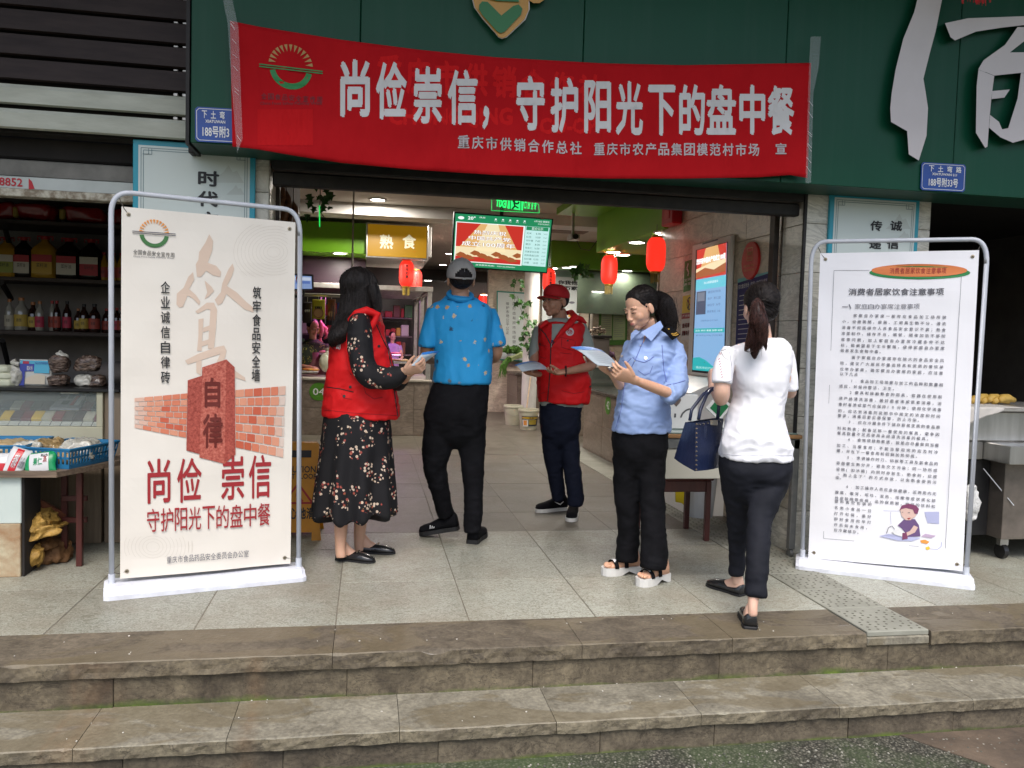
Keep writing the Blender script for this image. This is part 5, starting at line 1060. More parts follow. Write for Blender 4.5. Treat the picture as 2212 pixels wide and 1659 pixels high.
for i in range(60):mb.ell(at(1292+random.gauss(0,8),718-abs(random.gauss(0,4)),12.2),(random.uniform(.02,.035),.03,.014),Matrix.Rotation(random.random()*3,3,'Y'),8,5,mi=random.choice((0,0,1)))
mb.build('mushrooms',[mat('mushroom_brown',(.07,.045,.03),rough=.7),mat('mushroom_pale',(.35,.28,.2),rough=.7)],t)['kind'] = 'stuff'
tb = thing('wooden_shelf',at(1292,725,12.2),'dark shelf unit holding the dried mushrooms','shelf'); a,b = at(1276,724,12.1),at(1316,724,12.1); MB().bbox(a.x,b.x,11.95,12.5,a.z-.04,a.z,.004).build('shelf_board',M_DARK,tb); MB().bbox(a.x+.02,b.x-.02,12.0,12.45,0,a.z-.042,.004).build('shelf_body',M_DARKWALL,tb)
# buckets
def bucket(px,py,lab,label_on):
 b = gz(px,py); t = thing('plastic_bucket',b,lab,'bucket','paint buckets by the column'); m = mat('bucket_plastic',(.45,.44,.33),(.55,.54,.42),rough=.5,scale=8)
 MB().lathe(b,[(.115,0),(.145,.26),(.155,.265),(.155,.285),(.148,.29),(.148,.30),(.138,.30),(.11,.02)],26).build('bucket_wall',m,t,smooth=False); A = [R(i*15)for i in range(13)]
 MB().tube([b+V(.152*math.cos(a),-.152*math.sin(a),.25-.10*math.sin(a))for a in A],.003,6).build('handle',M_STEEL,t)
 if label_on:
  f = lambda u,v,w_:b+V((.1365+.11*(v-.1)+w_)*math.sin(u/.14),-(.1365+.11*(v-.1)+w_)*math.cos(u/.14),v)
  P = Print(f,t,'bucket_label'); P.rect(-.13,.06,.13,.20,flat('label_dark',(.02,.03,.06)),0,n=10); P.rect(-.125,.16,.125,.19,flat('label_yellow',(.5,.33,.02)),1,n=10); P.rect(-.12,.05,-.03,.15,C_WHITE,1,n=4); P.rect(-.10,.07,-.05,.14,C_ORANGE,2,n=3)
  P.text('美巢',-.02,.165,.05,.188,C_BLACK,2); P.rect(-.02,.08,.10,.15,flat('label_gold',(.4,.3,.04)),1,n=5); P.done()
bucket(1108,917,'plain off-white bucket, the farther one left of the labelled bucket',False); bucket(1141,927,'off-white bucket with dark and yellow label beside the red vest man',True)
b = gz(1141,925); t = thing('mop_handle',b,'long wooden stick leaning in the buckets against the column','stick'); MB().tube([b+V(-.05,0,.1),at(1146,815,b.y+.6)],.011,8).build('stick',mat('stick_wood',(.35,.25,.15),(.45,.34,.22),rough=.6,scale=9),t)
# surveillance camera, fire box, ceiling hatch
c = at(1140,602-30,9.5); t = thing('surveillance_camera',at(1240,512,9.3),'small dark surveillance camera on a pole from the ceiling right of the television','camera'); p = at(1237,512,9.3)
MB().tube([p+V(0,0,.03),V(p.x,p.y,2.86)],.018,8).build('pole',M_ALU,t); MB().lathe(V(p.x,p.y,2.80),[(.03,0),(.05,.05)],12).build('mount',M_ALU,t); MB().bbox(p.x-.055,p.x+.055,p.y-.12,p.y+.05,p.z-.045,p.z+.025,.012).build('housing',M_ALU,t); MB().lathe(p+V(0,-.125,-.01),[(.032,0),(.032,.02)],14,A=Matrix.Rotation(R(90),3,'X')).build('lens',M_BLACK,t)
MB().tube([p+V(.04,0,-.02),p+V(.1,0,-.13),p+V(.22,.05,-.14),p+V(.32,.1,-.02)],.005,6).build('cable',M_BLACK,t)
XW = V(2.698,0,0); NW = V(-1,0,0)
a = hit(1460,456,XW,NW); b = hit(1475,478,XW,NW); t = thing('fire_alarm_box',a,'red box high on the far corner of the tiled inner wall','alarm box'); MB().bbox(2.60,2.697,b.y,a.y+.1,b.z-.02,a.z+.05,.012).build('alarm_case',flat('alarm_red',(.45,.01,.02),.35),t); MB().bbox(2.592,2.5985,b.y+.06,a.y,b.z+.03,a.z,.004).build('alarm_plate',flat('alarm_plate',(.55,.03,.04),.3),t)
for i,(px,py)in enumerate(((1045,500),(1105,500),(1205,480))):
 p = gz(px,py-40,2.86)
p = gz(1040,488,2.86); t = MB().bbox(p.x-.2,p.x+1.5,p.y-.15,p.y+.15,2.835,2.858,.004).build('air_grille',mat('grille_brown',(.16,.09,.06),rough=.6)); tag(t,'brown slatted air grille in the ceiling behind the exit sign','air grille')
# ================= notices on the inner wall =================
def wposter(name,quad,m,lab,cat='notice',th=.006):return poster(name,quad,0,m,lab,cat,N=NW,P0=XW,th=th)
t,P,q = wposter('green_notice',[(1479,565),(1496,560),(1494,626),(1476,632)],flat('notice_green',(.06,.25,.04)),'green civility notice above the yellow one, left of the kiosk'); qt(P,q,'文明',.1,.58,.9,.68,C_WHITE,2); qt(P,q,'养宠',.1,.72,.9,.82,C_WHITE,2); P.pline([q(.5,.1),q(.35,.25),q(.6,.4),q(.5,.5)],.02,C_WHITE,1); P.done()
t,P,q = wposter('warning_notice',[(1475,640),(1500,634),(1498,674),(1473,677)],flat('notice_yellow',(.70,.50,.01)),'yellow no-dogs warning notice beside the kiosk'); P.disc(*P.px(*q(.62,.5)),.055,C_BLACK,1,r0=.045); P.pline([q(.5,.3),q(.6,.5),q(.55,.75)],.02,C_BLACK,1); P.pline([q(.4,.25),q(.85,.75)],.008,C_DKRED,2); P.done()
t,P,q = wposter('red_white_notice',[(1473,678),(1498,675),(1495,733),(1470,735)],flat('notice_white',(.60,.57,.54)),'white notice with red characters under the yellow one, left of the kiosk'); qr(P,q,0,0,1,.2,C_DKRED,0); qt(P,q,'严禁携宠',.08,.05,.95,.15,C_WHITE,2); qt(P,q,'查阅商户',.1,.36,.95,.55,C_DKRED,2,.03); qt(P,q,'请看电子屏',.1,.65,.95,.84,C_DKRED,2,.03); P.done()
cxy = hit(1624,563,XW,NW); t = thing('round_wifi_sign',cxy,'round red sign with small pale lettering on the tiled inner wall','sign'); r = .135
part('disc',flat('wifi_red',(.55,.02,.02),.4),t,lambda m:m.lathe(cxy,[(r,0),(r,.014),(r-.006,.017)],36,A=Matrix(((0,0,-1),(1,0,0),(0,1,0)))))
P = Print(lambda u,v,w_:V(cxy.x-.0175-w_,cxy.y-u,cxy.z+v),t,'sign_print'); C_PG = flat('print_pale_gold',(.62,.42,.2)); P.line([(-.04,0),(-.04,.09),(.04,.09),(.04,0),(-.04,0)],.005,C_PG,0); P.text('WiFi',-.03,.035,.03,.065,C_PG,1,.02); P.text('免费上网',-.03,.01,.03,.025,C_PG,1); P.text('WIFI: MCF-A  MCF-C',-.08,-.045,.08,-.03,C_PG,1); P.text('密码: 1234567890',-.08,-.075,.08,-.058,C_PG,1); P.done()
t,P,q = wposter('blue_notice',[(1594,603),(1662,586),(1648,790),(1587,788)],flat('notice_navy',(.01,.015,.12)),'dark blue notice with white heading on the tiled wall beside the ponytailed head'); P.ppoly([q(0,0),q(1,0),q(1,.02),q(0,.045)],flat('notice_rim',(.2,.5,.5)),0); qt(P,q,'农村集贸市场（农贸）市场行业规范',.04,.07,.96,.125,C_WHITE,2)
for k in range(12):qr(P,q,.08,.2+.055*k,random.uniform(.4,.9),.208+.055*k,C_SILVER,1)
P.done()
# ================= kiosk =================
XK = V(2.655,0,0)
kq = [(1495,533),(1579,505),(1573,812),(1489,806)]
ki = thing('touch_kiosk',hit(1530,900,XK,NW),'tall white touch kiosk with blue screen standing against the tiled inner wall','kiosk'); P = PP(XK,NW,kq[0],kq[1],ki,'kiosk_screen'); P.lift = .0015
c4 = [hit(*p,XK,NW)for p in kq]; y0,y1 = c4[1].y,c4[0].y; zt,zb = c4[1].z,c4[2].z; M_KI = mat('kiosk_white',(.76,.73,.68),(.80,.77,.72),rough=.35,scale=3)
MB().bbox(2.655,2.695,y0,y1,zb-.03,zt,.012).build('kiosk_head',M_KI,ki)
mb = MB(); pr = [(2.62,zb-.032),(2.36,zb-.15),(2.34,zb-.21),(2.42,.0),(2.69,.0),(2.69,zb-.032)]; mb.rings([[V(x,yy,z)for x,z in pr]for yy in(y0,y1)]); mb.build('kiosk_pedestal',M_KI,ki)
q = lerpq([(1507.5,541),(1571,524),(1564,805),(1497,799)]); q0 = lerpq([(1503.5,540),(1572.5,522),(1566,811),(1495,803)]); qr(P,q0,0,0,1,1,M_BLACK,0); E_SKY = emis('kiosk_blue',(.22,.42,.68),1.0); E_TEAL = emis('kiosk_teal',(.02,.40,.42),1.0)
qr(P,q,0,0,1,1,E_SKY,1); qr(P,q,0,0,1,.245,E_RED,2); P.ppoly([q(.3,0),q(.7,0),q(.9,.2),q(.1,.2)],E_GOLD,3); P.ppoly([q(0,.19),q(.3,.16),q(.6,.19),q(1,.15),q(1,.22),q(0,.235)],E_BR,4); P.ppoly([q(0,.16),q(.5,.13),q(1,.12),q(1,.15),q(.6,.19),q(.3,.16),q(0,.19)],E_CREAM,4)
qt(P,q,'烈庆祝中国共产党成立100周',.01,.075,.99,.125,E_W,6,.05); qr(P,q,0,.25,1,.335,emis('kiosk_cyan',(.12,.55,.68),1),2); qt(P,q,'放心肉菜溯源查询',.28,.275,.75,.295,E_W,4)
qr(P,q,.04,.35,.36,.54,emis('kiosk_photo',(.05,.08,.13),1),3); qr(P,q,.08,.36,.32,.43,emis('kiosk_photo2',(.16,.2,.26),1),4)
for k,s_ in enumerate(('模范村市场','商户  李仁国','摊位号  36号','联系电话  138')):qt(P,q,s_,.42,.355+.052*k,.85,.375+.052*k,emis('kiosk_text',(.05,.12,.25),1),4)
qt(P,q,'交易时间:2020-12-15 17:36:20',.22,.585,.78,.60,_M['kiosk_text'],4); qr(P,q,0,.655,1,.69,E_TEAL,3); qt(P,q,'品名 单价 重量 金额 追溯',.06,.665,.94,.68,E_W,5); qt(P,q,'猪 700元/kg 39.0kg 273.0元 猪肉',.08,.705,.94,.72,_M['kiosk_text'],4)
P.ppoly([q(0,.90),q(.2,.89),q(.4,.91),q(.7,.965),q(1,.975),q(1,1),q(0,1)],E_TEAL,3); qt(P,q,'重庆市农产品集团',.12,.965,.9,.985,E_CY,5); P.pline([(1518,527),(1552,517)],.012,C_TXT,1); P.done()
p = hit(1488,847,V(2.4,0,0),NW); MB().bbox(2.40,2.41,y0+.2,y0+.32,zb-.11,zb-.10,.002,M=None).build('card_reader',M_BLACK,ki)
M_GRN = flat('kiosk_green_sticker',(.005,.13,.04))
# ================= desk with glass top, heart box, chair, bin =================
dk = thing('glass_topped_desk',(2.3,4.75,0),'metal framed desk with wood edged glass top, behind the woman in white','desk'); a,b = at(1400,941,4.62),at(1731,942,4.62); x0,x1,zt = a.x,min(b.x,2.64),a.z; M_WOOD = mat('wood_edge',(.25,.13,.05),(.36,.20,.09),rough=.45,scale=12,stretch=(1,8,8)); y0,y1 = 4.60,5.0
M_DKM = mat('grey_metal_frame',(.13,.135,.13),(.2,.2,.19),rough=.45,scale=12,metal=.4)
MB().bbox(x0,x1,y0,y1,zt-.012,zt+.012,.004).build('wood_edge',M_WOOD,dk); MB().bbox(x0+.02,x1-.02,y0+.02,y1-.02,zt+.013,zt+.02,.002).build('glass_top',mat('green_glass',(.2,.28,.25),rough=.05,spec=.9),dk); MB().bbox(x0+.01,x1-.01,y0+.01,y0+.04,zt-.075,zt-.014,.003).build('front_rail',M_DKM,dk)
for x in(x0+.03,x1-.03):
 for y in(y0+.03,y1-.03):MB().bbox(x-.02,x+.02,y-.02,y+.02,.05,zt-.016,.003).build('leg',M_DKM,dk); MB().lathe(V(x-.012,y,.025),[(.024,0),(.024,.022)],14,A=Matrix.Rotation(R(90),3,'Y')).build('castor',M_DKM,dk)
MB().bbox(x0+.03,x1-.03,y0+.02,y0+.035,zt-.26,zt-.078,.003).build('white_front_panel',mat('desk_panel',(.48,.46,.38),rough=.5),dk)
hb = thing('heart_box',at(1480,880,4.85),'white metal box with a heart cut-out standing on the desk','box'); a,b = at(1446,905,4.80),at(1509,852,4.80); M_HB = mat('box_white_gloss',(.62,.62,.60),rough=.2,coat=.4)
MB().bbox(a.x,b.x,4.80,4.95,zt+.021,b.z,.006).build('box_body',M_HB,hb); P = Print(lambda u,v,w_:V(u,4.80-w_,v),hb,'box_marks'); hc = at(1461,867,4.8); P.lift = .0012; s_ = .03
P.poly([(hc.x+s_*x,hc.z+s_*z)for x,z in[(0,-1.1),(-.7,-.35),(-1,.2),(-.85,.7),(-.4,.85),(0,.45),(.4,.85),(.85,.7),(1,.2),(.7,-.35)]],flat('heart_dark',(.12,.09,.08)),1)
l_ = at(1458,900,4.8); P.line([(l_.x,l_.z-.005),(l_.x,l_.z+.02)],.012,flat('mark_grey',(.07,.07,.07)),1); k = [at(x,y,4.8)for x,y in((1470,902),(1474,893),(1482,886),(1490,883))]; P.line([(p.x,p.z)for p in k],.010,_M['mark_grey'],1); P.done()
gs = thing('green_card_stand',at(1555,880,4.8),'white card holder with a dark green square card on the desk behind the handbag','card holder'); a = at(1553,905,4.85); c = at(1556,880,4.85); rt = Matrix.Translation((c.x,4.87,c.z))@Matrix.Rotation(R(40),4,'Y'); MB().bbox(-.065,.065,-.004,.004,-.065,.065,.012,M=rt).build('holder_plate',M_HB,gs); MB().bbox(-.045,.045,-.0075,-.0045,-.045,.045,.001,M=rt).build('green_card',M_GRN,gs); MB().bbox(c.x-.04,c.x+.04,4.86,4.93,zt+.021,zt+.06,.004).build('foot',M_HB,gs)
ch = thing('wooden_chair',gz(1480,1130),'dark reddish wooden stool-like chair under the desk between the two women','chair'); M_RW = mat('red_wood',(.055,.012,.010),(.09,.022,.018),rough=.35,scale=10,stretch=(1,1,.2)); f1 = gz(1531,1168); f0 = gz(1420,1165); zc = at(1530,1030,f1.y).z; xL = f1.x-.40
MB().bbox(xL,f1.x+.015,f1.y-.02,f1.y+.38,zc-.025,zc,.008).build('seat',M_RW,ch); MB().bbox(xL+.01,f1.x,f1.y-.005,f1.y+.015,zc-.10,zc-.027,.003).build('apron',M_RW,ch); MB().bbox(f1.x-.018,f1.x,f1.y+.02,f1.y+.35,zc-.10,zc-.027,.003).build('apron',M_RW,ch)
for x in(xL+.02,f1.x-.02):
 for y in(f1.y,f1.y+.35):MB().bbox(x-.017,x+.017,y-.017,y+.017,0,zc-.027,.003).build('leg',M_RW,ch)
bn_ = gz(1510,1115); t = thing('waste_bin',bn_,'pale grey plastic bin with yellow bag edge under the chair','bin'); MB().lathe(V(bn_.x,bn_.y,0),[(.10,0),(.125,.30),(.13,.31),(.118,.305),(.095,.02)],24).build('bin_body',mat('bin_grey',(.38,.40,.43),rough=.45),t); p = at(1473,1072,bn_.y-.13); mb = MB(); mb.prism([(-.06,.1),(.05,.14),(.06,.0),(.03,-.08),(-.0,-.05),(-.05,-.04)],lambda u,v,w_:p+V(u,-w_,v),.012); mb.build('yellow_bag',mat('yellow_plastic',(.55,.42,.01),rough=.35),t)
# ================= caution sign =================
cs = thing('wet_floor_sign',gz(690,1168),'yellow folding wet floor sign half hidden behind the left banner stand','caution sign'); M_CY = mat('caution_yellow',(.48,.20,.01),(.58,.27,.015),rough=.45,scale=5)
f = gz(694,1166); tp = at(684,957,f.y+.10); zt = tp.z; xr = f.x; xl = xr-.30
for s_,nm in((-1,'front_board'),(1,'rear_board')):
 mb = MB(); yb,yt = (f.y,f.y+.13)if s_<0 else(f.y+.30,f.y+.16); fn = lambda u,v,w_:V(u,yb+(yt-yb)*(v/zt)-s_*-w_*-1*.0-(w_ if s_<0 else-w_),v)
 mb.prism([(xl,0),(xl+.06,0),(xl+.06,.05),(xr-.06,.05),(xr-.06,0),(xr,0),(xr-.015,.12),(xr-.03,zt-.02),(xr-.045,zt),(xl+.045,zt),(xl+.03,zt-.02),(xl+.015,.12)],fn,.018); mb.build(nm,M_CY,cs)
P = Print(lambda u,v,w_:V(u,f.y+.13*(v/zt)-.019-w_,v),cs,'sign_print'); xm = (xl+xr)/2; w2 = .105
z = lambda py:at(660,py,f.y+.05).z
P.text('CAUTION',xm-w2,z(1022),xm+w2,z(1008),C_BLACK,1,.02); P.text('WET FLOOR',xm-w2,z(1035),xm+w2+.01,z(1024),C_BLACK,1,.02); P.text('小心地滑',xm-w2,z(1118),xm+w2,z(1094),C_BLACK,1,.03)
for a_,b_ in(((xm-.09,z(1085)),(xm,z(1045))),((xm,z(1045)),(xm+.09,z(1085))),((xm+.09,z(1085)),(xm-.09,z(1085)))):P.line([a_,b_],.012,C_DKRED,1)
P.line([(xm+.03,z(1082)),(xm-.01,z(1068)),(xm+.01,z(1058))],.014,C_DKRED,2); P.rect(xm-.06,z(990),xm+.075,z(975),C_BLACK,1); P.done()
# ================= left shop =================
YS = 6.5; shx = at(0,600,YS).x
ss = thing('shop_shelving',(-2.2,YS,0),'dark wooden shelves on the back wall of the left grocery shop','shelves'); M_SHW = mat('dark_shelf_wood',(.035,.025,.02),(.07,.05,.04),rough=.7,scale=9,stretch=(.3,1,4)); zs = {}
for k,py in(('a',478),('b',601),('c',716)):
 z = at(120,py,YS).z; zs[k] = z; MB().bbox(-3.9,-.80,YS,YS+.5,z-.03,z,.004).build('shelf_board',M_SHW,ss)
for p0,p1 in(((10,490),(28,555)),((3,610),(24,645)),((5,735),(18,790))):MB().tube([at(*p0,6.4),at(*p1,6.9)],.02,6).build('bracket',M_DARK,ss)
M_OIL = mat('cooking_oil',(.38,.20,.02),(.45,.26,.03),rough=.1,scale=3,alpha=.92,coat=.6); M_SOY = mat('dark_oil',(.012,.008,.006),rough=.12,coat=.6); M_CAPR = flat('cap_red',(.35,.02,.02),.35)
def jug(px,wpx,hpx,m,lab,l1,l2):
 x = at(px,590,YS).x; k = YS/FPX; w,h = wpx*k,hpx*k; c = V(x,YS+.14,zs['b']+.001); t = thing('oil_jug',c,lab,'oil jug','plastic oil jugs on the middle shelf'); mb = MB(); rg = []
 for fz,fr in((0,.92),(.03,1),(.35,.97),(.6,1),(.68,.86),(.76,.55),(.82,.30),(.87,.26)):
  rg.append([c+V(w/2*fr*math.copysign(abs(math.cos(a))**.6,math.cos(a)),w/2.6*fr*math.copysign(abs(math.sin(a))**.6,math.sin(a)),h*fz)for a in[2*math.pi*i/20 for i in range(20)]])
 mb.rings(rg); mb.build('jug_body',m,t,smooth=True); MB().lathe(c+V(0,0,h*.872),[(w*.17,0),(w*.17,h*.07),(w*.12,h*.08)],14).build('cap',M_CAPR,t); MB().tube([c+V(-w*.28,0,h*.86),c+V(-w*.3,0,h*.94),c+V(w*.3,0,h*.94),c+V(w*.28,0,h*.86)],w*.035,6).build('handle',M_CAPR,t)
 P = Print(lambda u,v,w_:V(c.x+u,c.y-w/2.6-w_-.001,c.z+v),t,'label'); P.rect(-w*.38,h*.10,w*.38,h*.36,l2,0); P.rect(-w*.38,h*.36,w*.38,h*.52,l1,0); P.text('菜籽油',-w*.2,h*.24,w*.2,h*.33,C_BLACK,1); P.done()
L_R,L_Y,L_W,L_G = flat('label_red2',(.35,.02,.03)),flat('label_ochre',(.45,.28,.03)),flat('label_cream',(.5,.46,.38)),flat('label_olive',(.25,.28,.04))
for a_ in((-2,44,84,M_OIL,'oil jug at the very left edge of the middle shelf',L_W,L_G),(35,38,86,M_SOY,'dark oil jug with red and cream label, second from the left',L_R,L_W),(82,49,90,M_OIL,'golden oil jug with yellow label, third from the left',L_R,L_Y),(135,48,88,M_SOY,'dark oil jug with wide red and white label, fourth from the left',L_R,L_W),(184,45,88,M_SOY,'dark jug with narrow white label, fifth from the left',L_W,L_R)):jug(*a_)
def bottle(px,wpx,hpx,m,lab,lc,shelf='c',capm=None,nm='sauce_bottle'):
 x = at(px,700,YS).x; k = YS/FPX; w,h = wpx*k,hpx*k; c = V(x,YS+.12+random.uniform(-.03,.05),zs[shelf]+.001); t = thing(nm,c,lab,'bottle','sauce and liquor bottles on the shelves')
 MB().lathe(c,[(w*.46,0),(w*.5,.01),(w*.5,h*.58),(w*.42,h*.68),(w*.2,h*.80),(w*.17,h*.90)],16).build('glass_body',m,t,smooth=True); MB().lathe(c+V(0,0,h*.902),[(w*.21,0),(w*.21,h*.09),(w*.15,h*.098)],12).build('cap',capm or M_CAPR,t)
 rr = w*.5+.0015; P = Print(lambda u,v,w_:c+V((rr+w_)*math.sin(u),-(rr+w_)*math.cos(u),v),t,'label'); P.rect(-1.2,h*.12,1.2,h*.48,lc,0,n=8); P.text('香醋',-.35,h*.26,.35,h*.36,C_BLACK,1); P.done()
M_BTG = mat('bottle_dark_glass',(.03,.012,.008),rough=.08,coat=.7); M_BTC = mat('bottle_pale_glass',(.3,.28,.24),rough=.08,coat=.6); GOLDC = flat('cap_gold',(.4,.15,.05),.3); LL = [flat('label_tan',(.42,.26,.08)),flat('label_pink',(.45,.04,.08)),flat('label_brick',(.35,.06,.04)),flat('label_paper',(.45,.40,.30)),flat('label_mustard',(.48,.33,.06))]
BT = [(8,17,62,M_BTC,3,GOLDC),(31,26,66,M_BTC,4,GOLDC),(54,20,58,M_BTG,4,GOLDC),(75,17,60,M_BTC,1,GOLDC),(94,14,62,M_BTC,2,None),(111,14,62,M_BTG,2,None),(130,17,62,M_BTG,1,M_BLACK),(153,15,48,M_BTG,4,GOLDC),(172,18,57,M_BTG,4,M_BLACK),(194,22,58,M_BTG,2,M_BLACK),(216,18,50,M_BTG,2,None),(238,16,52,M_BTG,1,None),(255,17,52,M_BTG,2,None)]
ordn = 'first second third fourth fifth sixth seventh eighth ninth tenth eleventh twelfth thirteenth'.split()
for i,(px,w_,h_,m,l_,cp)in enumerate(BT):bottle(px,w_,h_,m,'%s bottle from the left on the lower shelf, with %s label'%(ordn[i],['a tan','a pink','a brick red','a paper white','a mustard'][l_]),LL[l_],capm=cp)
for px,lab in((212,'small oil bottle right of the jugs on the middle shelf'),(232,'second small oil bottle right of the jugs, beside the stand pole'),(252,'third small oil bottle on the middle shelf, behind the banner edge')):bottle(px,18,58,M_OIL,lab,LL[2],'b')
M_RB3 = mat('red_package',(.22,.008,.01),(.32,.015,.015),rough=.25,scale=8,coat=.5,bump=.3,bscale=14)
RPK = ((-10,70,'red packages at the far left of the top shelf'),(62,78,'glossy red package second on the top shelf, with yellow corner'),(170,92,'large glossy red package third on the top shelf'),(262,60,'red package at the right end of the top shelf'))
# glass counter
YC = 5.2; xr = at(222,838,YC).x; zt = at(120,838,YC).z; M_CREAM = mat('cream_laminate',(.52,.50,.36),(.58,.56,.42),rough=.5,scale=3); M_WPAN = mat('wood_panel',(.20,.15,.10),(.27,.21,.15),rough=.5,scale=8,stretch=(6,6,.5))
gc = thing('glass_counter',(-2.5,YC+.2,0),'cream framed glass counter with price tagged packs in the left shop','counter'); z1 = at(200,996,YC).z; z2 = at(200,918,YC).z
MB().bbox(-3.9,xr,YC,YC+.5,z2-.21,z2-.012,.004).build('cream_band',M_CREAM,gc); MB().bbox(-3.9,xr-.012,YC+.015,YC+.5,0,z2-.212,.004).build('wood_base',M_WPAN,gc); MB().bbox(-3.9,xr+.10,YC-.02,YC+.52,zt-.02,zt,.004).build('black_top',M_BLACK,gc)
MB().bbox(xr-.036,xr,YC,YC+.03,z2-.012,zt-.022,.003).build('corner_post',M_CREAM,gc); MB().bbox(xr+.002,xr+.10,YC+.02,YC+.5,0,zt-.022,.004).build('side_panel',M_WPAN,gc)
MB().box(-3.9,xr-.04,YC+.008,YC+.012,z2-.01,zt-.024).build('glass_pane',mat('counter_glass',(.8,.9,.85),rough=.03,alpha=.12,spec=.9),gc); MB().box(-3.9,xr-.04,YC+.45,YC+.46,z2,zt-.03).build('inner_back',M_DARKWALL,gc)
MB().box(-3.9,xr-.04,YC+.03,YC+.44,z2-.01,z2).build('inner_shelf',M_DARK,gc)
pal = [(.05,.03,.03),(.10,.09,.07),(.55,.36,.02),(.06,.02,.02),(.13,.01,.02),(.03,.04,.05),(.42,.40,.30),(.18,.03,.03),(.08,.06,.05)]
sl_ = math.radians(28)
for r_ in range(2):
 for k in range(11):
  px = 212-k*22.5+r_*6; x = at(px,905,YC+.05).x; c_ = pal[(2-k+4*r_+9)%9]if not(r_==0 and k in(0,1,6))else[(.16,.04,.05),(.48,.46,.36),(.60,.40,.03)][(0,1,6).index(k)]
  if x<-2.25:continue
  Mx = Matrix.Translation((x,YC+.06+.10*r_,z2+.012+.05*r_))@Matrix.Rotation(sl_,4,'X')
  t = thing('cigarette_pack',Mx.translation,'%s pack from the right in the %s row inside the glass counter'%(ordn[k],['front','rear'][r_]),'pack','packs displayed inside the glass counter'); nm = 'pack_%d'%(round(c_[0]*100)*10+round(c_[1]*100))
  MB().bbox(-.028,.028,0,.088,0,.02,.002,M=Mx).build('carton',flat(nm,c_,.35),t)
  if r_==0:MB().bbox(-.027,.027,-.045,-.002,.0,.003,.001,M=Mx).build('price_tag',flat('tag_white',(.5,.52,.46)),t)
sc = thing('kitchen_scale',at(200,875,YC+.3),'grey electronic scale with red key block inside the glass counter','scale'); a = at(108,885,YC+.12); b = at(285,861,YC+.12); A = at(112,885,YC+.1); B = at(278,880,YC+.1); mb = MB(); SX = lambda zx:at(zx/4.424/1.6492,870,YC+.12).x
xs0,xs1 = at(107,885,YC+.12).x,at(170,885,YC+.12).x
mb.rings([[V(xs0,YC+.12,z2+.09),V(xs0+.015,YC+.30,z2+.16),V(xs0+.015,YC+.30,z2+.13),V(xs0,YC+.12,z2+.075)],[V(xs1,YC+.12,z2+.09),V(xs1-.01,YC+.30,z2+.16),V(xs1-.01,YC+.30,z2+.13),V(xs1,YC+.12,z2+.075)]]); mb.build('scale_case',mat('scale_grey',(.22,.22,.23),rough=.4),sc)
fS = lambda u,v,w_:V(xs0+(xs1-xs0)*u,YC+.12+.18*v,z2+.091+.07*v+w_+.001); P = Print(fS,sc,'scale_keys')
for u0,v0,u1,v1,m in((.1,.62,.32,.85,M_BLACK),(.38,.62,.58,.85,M_BLACK),(.3,.2,.55,.48,M_BLACK),(.62,.15,.75,.85,M_CAPR),(.78,.15,.93,.85,C_SILVER)):P.rect(u0,v0,u1,v1,m,0)
P.done(); MB().bbox(xs0+.03,xs1-.02,YC+.2,YC+.4,z2+.165,z2+.18,.004).build('weighing_plate',M_STEEL,sc); MB().bbox(xs0+.04,xs1,YC+.15,YC+.35,z2+.03,z2+.07,.006).build('cardboard_base',mat('cardboard',(.30,.19,.09),(.36,.24,.12),rough=.7,scale=6),sc)
# goods on top of the counter
def blob(name,c,r,m,lab,cat,amp=.012,knot=False,sq=.62,freq=16,m2=None):
 t = thing(name,c-V(0,0,r[2]),lab,cat); o = MB().ell(c,r,None,48,30).build('bag',m,t,smooth=True); s_ = random.random()*50; cc_ = c-wloc(t)
 for v_ in o.data.vertices:
  d = v_.co-cc_; d = V(*[r[i]*math.copysign(abs(d[i]/r[i])**sq,d[i])for i in(0,1,2)])*.92; d+=V(noise.noise(d*freq*2.2+V(s_,1,2)),noise.noise(d*freq*2.2+V(5,s_,2)),noise.noise(d*freq*2.2+V(9,1,s_)))*amp*.55; k = 1+amp/max(r)*2.2*noise.noise(d*freq+V(s_,0,0)); v_.co = (c-wloc(t))+V(d.x*k,d.y*k,d.z*(1+(k-1)*.6)); q_ = v_.co*freq*1.9+V(s_,3,1); rr_ = (1-3*abs(noise.noise(q_+V(0,0,noise.noise(q_*.6)))))*amp*.42; v_.co+=d.normalized()*rr_; v_.co.z = max(v_.co.z,.002)
 if knot:
  o = MB().ell(c+V(r[0]*.15,0,r[2]*1.12),(r[0]*.62,r[1]*.5,r[2]*.24),Matrix.Rotation(.35,3,'Y'),24,12).build('gathered_top',m2 or m,t,smooth=True)
  for v_ in o.data.vertices:v_.co+=V(noise.noise(v_.co*40),0,noise.noise(v_.co*33+V(3,0,0)))*.014
 return t
M_DKB = mat('brown_goods_in_plastic',(.05,.024,.016),(.24,.17,.13),rough=.22,scale=34,contrast=.35,stretch=(1,1,2.5),coat=.6,bump=1,bscale=38,bdist=.03); M_CLR = mat('clear_bag',(.45,.44,.38),(.62,.6,.52),rough=.15,scale=12,coat=.6,bump=.9,bscale=24,bdist=.02)  # brown goods: pale colour streaks stand in for highlights on the wrap
for px,w_,lab in RPK:
 k = YS/FPX; c = V(at(px,460,YS).x,YS+.2,zs['a']+.07); t = blob('red_package',c,(w_*k*.5,.15,.07),M_RB3,lab,'package',.012,freq=9,sq=.45); t['group'] = 'glossy red packages on the top shelf'
 MB().bbox(c.x-w_*k*.45,c.x-w_*k*.33,c.y-.15,c.y-.10,c.z-.05,c.z+.03,.01).build('yellow_corner',flat('pack_yellow',(.4,.28,.06)),t)
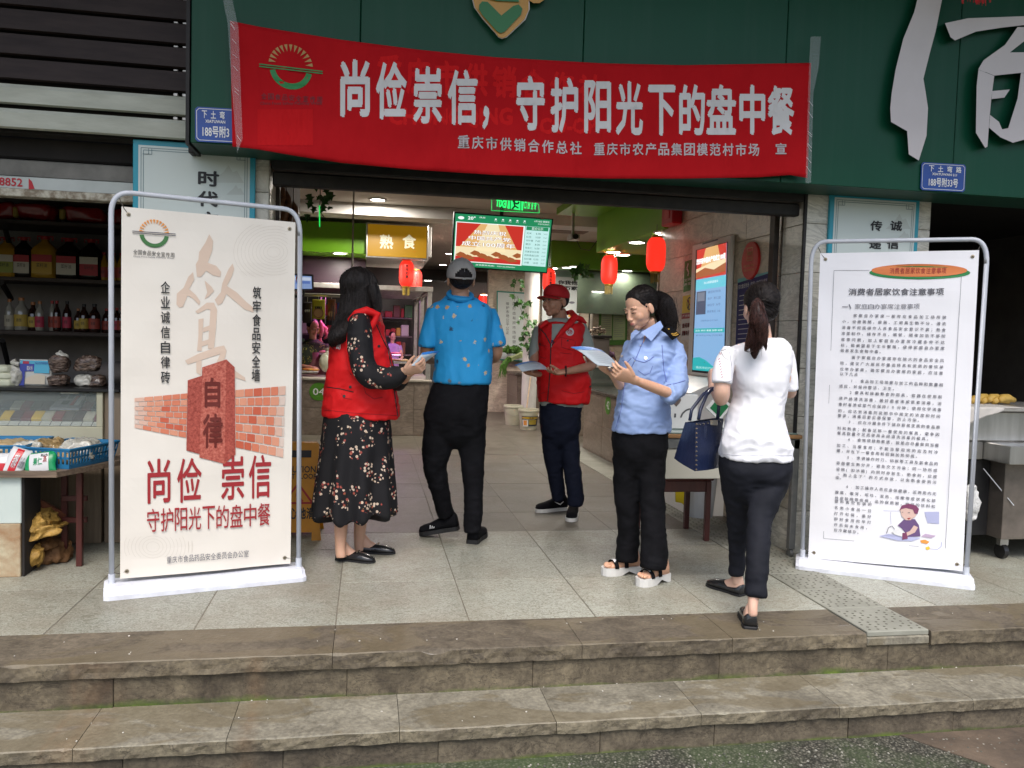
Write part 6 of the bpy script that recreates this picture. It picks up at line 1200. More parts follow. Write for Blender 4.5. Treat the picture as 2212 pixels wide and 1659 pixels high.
Yg = YC+.18; kk = Yg/FPX
def pos(px,py):return at(px,py,Yg)
for px,py,w_,h_,lab in((8,797,40,18,'upper white bun bag in the stack at the left edge of the counter'),(8,811,44,18,'middle white bun bag in the stack at the left edge'),(10,826,52,20,'lowest white bun bag in the stack at the left edge')):blob('steamed_bun',pos(px,py),(w_*kk/2,.07,h_*kk/2),mat('pale_bun',(.55,.56,.40),(.62,.63,.48),rough=.45,scale=9),lab,'bun bag',.004)
blob('noodle_bag',pos(33,814),(.045,.05,.075),M_CLR,'pale bag of dried noodles left of the blue and white packet','bag',knot=True)
t = thing('rice_flour_packet',pos(78,835),'blue and white upright packet with powder window on the glass counter','packet'); mb = MB(); rg = []
for j in range(9):
 z = .145*1.08*j/8; b_ = .028*(1-j/8)+.003; w_ = .092+.0*j; c = V(pos(78,835).x,Yg,zt+.002); rg.append([c+V(w_*math.cos(a)*(1 if True else 0),b_*math.sin(a),z)for a in[2*math.pi*i/16 for i in range(16)]])
mb.rings(rg); mb.build('pouch',flat('pouch_pale',(.50,.50,.46),.3),t,smooth=True)
P = Print(lambda u,v,w_:V(pos(78,835).x+u,Yg-.031+.026*v/.15-w_,zt+.002+v),t,'packet_print'); CB = flat('packet_deep_blue',(.015,.03,.28),.3); CC = flat('packet_cyan',(.06,.38,.55),.3)
P.rect(-.085,.12,.085,.150,CC,0); P.rect(-.085,.0,-.055,.12,CB,0); P.rect(-.085,.085,-.005,.13,CB,1); P.rect(-.005,.075,.08,.12,CC,1); P.rect(-.07,.13,-.035,.146,flat('logo_red',(.4,.02,.05)),2); P.poly([(-.05,.01),(.06,.008),(.06,.06),(.02,.07),(-.03,.055),(-.05,.04)],flat('flour_window',(.55,.48,.36),.3),2); P.text('糯米粉',-.045,.09,-.012,.118,C_WHITE,3); P.text('NUOMIFEN',.0,.128,.07,.142,CB,3); P.done()
blob('brown_sugar_bag',pos(130,787),(.062,.05,.055),M_DKB,'upper clear bag of dark brown blocks with tied top, in the middle of the counter','bag',.008,True,m2=M_CLR); blob('brown_sugar_bag',pos(128,822),(.062,.06,.040),M_DKB,'lower clear bag of dark brown blocks under the tied one','bag',.008)
blob('brown_sugar_bag',pos(190,785),(.075,.06,.050),M_DKB,'dark brown bag lying tilted on top at the right of the counter','bag',.012); blob('dried_goods_bag',pos(182,822),(.060,.06,.038),M_CLR,'pale clear bag of dried goods below the tilted brown bag','bag',.01); blob('brown_sugar_bag',pos(212,822),(.045,.05,.040),M_DKB,'small dark bag at the right end of the counter','bag',.01)
# display table in front, baskets, packets
ft = thing('display_table',(-1.9,4.7,0),'low wooden display table with pale painted front panel, in front of the glass counter','table'); zt2 = at(60,1012+8,4.52).z; M_BOARD = mat('worn_board',(.10,.07,.05),(.22,.16,.11),rough=.7,scale=10,stretch=(.4,6,6)); fx = gz(50,1245)
xc = at(122,1016,4.5).x; yb = 5.12; zf = at(120,1020,4.5).z
mb = MB(); mb.prism([(-3.5,4.50),(xc,4.50),(xc+.30,yb),(-3.5,yb)],lambda u,v,w_:V(u,v,zf-.028+w_),.028); mb.build('table_top',M_BOARD,ft)
mt = mat('painted_panel',(.50,.57,.53),(.56,.62,.58),rough=.55,scale=4); xp = at(47,1030,4.54).x; xpb = gz(40,1245).x
MB().bbox(-3.5,xp,4.53,4.55,.28,zf-.03,.003).build('painted_panel',mt,ft); MB().bbox(-3.5,xp-.004,4.528,4.552,0.0,.279,.003).build('rotting_panel_foot',mat('rotten_wood',(.28,.13,.05),(.46,.40,.27),rough=.8,scale=7,detail=7,bump=.5,bscale=30),ft); MB().bbox(xp+.001,xp+.014,4.535,4.75,0,zf-.03,.003).build('panel_edge',M_DARK,ft)
for x,y in((xp+.10,4.85),(xc+.04,4.72),(xc+.2,5.05)):MB().bbox(x-.015,x+.015,y-.015,y+.015,0,zf-.03,.002).build('leg',M_RW,ft)
for z in(.34,.22):MB().bbox(xp+.1,xc+.05,4.80,4.82,z,z+.03,.002).build('crossbar',M_RW,ft)
M_BSK = mat('blue_plastic',(.02,.15,.32),(.025,.19,.38),rough=.4,scale=4)
def basket(c,w,d,h,lab,rz=0):
 t = thing('blue_basket',c,lab,'basket','blue plastic baskets on the display table'); A = Matrix.Translation(c)@Matrix.Rotation(rz,4,'Z'); MB().bbox(-w/2+.02,w/2-.02,-d/2+.02,d/2-.02,0,.008,.002,M=A).build('bottom',M_BSK,t)
 for(ax,ay,bx_,by)in((-1,-1,1,-1),(1,-1,1,1),(1,1,-1,1),(-1,1,-1,-1)):
  p0 = V(ax*(w/2-.02),ay*(d/2-.02),0); p1 = V(bx_*(w/2-.02),by*(d/2-.02),0); q0 = V(ax*w/2,ay*d/2,h); q1 = V(bx_*w/2,by*d/2,h); mb = MB(); n = max(6,int((p1-p0).length/.022))
  for z0_,z1_ in((0,.22),(.5,.6),(.86,1)):
   mb.add([A@p0.lerp(q0,z0_),A@p1.lerp(q1,z0_),A@p1.lerp(q1,z1_),A@p0.lerp(q0,z1_)],[(0,1,2,3)])
  for i in range(n+1):
   a0,a1 = max(0,i/n-.22/n),min(1,i/n+.22/n); l0 = lambda s_,z_:A@p0.lerp(p1,s_).lerp(q0.lerp(q1,s_),z_); mb.add([l0(a0,.2),l0(a1,.2),l0(a1,.88),l0(a0,.88)],[(0,1,2,3)])
  o = mb.build('basket_side',M_BSK,t); m_ = o.modifiers.new('t','SOLIDIFY'); m_.thickness = .004; o['kind'] = 'stuff'
 MB().tube([A@V(x*w/2,y*d/2,h)for x,y in((-1,-1),(1,-1),(1,1),(-1,1))],.006,6,closed=True).build('rim',M_BSK,t)
basket(V(xc-.03,4.80,zf+.001),.30,.40,.105,'blue slatted basket at the right end of the display table',-.35); basket(V(xc-.40,4.86,zf+.001),.38,.40,.11,'blue basket behind the white packets on the display table',0)
M_DRY = mat('dried_slices',(.18,.11,.04),(.48,.34,.16),rough=.35,scale=26,coat=.5,bump=.8,bscale=34,bdist=.02)
M_BEAN = mat('bean_sticks',(.38,.27,.13),(.55,.43,.26),rough=.35,scale=16,stretch=(1,1,6),coat=.5)
for px,py,Yb,r,m,lab in((108,972,4.86,(.085,.09,.065),M_DRY,'bag of dried mushroom slices in the middle of the baskets'),(175,968,4.80,(.085,.10,.055),M_CLR,'clear bag of pale strips at the right of the baskets'),(150,990,4.70,(.06,.06,.035),M_DRY,'small bag of brown grains in the right basket'),(62,978,4.80,(.10,.12,.065),M_CLR,'clear bag of pale dried bean sticks in the left basket'),(18,975,4.82,(.12,.14,.065),M_BEAN,'bag of tan dried bean curd sticks at the left'),(88,1000,4.68,(.10,.05,.04),M_DRY,'flat bag of dried goods behind the green and white packet')):blob('dried_goods_bag',at(px,py,Yb),r,m,lab,'bag',.02,freq=14,sq=.7)
def bagpack(px,py,w_,h_,rz,base,bands,lab,words):
 c = at(px,py,4.58); t = thing('food_packet',c,lab,'packet','printed food packets leaning on the display table'); A = Matrix.Translation(c)@Matrix.Rotation(rz,4,'Y')@Matrix.Rotation(R(-22),4,'X'); mb = MB(); rg = []
 for j in range(11):
  k = j/10; th = .022*math.sin(math.pi*k)**.5+.0015; rg.append([A@V(w_/2*math.cos(a)*(1+.04*math.cos(9*k)),th*math.sin(a),h_*(k-.5))for a in[2*math.pi*i/18 for i in range(18)]])
 mb.rings(rg); mb.build('pouch',base,t,smooth=True); P = Print(lambda u,v,w2:A@V(u,-(.022*max(0,math.sin(math.pi*(v/h_+.5)))**.5+.0015)*math.sqrt(max(.0,1-(u/w_*2)**2))-w2-.001,v),t,'packet_print')
 for u0,v0,u1,v1,m in bands:P.grid(u0*w_,v0*h_,u1*w_,v1*h_,m,0,12,12)
 for s_,u0,v0,u1,v1,m in words:P.text(s_,u0*w_,v0*h_,u1*w_,v1*h_,m,2,.02)
 P.done()
PW = flat('pouch_white',(.62,.62,.62),.25); PG = flat('pouch_green',(.01,.26,.09),.25); PR = flat('pouch_red',(.5,.01,.02),.25)
bagpack(36,998,.10,.15,R(18),PW,[(-.18,-.45,.16,.45,PR)],'white food packet with a broad red stripe and writing, leaning on the table',[('茉莉酵母',-.12,-.25,.1,.25,PW),('Good Food',.2,-.2,.42,.2,C_TXT)])
bagpack(87,1000,.155,.115,R(-8),PG,[(-.30,-.42,.30,.42,PW)],'green and white food packet at the front corner of the display table',[('果仁',-.16,-.15,.12,.2,PG),('派',.14,-.05,.26,.25,C_DKRED),('Rich',.08,.22,.28,.36,C_BLACK)])
bagpack(3,1003,.09,.12,0,PW,[(-.45,-.35,.45,.0,PR)],'white and red packet cut by the left picture edge',[])
M_SACK = mat('ochre_cloth',(.34,.19,.035),(.46,.28,.07),rough=.6,scale=8,bump=.9,bscale=11,bdist=.04); M_SACK2 = mat('brown_sack',(.13,.06,.02),(.2,.10,.04),rough=.7,scale=8,bump=.8,bscale=11,bdist=.04)
for px,py,r,rz,m,lab in((76,1120,(.085,.10,.045),.5,M_SACK,'ochre folded sack at the top of the pile under the table'),(92,1145,(.10,.10,.03),-.3,M_SACK,'thin ochre fold sticking out below the top sack'),(80,1166,(.09,.09,.035),.2,M_SACK2,'brown sack in the middle of the pile under the table'),(62,1205,(.055,.09,.085),.9,M_SACK,'crumpled ochre sack at the bottom front of the pile'),(98,1195,(.09,.10,.06),-.4,M_SACK2,'brown sack behind the crumpled ochre one on the floor')):
 c = at(px,py,4.72 if m is M_SACK else 4.84); c.z = max(c.z,r[2]); t = blob('folded_sack',c,r,m,lab,'sack',.042,freq=10,sq=.75); t.rotation_euler = (0,rz*.5,0)if r[2]<.05 else(0,0,rz)
t = thing('wooden_strip',at(100,1090,4.8),'reddish brown wooden board leaning under the table above the sacks','board'); MB().tube([at(56,1068,4.75),at(140,1115,4.85)],.022,4).build('board',mat('rust_board',(.14,.04,.015),rough=.6),t)
for k in range(14):
 lab = ['cardboard carton stacked dimly behind the left stand pole','brown sack stacked dimly behind the left stand pole']
t = thing('stacked_goods',(at(250,900,5.9).x,5.9,0),'stack of dim goods in sacks seen between the stand pole and the cream banner','goods')
for k in range(7):
 c = V(at(250,900,5.9).x+random.uniform(-.04,.04),5.9,.09+.15*k); MB().ell(c,(.20,.15,.085),None,16,9).build('sack',random.choice([M_SACK2,M_DARKWALL,M_CLR]),t,smooth=True)
# ================= right shop: steel cart =================
ct = thing('steel_cart',gz(2185,1215),'stainless steel food cart with a tray of yellow dough sticks at the right edge','food cart'); YK = 4.42
xa = at(2102,900,YK+.1).x; fz = lambda py:at(2175,py,YK).z
xL_,zc1 = at(2118,1060,YK).x,0
cx = at(2104,1000,YK+.25).x; xb = at(2094,1000,YK+.25).x; zA,zB = at(2160,1015,YK).z,at(2160,975,YK).z
xk = at(2155,1000,YK).x
MB().bbox(xk-.02,xk+1.3,YK-.12,YK+.7,at(2155,1004,YK-.12).z,at(2155,964,YK-.12).z,.004).build('ledge',M_STEEL,ct)
MB().bbox(xk-.3,xk-.022,YK+.1,YK+.7,at(2155,1004,YK-.12).z,at(2155,964,YK-.12).z,.004).build('side_ledge',M_STEEL,ct)
zl = at(2155,1004,YK-.12).z; zt_ = at(2180,888,YK+.1).z
MB().bbox(xk+.06,xk+1.25,YK,YK+.65,.14,zl-.002,.004).build('cabinet',mat('cabinet_steel',(.16,.14,.12),(.27,.23,.2),rough=.35,scale=5,metal=.6),ct); MB().bbox(xk-.26,xk+.058,YK+.12,YK+.65,.14,zl-.002,.004).build('side_cabinet',M_BLACK,ct)
MB().bbox(xk-.22,xk+1.2,YK+.08,YK+.66,at(2155,964,YK-.12).z+.002,zt_,.01).build('upper_body',M_STEEL,ct)
tr = MB().bbox(xk-.26,xk+1.2,YK+.02,YK+.68,zt_+.002,zt_+.022,.004).build('tray',M_ALU,ct)
for x,y in((xk+.14,YK+.08),(xk+1.1,YK+.08),(xk+.14,YK+.58)):MB().lathe(V(x-.02,y,.048),[(.048,0),(.048,.03)],18,A=Matrix.Rotation(R(90),3,'Y')).build('castor_wheel',M_BLACK,ct); MB().bbox(x-.03,x+.03,y-.02,y+.02,.085,.138,.004).build('castor_fork',M_STEEL,ct)
MB().tube([at(2124,1012,YK+.09),at(2190,1092,YK-.02)],.004,6).build('stay_rod',M_STEEL,ct)
M_DOUGH = mat('dough_yellow',(.48,.29,.05),(.62,.43,.12),rough=.5,scale=14,bump=.4,bscale=20); lb = ['nearest','second','third','fourth','fifth','sixth']
for i in range(6):
 c = at(2112+i*12,880+i*.5,YK+.35); c.z = zt_+.045+.01*(i%2); t = thing('dough_stick',c,'%s golden dough stick from the left on the cart tray'%['first','second','third','fourth','fifth','sixth'][i],'dough stick','golden dough sticks on the cart tray'); MB().tube([c+V(-.09,-.05,0),c+V(-.03,.0,.012),c+V(.03,.02,.012),c+V(.09,.03,-.005)],[.018,.026,.026,.016],12).build('dough',M_DOUGH,t,smooth=True)
t = thing('white_cloth',at(2120,900,YK),'white cloth draped over the left corner of the cart tray','cloth'); mb = MB(); rg = []
for j in range(7):
 k = j/6; rg.append([V(xk-.27+.30*i/8,YK+.012-.006*math.sin(i*1.7+k*3),zt_+.028-k*(.14-.012*i)*(1-.5*(i/8)))for i in range(9)])
mb.add([p for r in rg for p in r],[(j*9+i,j*9+i+1,(j+1)*9+i+1,(j+1)*9+i)for j in range(6)for i in range(8)]); o = mb.build('cloth',mat('cart_cloth',(.55,.52,.48),rough=.8),t,smooth=True); o.modifiers.new('t','SOLIDIFY').thickness = .002
MB().bbox(xk-.27,xk+.2,YK+.02,YK+.5,zt_+.0235,zt_+.028,.001).build('cloth_top',_M['cart_cloth'],t)
blob('plastic_bag',at(2098,1085,4.35),(.045,.03,.12),mat('hanging_clear_bag',(.45,.45,.44),(.68,.68,.66),rough=.2,scale=16,coat=.5,bump=.9,bscale=22,bdist=.02),'clear plastic bag hanging behind the right edge of the white banner','plastic bag',.015)
t = thing('back_table',(5.0,6.4,0),'dim table with pale goods deep in the dark right shop','table'); MB().bbox(4.6,6.2,6.2,6.9,.8,.84,.004).build('table_top',M_DARKWALL,t)
for x in(4.7,6.1):MB().bbox(x,x+.04,6.25,6.3,0,.798,.003).build('leg',M_DARK,t)
blob('pale_bundle',V(5.1,6.5,.90),(.2,.12,.06),M_CLR,'pale bundle on the dim table in the right shop','bundle')
# ================= people =================
from mathutils.bvhtree import BVHTree
RH = Vector((RT.x,RT.y,0)).normalized(); FH = Vector((FW.x,FW.y,0)).normalized()
def remeshed(mb,voxel,sm=3,fac=.5):
 me = mb.mesh('tmp'); o = bpy.data.objects.new('tmp',me); COL.objects.link(o)
 m = o.modifiers.new('r','REMESH'); m.mode = 'VOXEL'; m.voxel_size = voxel
 if sm:s = o.modifiers.new('s','SMOOTH'); s.iterations = sm; s.factor = fac
 dg = bpy.context.evaluated_depsgraph_get(); r = bpy.data.meshes.new_from_object(o.evaluated_get(dg)); bpy.data.objects.remove(o); bpy.data.meshes.remove(me); return r
def fold(me,fn): # push vertices along their normals: cloth folds
 n = len(me.vertices); co = np.empty(n*3); me.vertices.foreach_get('co',co); co = co.reshape(-1,3); no = np.array([v.normal[:]for v in me.vertices])
 d = np.array([fn(Vector(c))for c in co]); co+=no*d[:,None]; me.vertices.foreach_set('co',co.ravel()); me.update()
def finish(meshes,name,m,parent):
 off = wloc(parent); vs = []; fs = []
 for me in meshes:
  o = len(vs); vs+=[tuple(v.co-off)for v in me.vertices]; fs+=[tuple(i+o for i in p.vertices)for p in me.polygons]
 r = bpy.data.meshes.new(name); r.from_pydata(vs,[],fs); r.polygons.foreach_set('use_smooth',[True]*len(fs)); r.materials.append(m); r.update()
 ob = bpy.data.objects.new(name,r); COL.objects.link(ob); ob.parent = parent; return ob
def torso(mb,secs,Y,n=32,p=2.5): # secs: (py, xl, xr, half depth[, dY])
 rg = []
 for s in cr([tuple(list(s)+[0]*(5-len(s)))for s in secs],3):
  py,xl,xr,dp,dY = s; c = at((xl+xr)/2,py,Y+dY); a = (xr-xl)/2*(Y+dY)/FPX*1.0
  rg.append([c+RH*(a*math.copysign(abs(math.cos(t))**(2/p),math.cos(t)))+FH*(dp*math.copysign(abs(math.sin(t))**(2/p),math.sin(t)))for t in[2*math.pi*i/n for i in range(n)]])
 mb.rings(rg)
def limb(mb,pts,n=14,sc=1.0): # pts: (px, py, Y, radius in picture units)
 q = cr([tuple(at(a,b,c))+(r*c/FPX*sc,)for a,b,c,r in pts],4); mb.tube([p[:3]for p in q],[max(p[3],.001)for p in q],n)
def hand(mb,W,d,n,s,k=1.0,curl=(18,30,30),thumb=(.72,.55,.35),spread=.0):
 d = Vector(d).normalized(); n = (Vector(n)-d*Vector(n).dot(d)).normalized(); s = (Vector(s)-d*Vector(s).dot(d)-n*Vector(s).dot(n)).normalized(); rg = []
 for t,w_,h_ in((-.03,.027,.021),(0,.027,.020),(.03,.037,.018),(.065,.042,.016),(.092,.040,.013),(.10,.034,.009)):
  c = W+d*t*k; rg.append([c+s*(w_*k*math.cos(a))+n*(h_*k*math.sin(a))for a in[2*math.pi*i/14 for i in range(14)]])
 mb.rings(rg)
 for i,(L_,r)in enumerate(((.072,.0085),(.080,.0088),(.074,.0083),(.058,.0074))):
  p = W+(d*.088+s*(.030-.0195*i))*k; pts = [p-d*.01*k,p]; th = 0; dd = (d+s*spread*(1.5-i)).normalized()
  for j,f in enumerate((.45,.31,.24)):th+=R(curl[j]+i*3); p = p+(dd*math.cos(th)+n*math.sin(th))*L_*f*k; pts.append(p)
  mb.tube(pts,[r*k,r*k,r*.95*k,r*.88*k,r*.6*k],9)
 p = W+(d*.025+s*.028)*k; a,b,c = thumb; dt = (d*a+s*b+n*c).normalized(); p1 = p+dt*.038*k; d2 = (dt+d*.35+n*.15).normalized(); p2 = p1+d2*.028*k; p3 = p2+(d2+d*.2).normalized()*.022*k
 mb.tube([p-dt*.012*k,p,p1,p2,p3],[.014*k,.0135*k,.011*k,.0095*k,.006*k],10)
def head_mesh(c,f,u,k=1.0,fem=False,voxel=.0042):
 f = Vector(f).normalized(); u = (Vector(u)-f*Vector(u).dot(f)).normalized(); s = f.cross(u); A = Matrix((s,f,u)).transposed()
 E = lambda mb,p,r:mb.ell(c+(s*p[0]+f*p[1]+u*p[2])*k,tuple(x*k for x in r),A,22,16); mb = MB(); j = .93 if fem else 1
 E(mb,(0,-.014,.034),(.074,.094,.084)); E(mb,(0,.022,-.012),(.066,.068,.078)); E(mb,(0,.036,-.052),(.052*j,.050,.052)); E(mb,(0,.058,-.088),(.026*j,.026,.022)); E(mb,(0,.02,-.07),(.050*j,.05,.032))
 for q in(-1,1):
  E(mb,(q*.036,.054 if fem else.058,-.030),(.026,.028,.030)); E(mb,(q*.030,.074 if fem else.077,.022),(.027,.011,.007)if fem else(.027,.014,.010)); E(mb,(q*.077,-.012,-.012),(.009,.018,.031)); E(mb,(q*.012,.099,-.036),(.009,.009,.008)); E(mb,(q*.030,.078,.004),(.0155,.012,.009))
 mb.tube([c+(f*a+u*b)*k for a,b in((.086,.016),(.094,-.008),(.106,-.032),(.098,-.042))],[.007*k,.008*k,(.010 if fem else.012)*k,.007*k],10)
 E(mb,(0,.093,-.058),(.021,.010,.0055)); E(mb,(0,.090,-.068),(.018,.010,.006)); E(mb,(0,.088,-.050),(.016,.010,.006))
 return remeshed(mb,voxel*k,3,.5),A
def eyes(c,A,k,parent,open_=True,brow=(.03,.02,.018),lip=(.42,.13,.11),iris=True):
 s,f,u = A.col[0].copy(),A.col[1].copy(),A.col[2].copy(); P3 = lambda a,b,h:c+(s*a+f*b+u*h)*k; ML = mat('brow_hair',(.02,.015,.013),rough=.8); MW = mat('eye_white',(.55,.53,.5),rough=.2); MI = mat('iris_dark',(.012,.008,.006),rough=.15); MLP = mat('lip_skin_%d'%int(lip[0]*100),lip,rough=.4)
 for q in(-1,1):
  if open_:MB().ell(P3(q*.030,.0865,.004),(.0120*k,.005*k,.0050*k),A,12,8).build('eye',MW,parent,smooth=True); MB().ell(P3(q*.030,.0900,.004),(.0055*k,.0025*k,.0048*k),A,10,7).build('iris',MI,parent,smooth=True)
  h = .0095 if open_ else.0
  MB().tube([P3(q*(.030+x),.0905-14*x*x-(.0015 if open_ else-.0005),h-(26 if open_ else-10)*x*x)for x in(-.014,-.007,0,.007,.014)],[.0008*k,.0024*k,.0027*k,.0026*k,.0010*k],6).build('eyelid_line',ML,parent)
  MB().tube([P3(q*(.032+x),.0895-12*x*x-max(0,x)*.15,.027-16*x*x)for x in(-.017,-.008,0,.009,.019)],[.0012*k,.0026*k,.0026*k,.002*k,.0006*k],6).build('eyebrow',ML,parent)
 mb = MB(); mb.tube([P3(x,.1010-18*x*x,-.0565-.12*abs(x)-3*x*x)for x in(-.019,-.012,-.004,0,.004,.012,.019)],[.0008*k,.003*k,.0036*k,.003*k,.0036*k,.003*k,.0008*k],7); mb.tube([P3(x,.0995-18*x*x,-.0650-.5*x*x)for x in(-.015,-.008,0,.008,.015)],[.0008*k,.0036*k,.0044*k,.0036*k,.0008*k],7); mb.build('lips',MLP,parent,smooth=True)
class Skin: # casts picture points onto a finished garment, for seams, buttons, marks
 def __init__(s,ob):me = ob.data; s.off = wloc(ob); s.b = BVHTree.FromPolygons([v.co+s.off for v in me.vertices],[tuple(p.vertices)for p in me.polygons]); s.ob = ob
 def hit(s,px,py,lift=.001):
  d = ray(px,py).normalized(); h = s.b.ray_cast(EYE,d);
  if h[0]is None:return None
  n = h[1]if h[1].dot(d)<0 else-h[1]; return h[0]+n*lift
 def seam(s,pts,r,m,name='seam',step=4,par=None,lift=.0004):
  q = []
  for(a,b),(c,d)in zip(pts,pts[1:]):
   n = max(1,int(math.hypot(c-a,d-b)/step)); q+=[(a+(c-a)*i/n,b+(d-b)*i/n)for i in range(n)]
  q.append(pts[-1]); P = [p for p in(s.hit(x,y,lift)for x,y in q)if p is not None]
  if len(P)>1:return MB().tube(P,r,6).build(name,m,par or s.ob)
 def patch(s,fn,nu,nv,m,name,lift=.0015,par=None):
  g = [[s.hit(*fn(i/nu,j/nv),lift)for i in range(nu+1)]for j in range(nv+1)]; mb = MB(); vs = []; ok = {}
  for j in range(nv+1):
   for i in range(nu+1):
    if g[j][i]is not None:ok[(i,j)] = len(vs); vs.append(g[j][i])
  fs = [(ok[(i,j)],ok[(i+1,j)],ok[(i+1,j+1)],ok[(i,j+1)])for j in range(nv)for i in range(nu)if all(q in ok for q in((i,j),(i+1,j),(i+1,j+1),(i,j+1)))]
  if fs:mb.add(vs,fs); return mb.build(name,m,par or s.ob,smooth=True)
 def disc(s,cx,cy,rx,ry,m,name,lift=.0015,par=None):return s.patch(lambda u,v:(cx+rx*v*math.cos(2*math.pi*u),cy+ry*v*math.sin(2*math.pi*u)),16,3,m,name,lift,par)
 def text(s,t,x0,y0,x1,y1,m,bold=.03,lift=.002,name='lettering'):
  v,f,lo,hi = glyph(t,bold); d = np.maximum(hi-lo,1e-6); vs = [s.hit(x0+(x1-x0)*(x-lo[0])/d[0],y1+(y0-y1)*(y-lo[1])/d[1],lift+z)for x,y,z in v]
  k = {i:n for n,i in enumerate([i for i,p in enumerate(vs)if p is not None])}; MB().add([p for p in vs if p is not None],[tuple(k[i]for i in q)for q in f if all(i in k for i in q)]).build(name,m,s.ob)['kind'] = 'stuff'
def shoe(parent,heel,toe,kind,m,msole,w=.045,lift=0.0,mskin=None,name='shoe'):
 heel = Vector(heel); toe = Vector(toe); d = (toe-heel).normalized(); L_ = (toe-heel).length; s = d.cross(V(0,0,1)).normalized(); u = s.cross(d).normalized(); hs = {'loafer':.012,'sneaker':.028,'sandal':.045,'pump':.015}[kind]
 prof = [(0,.60),(.04,.80),(.15,.86),(.35,.78),(.55,.90),(.72,1.0),(.86,.92),(.95,.66),(1.0,.25)]; mb = MB(); rg = []
 root = thing(name,(0,0,0),None,None); root.parent = parent; root.location = heel-wloc(parent); [root.__delitem__(k)for k in('label','category')if k in root]
 for t,k in prof:c = heel+d*(t*L_); rg.append([c+s*(w*k*math.cos(a))*1.04+u*z for a,z in((0,.001),(0,hs),(math.pi,hs),(math.pi,.001))]if kind!='sandal' or not.28<t<.5 else[c+s*(w*k*math.cos(a))*1.04+u*z for a,z in((0,.022),(0,hs),(math.pi,hs),(math.pi,.022))])
 mb.rings(rg); mb.build('sole',msole,root)
 if kind in('loafer','pump'):MB().bbox(-w*.72,w*.72,-.002,.058,-.02 if kind=='pump' else-.004,.012,.004,M=Matrix.Translation(heel+u*.0015)@Matrix((s,d,u)).transposed().to_4x4()).build('heel',msole,root)
 H_ = {'sneaker':[(0,.60,.075),(.04,.78,.09),(.15,.84,.095),(.33,.78,.085),(.5,.84,.062),(.7,.95,.045),(.86,.88,.038),(.95,.62,.03),(.99,.3,.012)],'loafer':[(0,.55,.045),(.03,.74,.052),(.15,.82,.040),(.35,.76,.034),(.5,.84,.046),(.7,.95,.040),(.86,.86,.028),(.95,.6,.02),(.99,.25,.008)],'pump':[(0,.55,.055),(.03,.74,.06),(.15,.82,.048),(.35,.76,.036),(.5,.84,.042),(.7,.93,.036),(.86,.84,.028),(.95,.6,.02),(.99,.25,.008)]}
 if kind!='sandal':
  rg = [[heel+d*(t*L_)+s*(w*k*math.copysign(abs(math.cos(a))**.8,math.cos(a)))+u*(hs+h*abs(math.sin(a))**.7)for a in[math.pi*i/12 for i in range(13)]]for t,k,h in H_[kind]]; mb = MB(); mb.rings(rg); mb.build('upper',m,root,smooth=True)
 if mskin:
  mb = MB(); rg = []
  for t,k,h in((.02,.5,.06),(.08,.66,.10),(.22,.66,.095),(.4,.68,.062),(.6,.78,.036),(.78,.80,.022),(.88,.6,.014))if kind=='sandal' else((.02,.5,.06),(.10,.66,.11),(.22,.68,.10),(.36,.66,.062),(.52,.66,.042)):
   rg.append([heel+d*(t*L_)+s*(w*k*math.cos(a))+u*(hs+h*abs(math.sin(a))**.8)for a in[math.pi*i/12 for i in range(13)]])
  mb.rings(rg)
  if kind=='sandal':
   for i in range(5):c = heel+d*(L_*(.90-.018*abs(i-1)**1.4))+s*(w*(-.62+.31*i))+u*(hs+.011); mb.ell(c,(w*(.20 if i else.17),.018,.010),Matrix((s,d,u)).transposed(),10,7)
  mb.build('foot',mskin,root,smooth=True)
 return root,heel,d,s,u,L_,hs
def fur(ob,n,L_,r,m,flow=V(0,0,-1),lift=.002,wob=.25,zmin=None,name='hair_strands',seg=4,free=0.0):
 sk = Skin(ob); P = ob.data.polygons; off = sk.off; mb = MB()
 for _ in range(n):
  q = random.choice(P); p = q.center+off; nn = q.normal.copy()
  if nn.dot(EYE-p)<-.2*(EYE-p).length:continue
  pts = [p+nn*.0006]; w_ = V(random.gauss(0,wob),random.gauss(0,wob),0); l_ = L_*random.uniform(.5,1.2); out = random.random()<free
  f0 = flow(p)if callable(flow)else flow
  for k in range(seg):
   d = (f0+w_*.5); d = (d-nn*d.dot(nn)); d = d.normalized()if d.length>1e-4 else f0; p = p+d*(l_/seg); h = sk.b.find_nearest(p)
   if h[0]is None:break
   if(h[0]-p).length<.03:p = h[0]+h[1]*(lift*random.uniform(.2,1)+(.006*(k+1)/seg if out else 0)); nn = h[1]
   pts.append(p)
  if len(pts)>2:mb.tube(pts,[r*.6]+[r]*(len(pts)-2)+[r*.25],3)
 mb.build(name,m,ob)['kind'] = 'stuff'
def pleat(amp,n,c,z0,z1): # vertical folds, deepening towards the hem
 return lambda p:amp*max(0,min(1,(z0-p.z)/(z0-z1)))*math.sin(n*math.atan2(p.y-c.y,p.x-c.x)+2.3*noise.noise(p*1.5))
def wr(amp,f=(6,6,9),seed=0,ridge=True):
 def g(p):
  q = Vector((p.x*f[0]+seed,p.y*f[1],p.z*f[2])); v = noise.noise(q+V(0,0,1.3*noise.noise(q*.5))); v2 = noise.noise(q*2.3)
  return amp*((1-2.6*abs(v))*.8+.45*v2)if ridge else amp*(v+.5*v2)
 return g
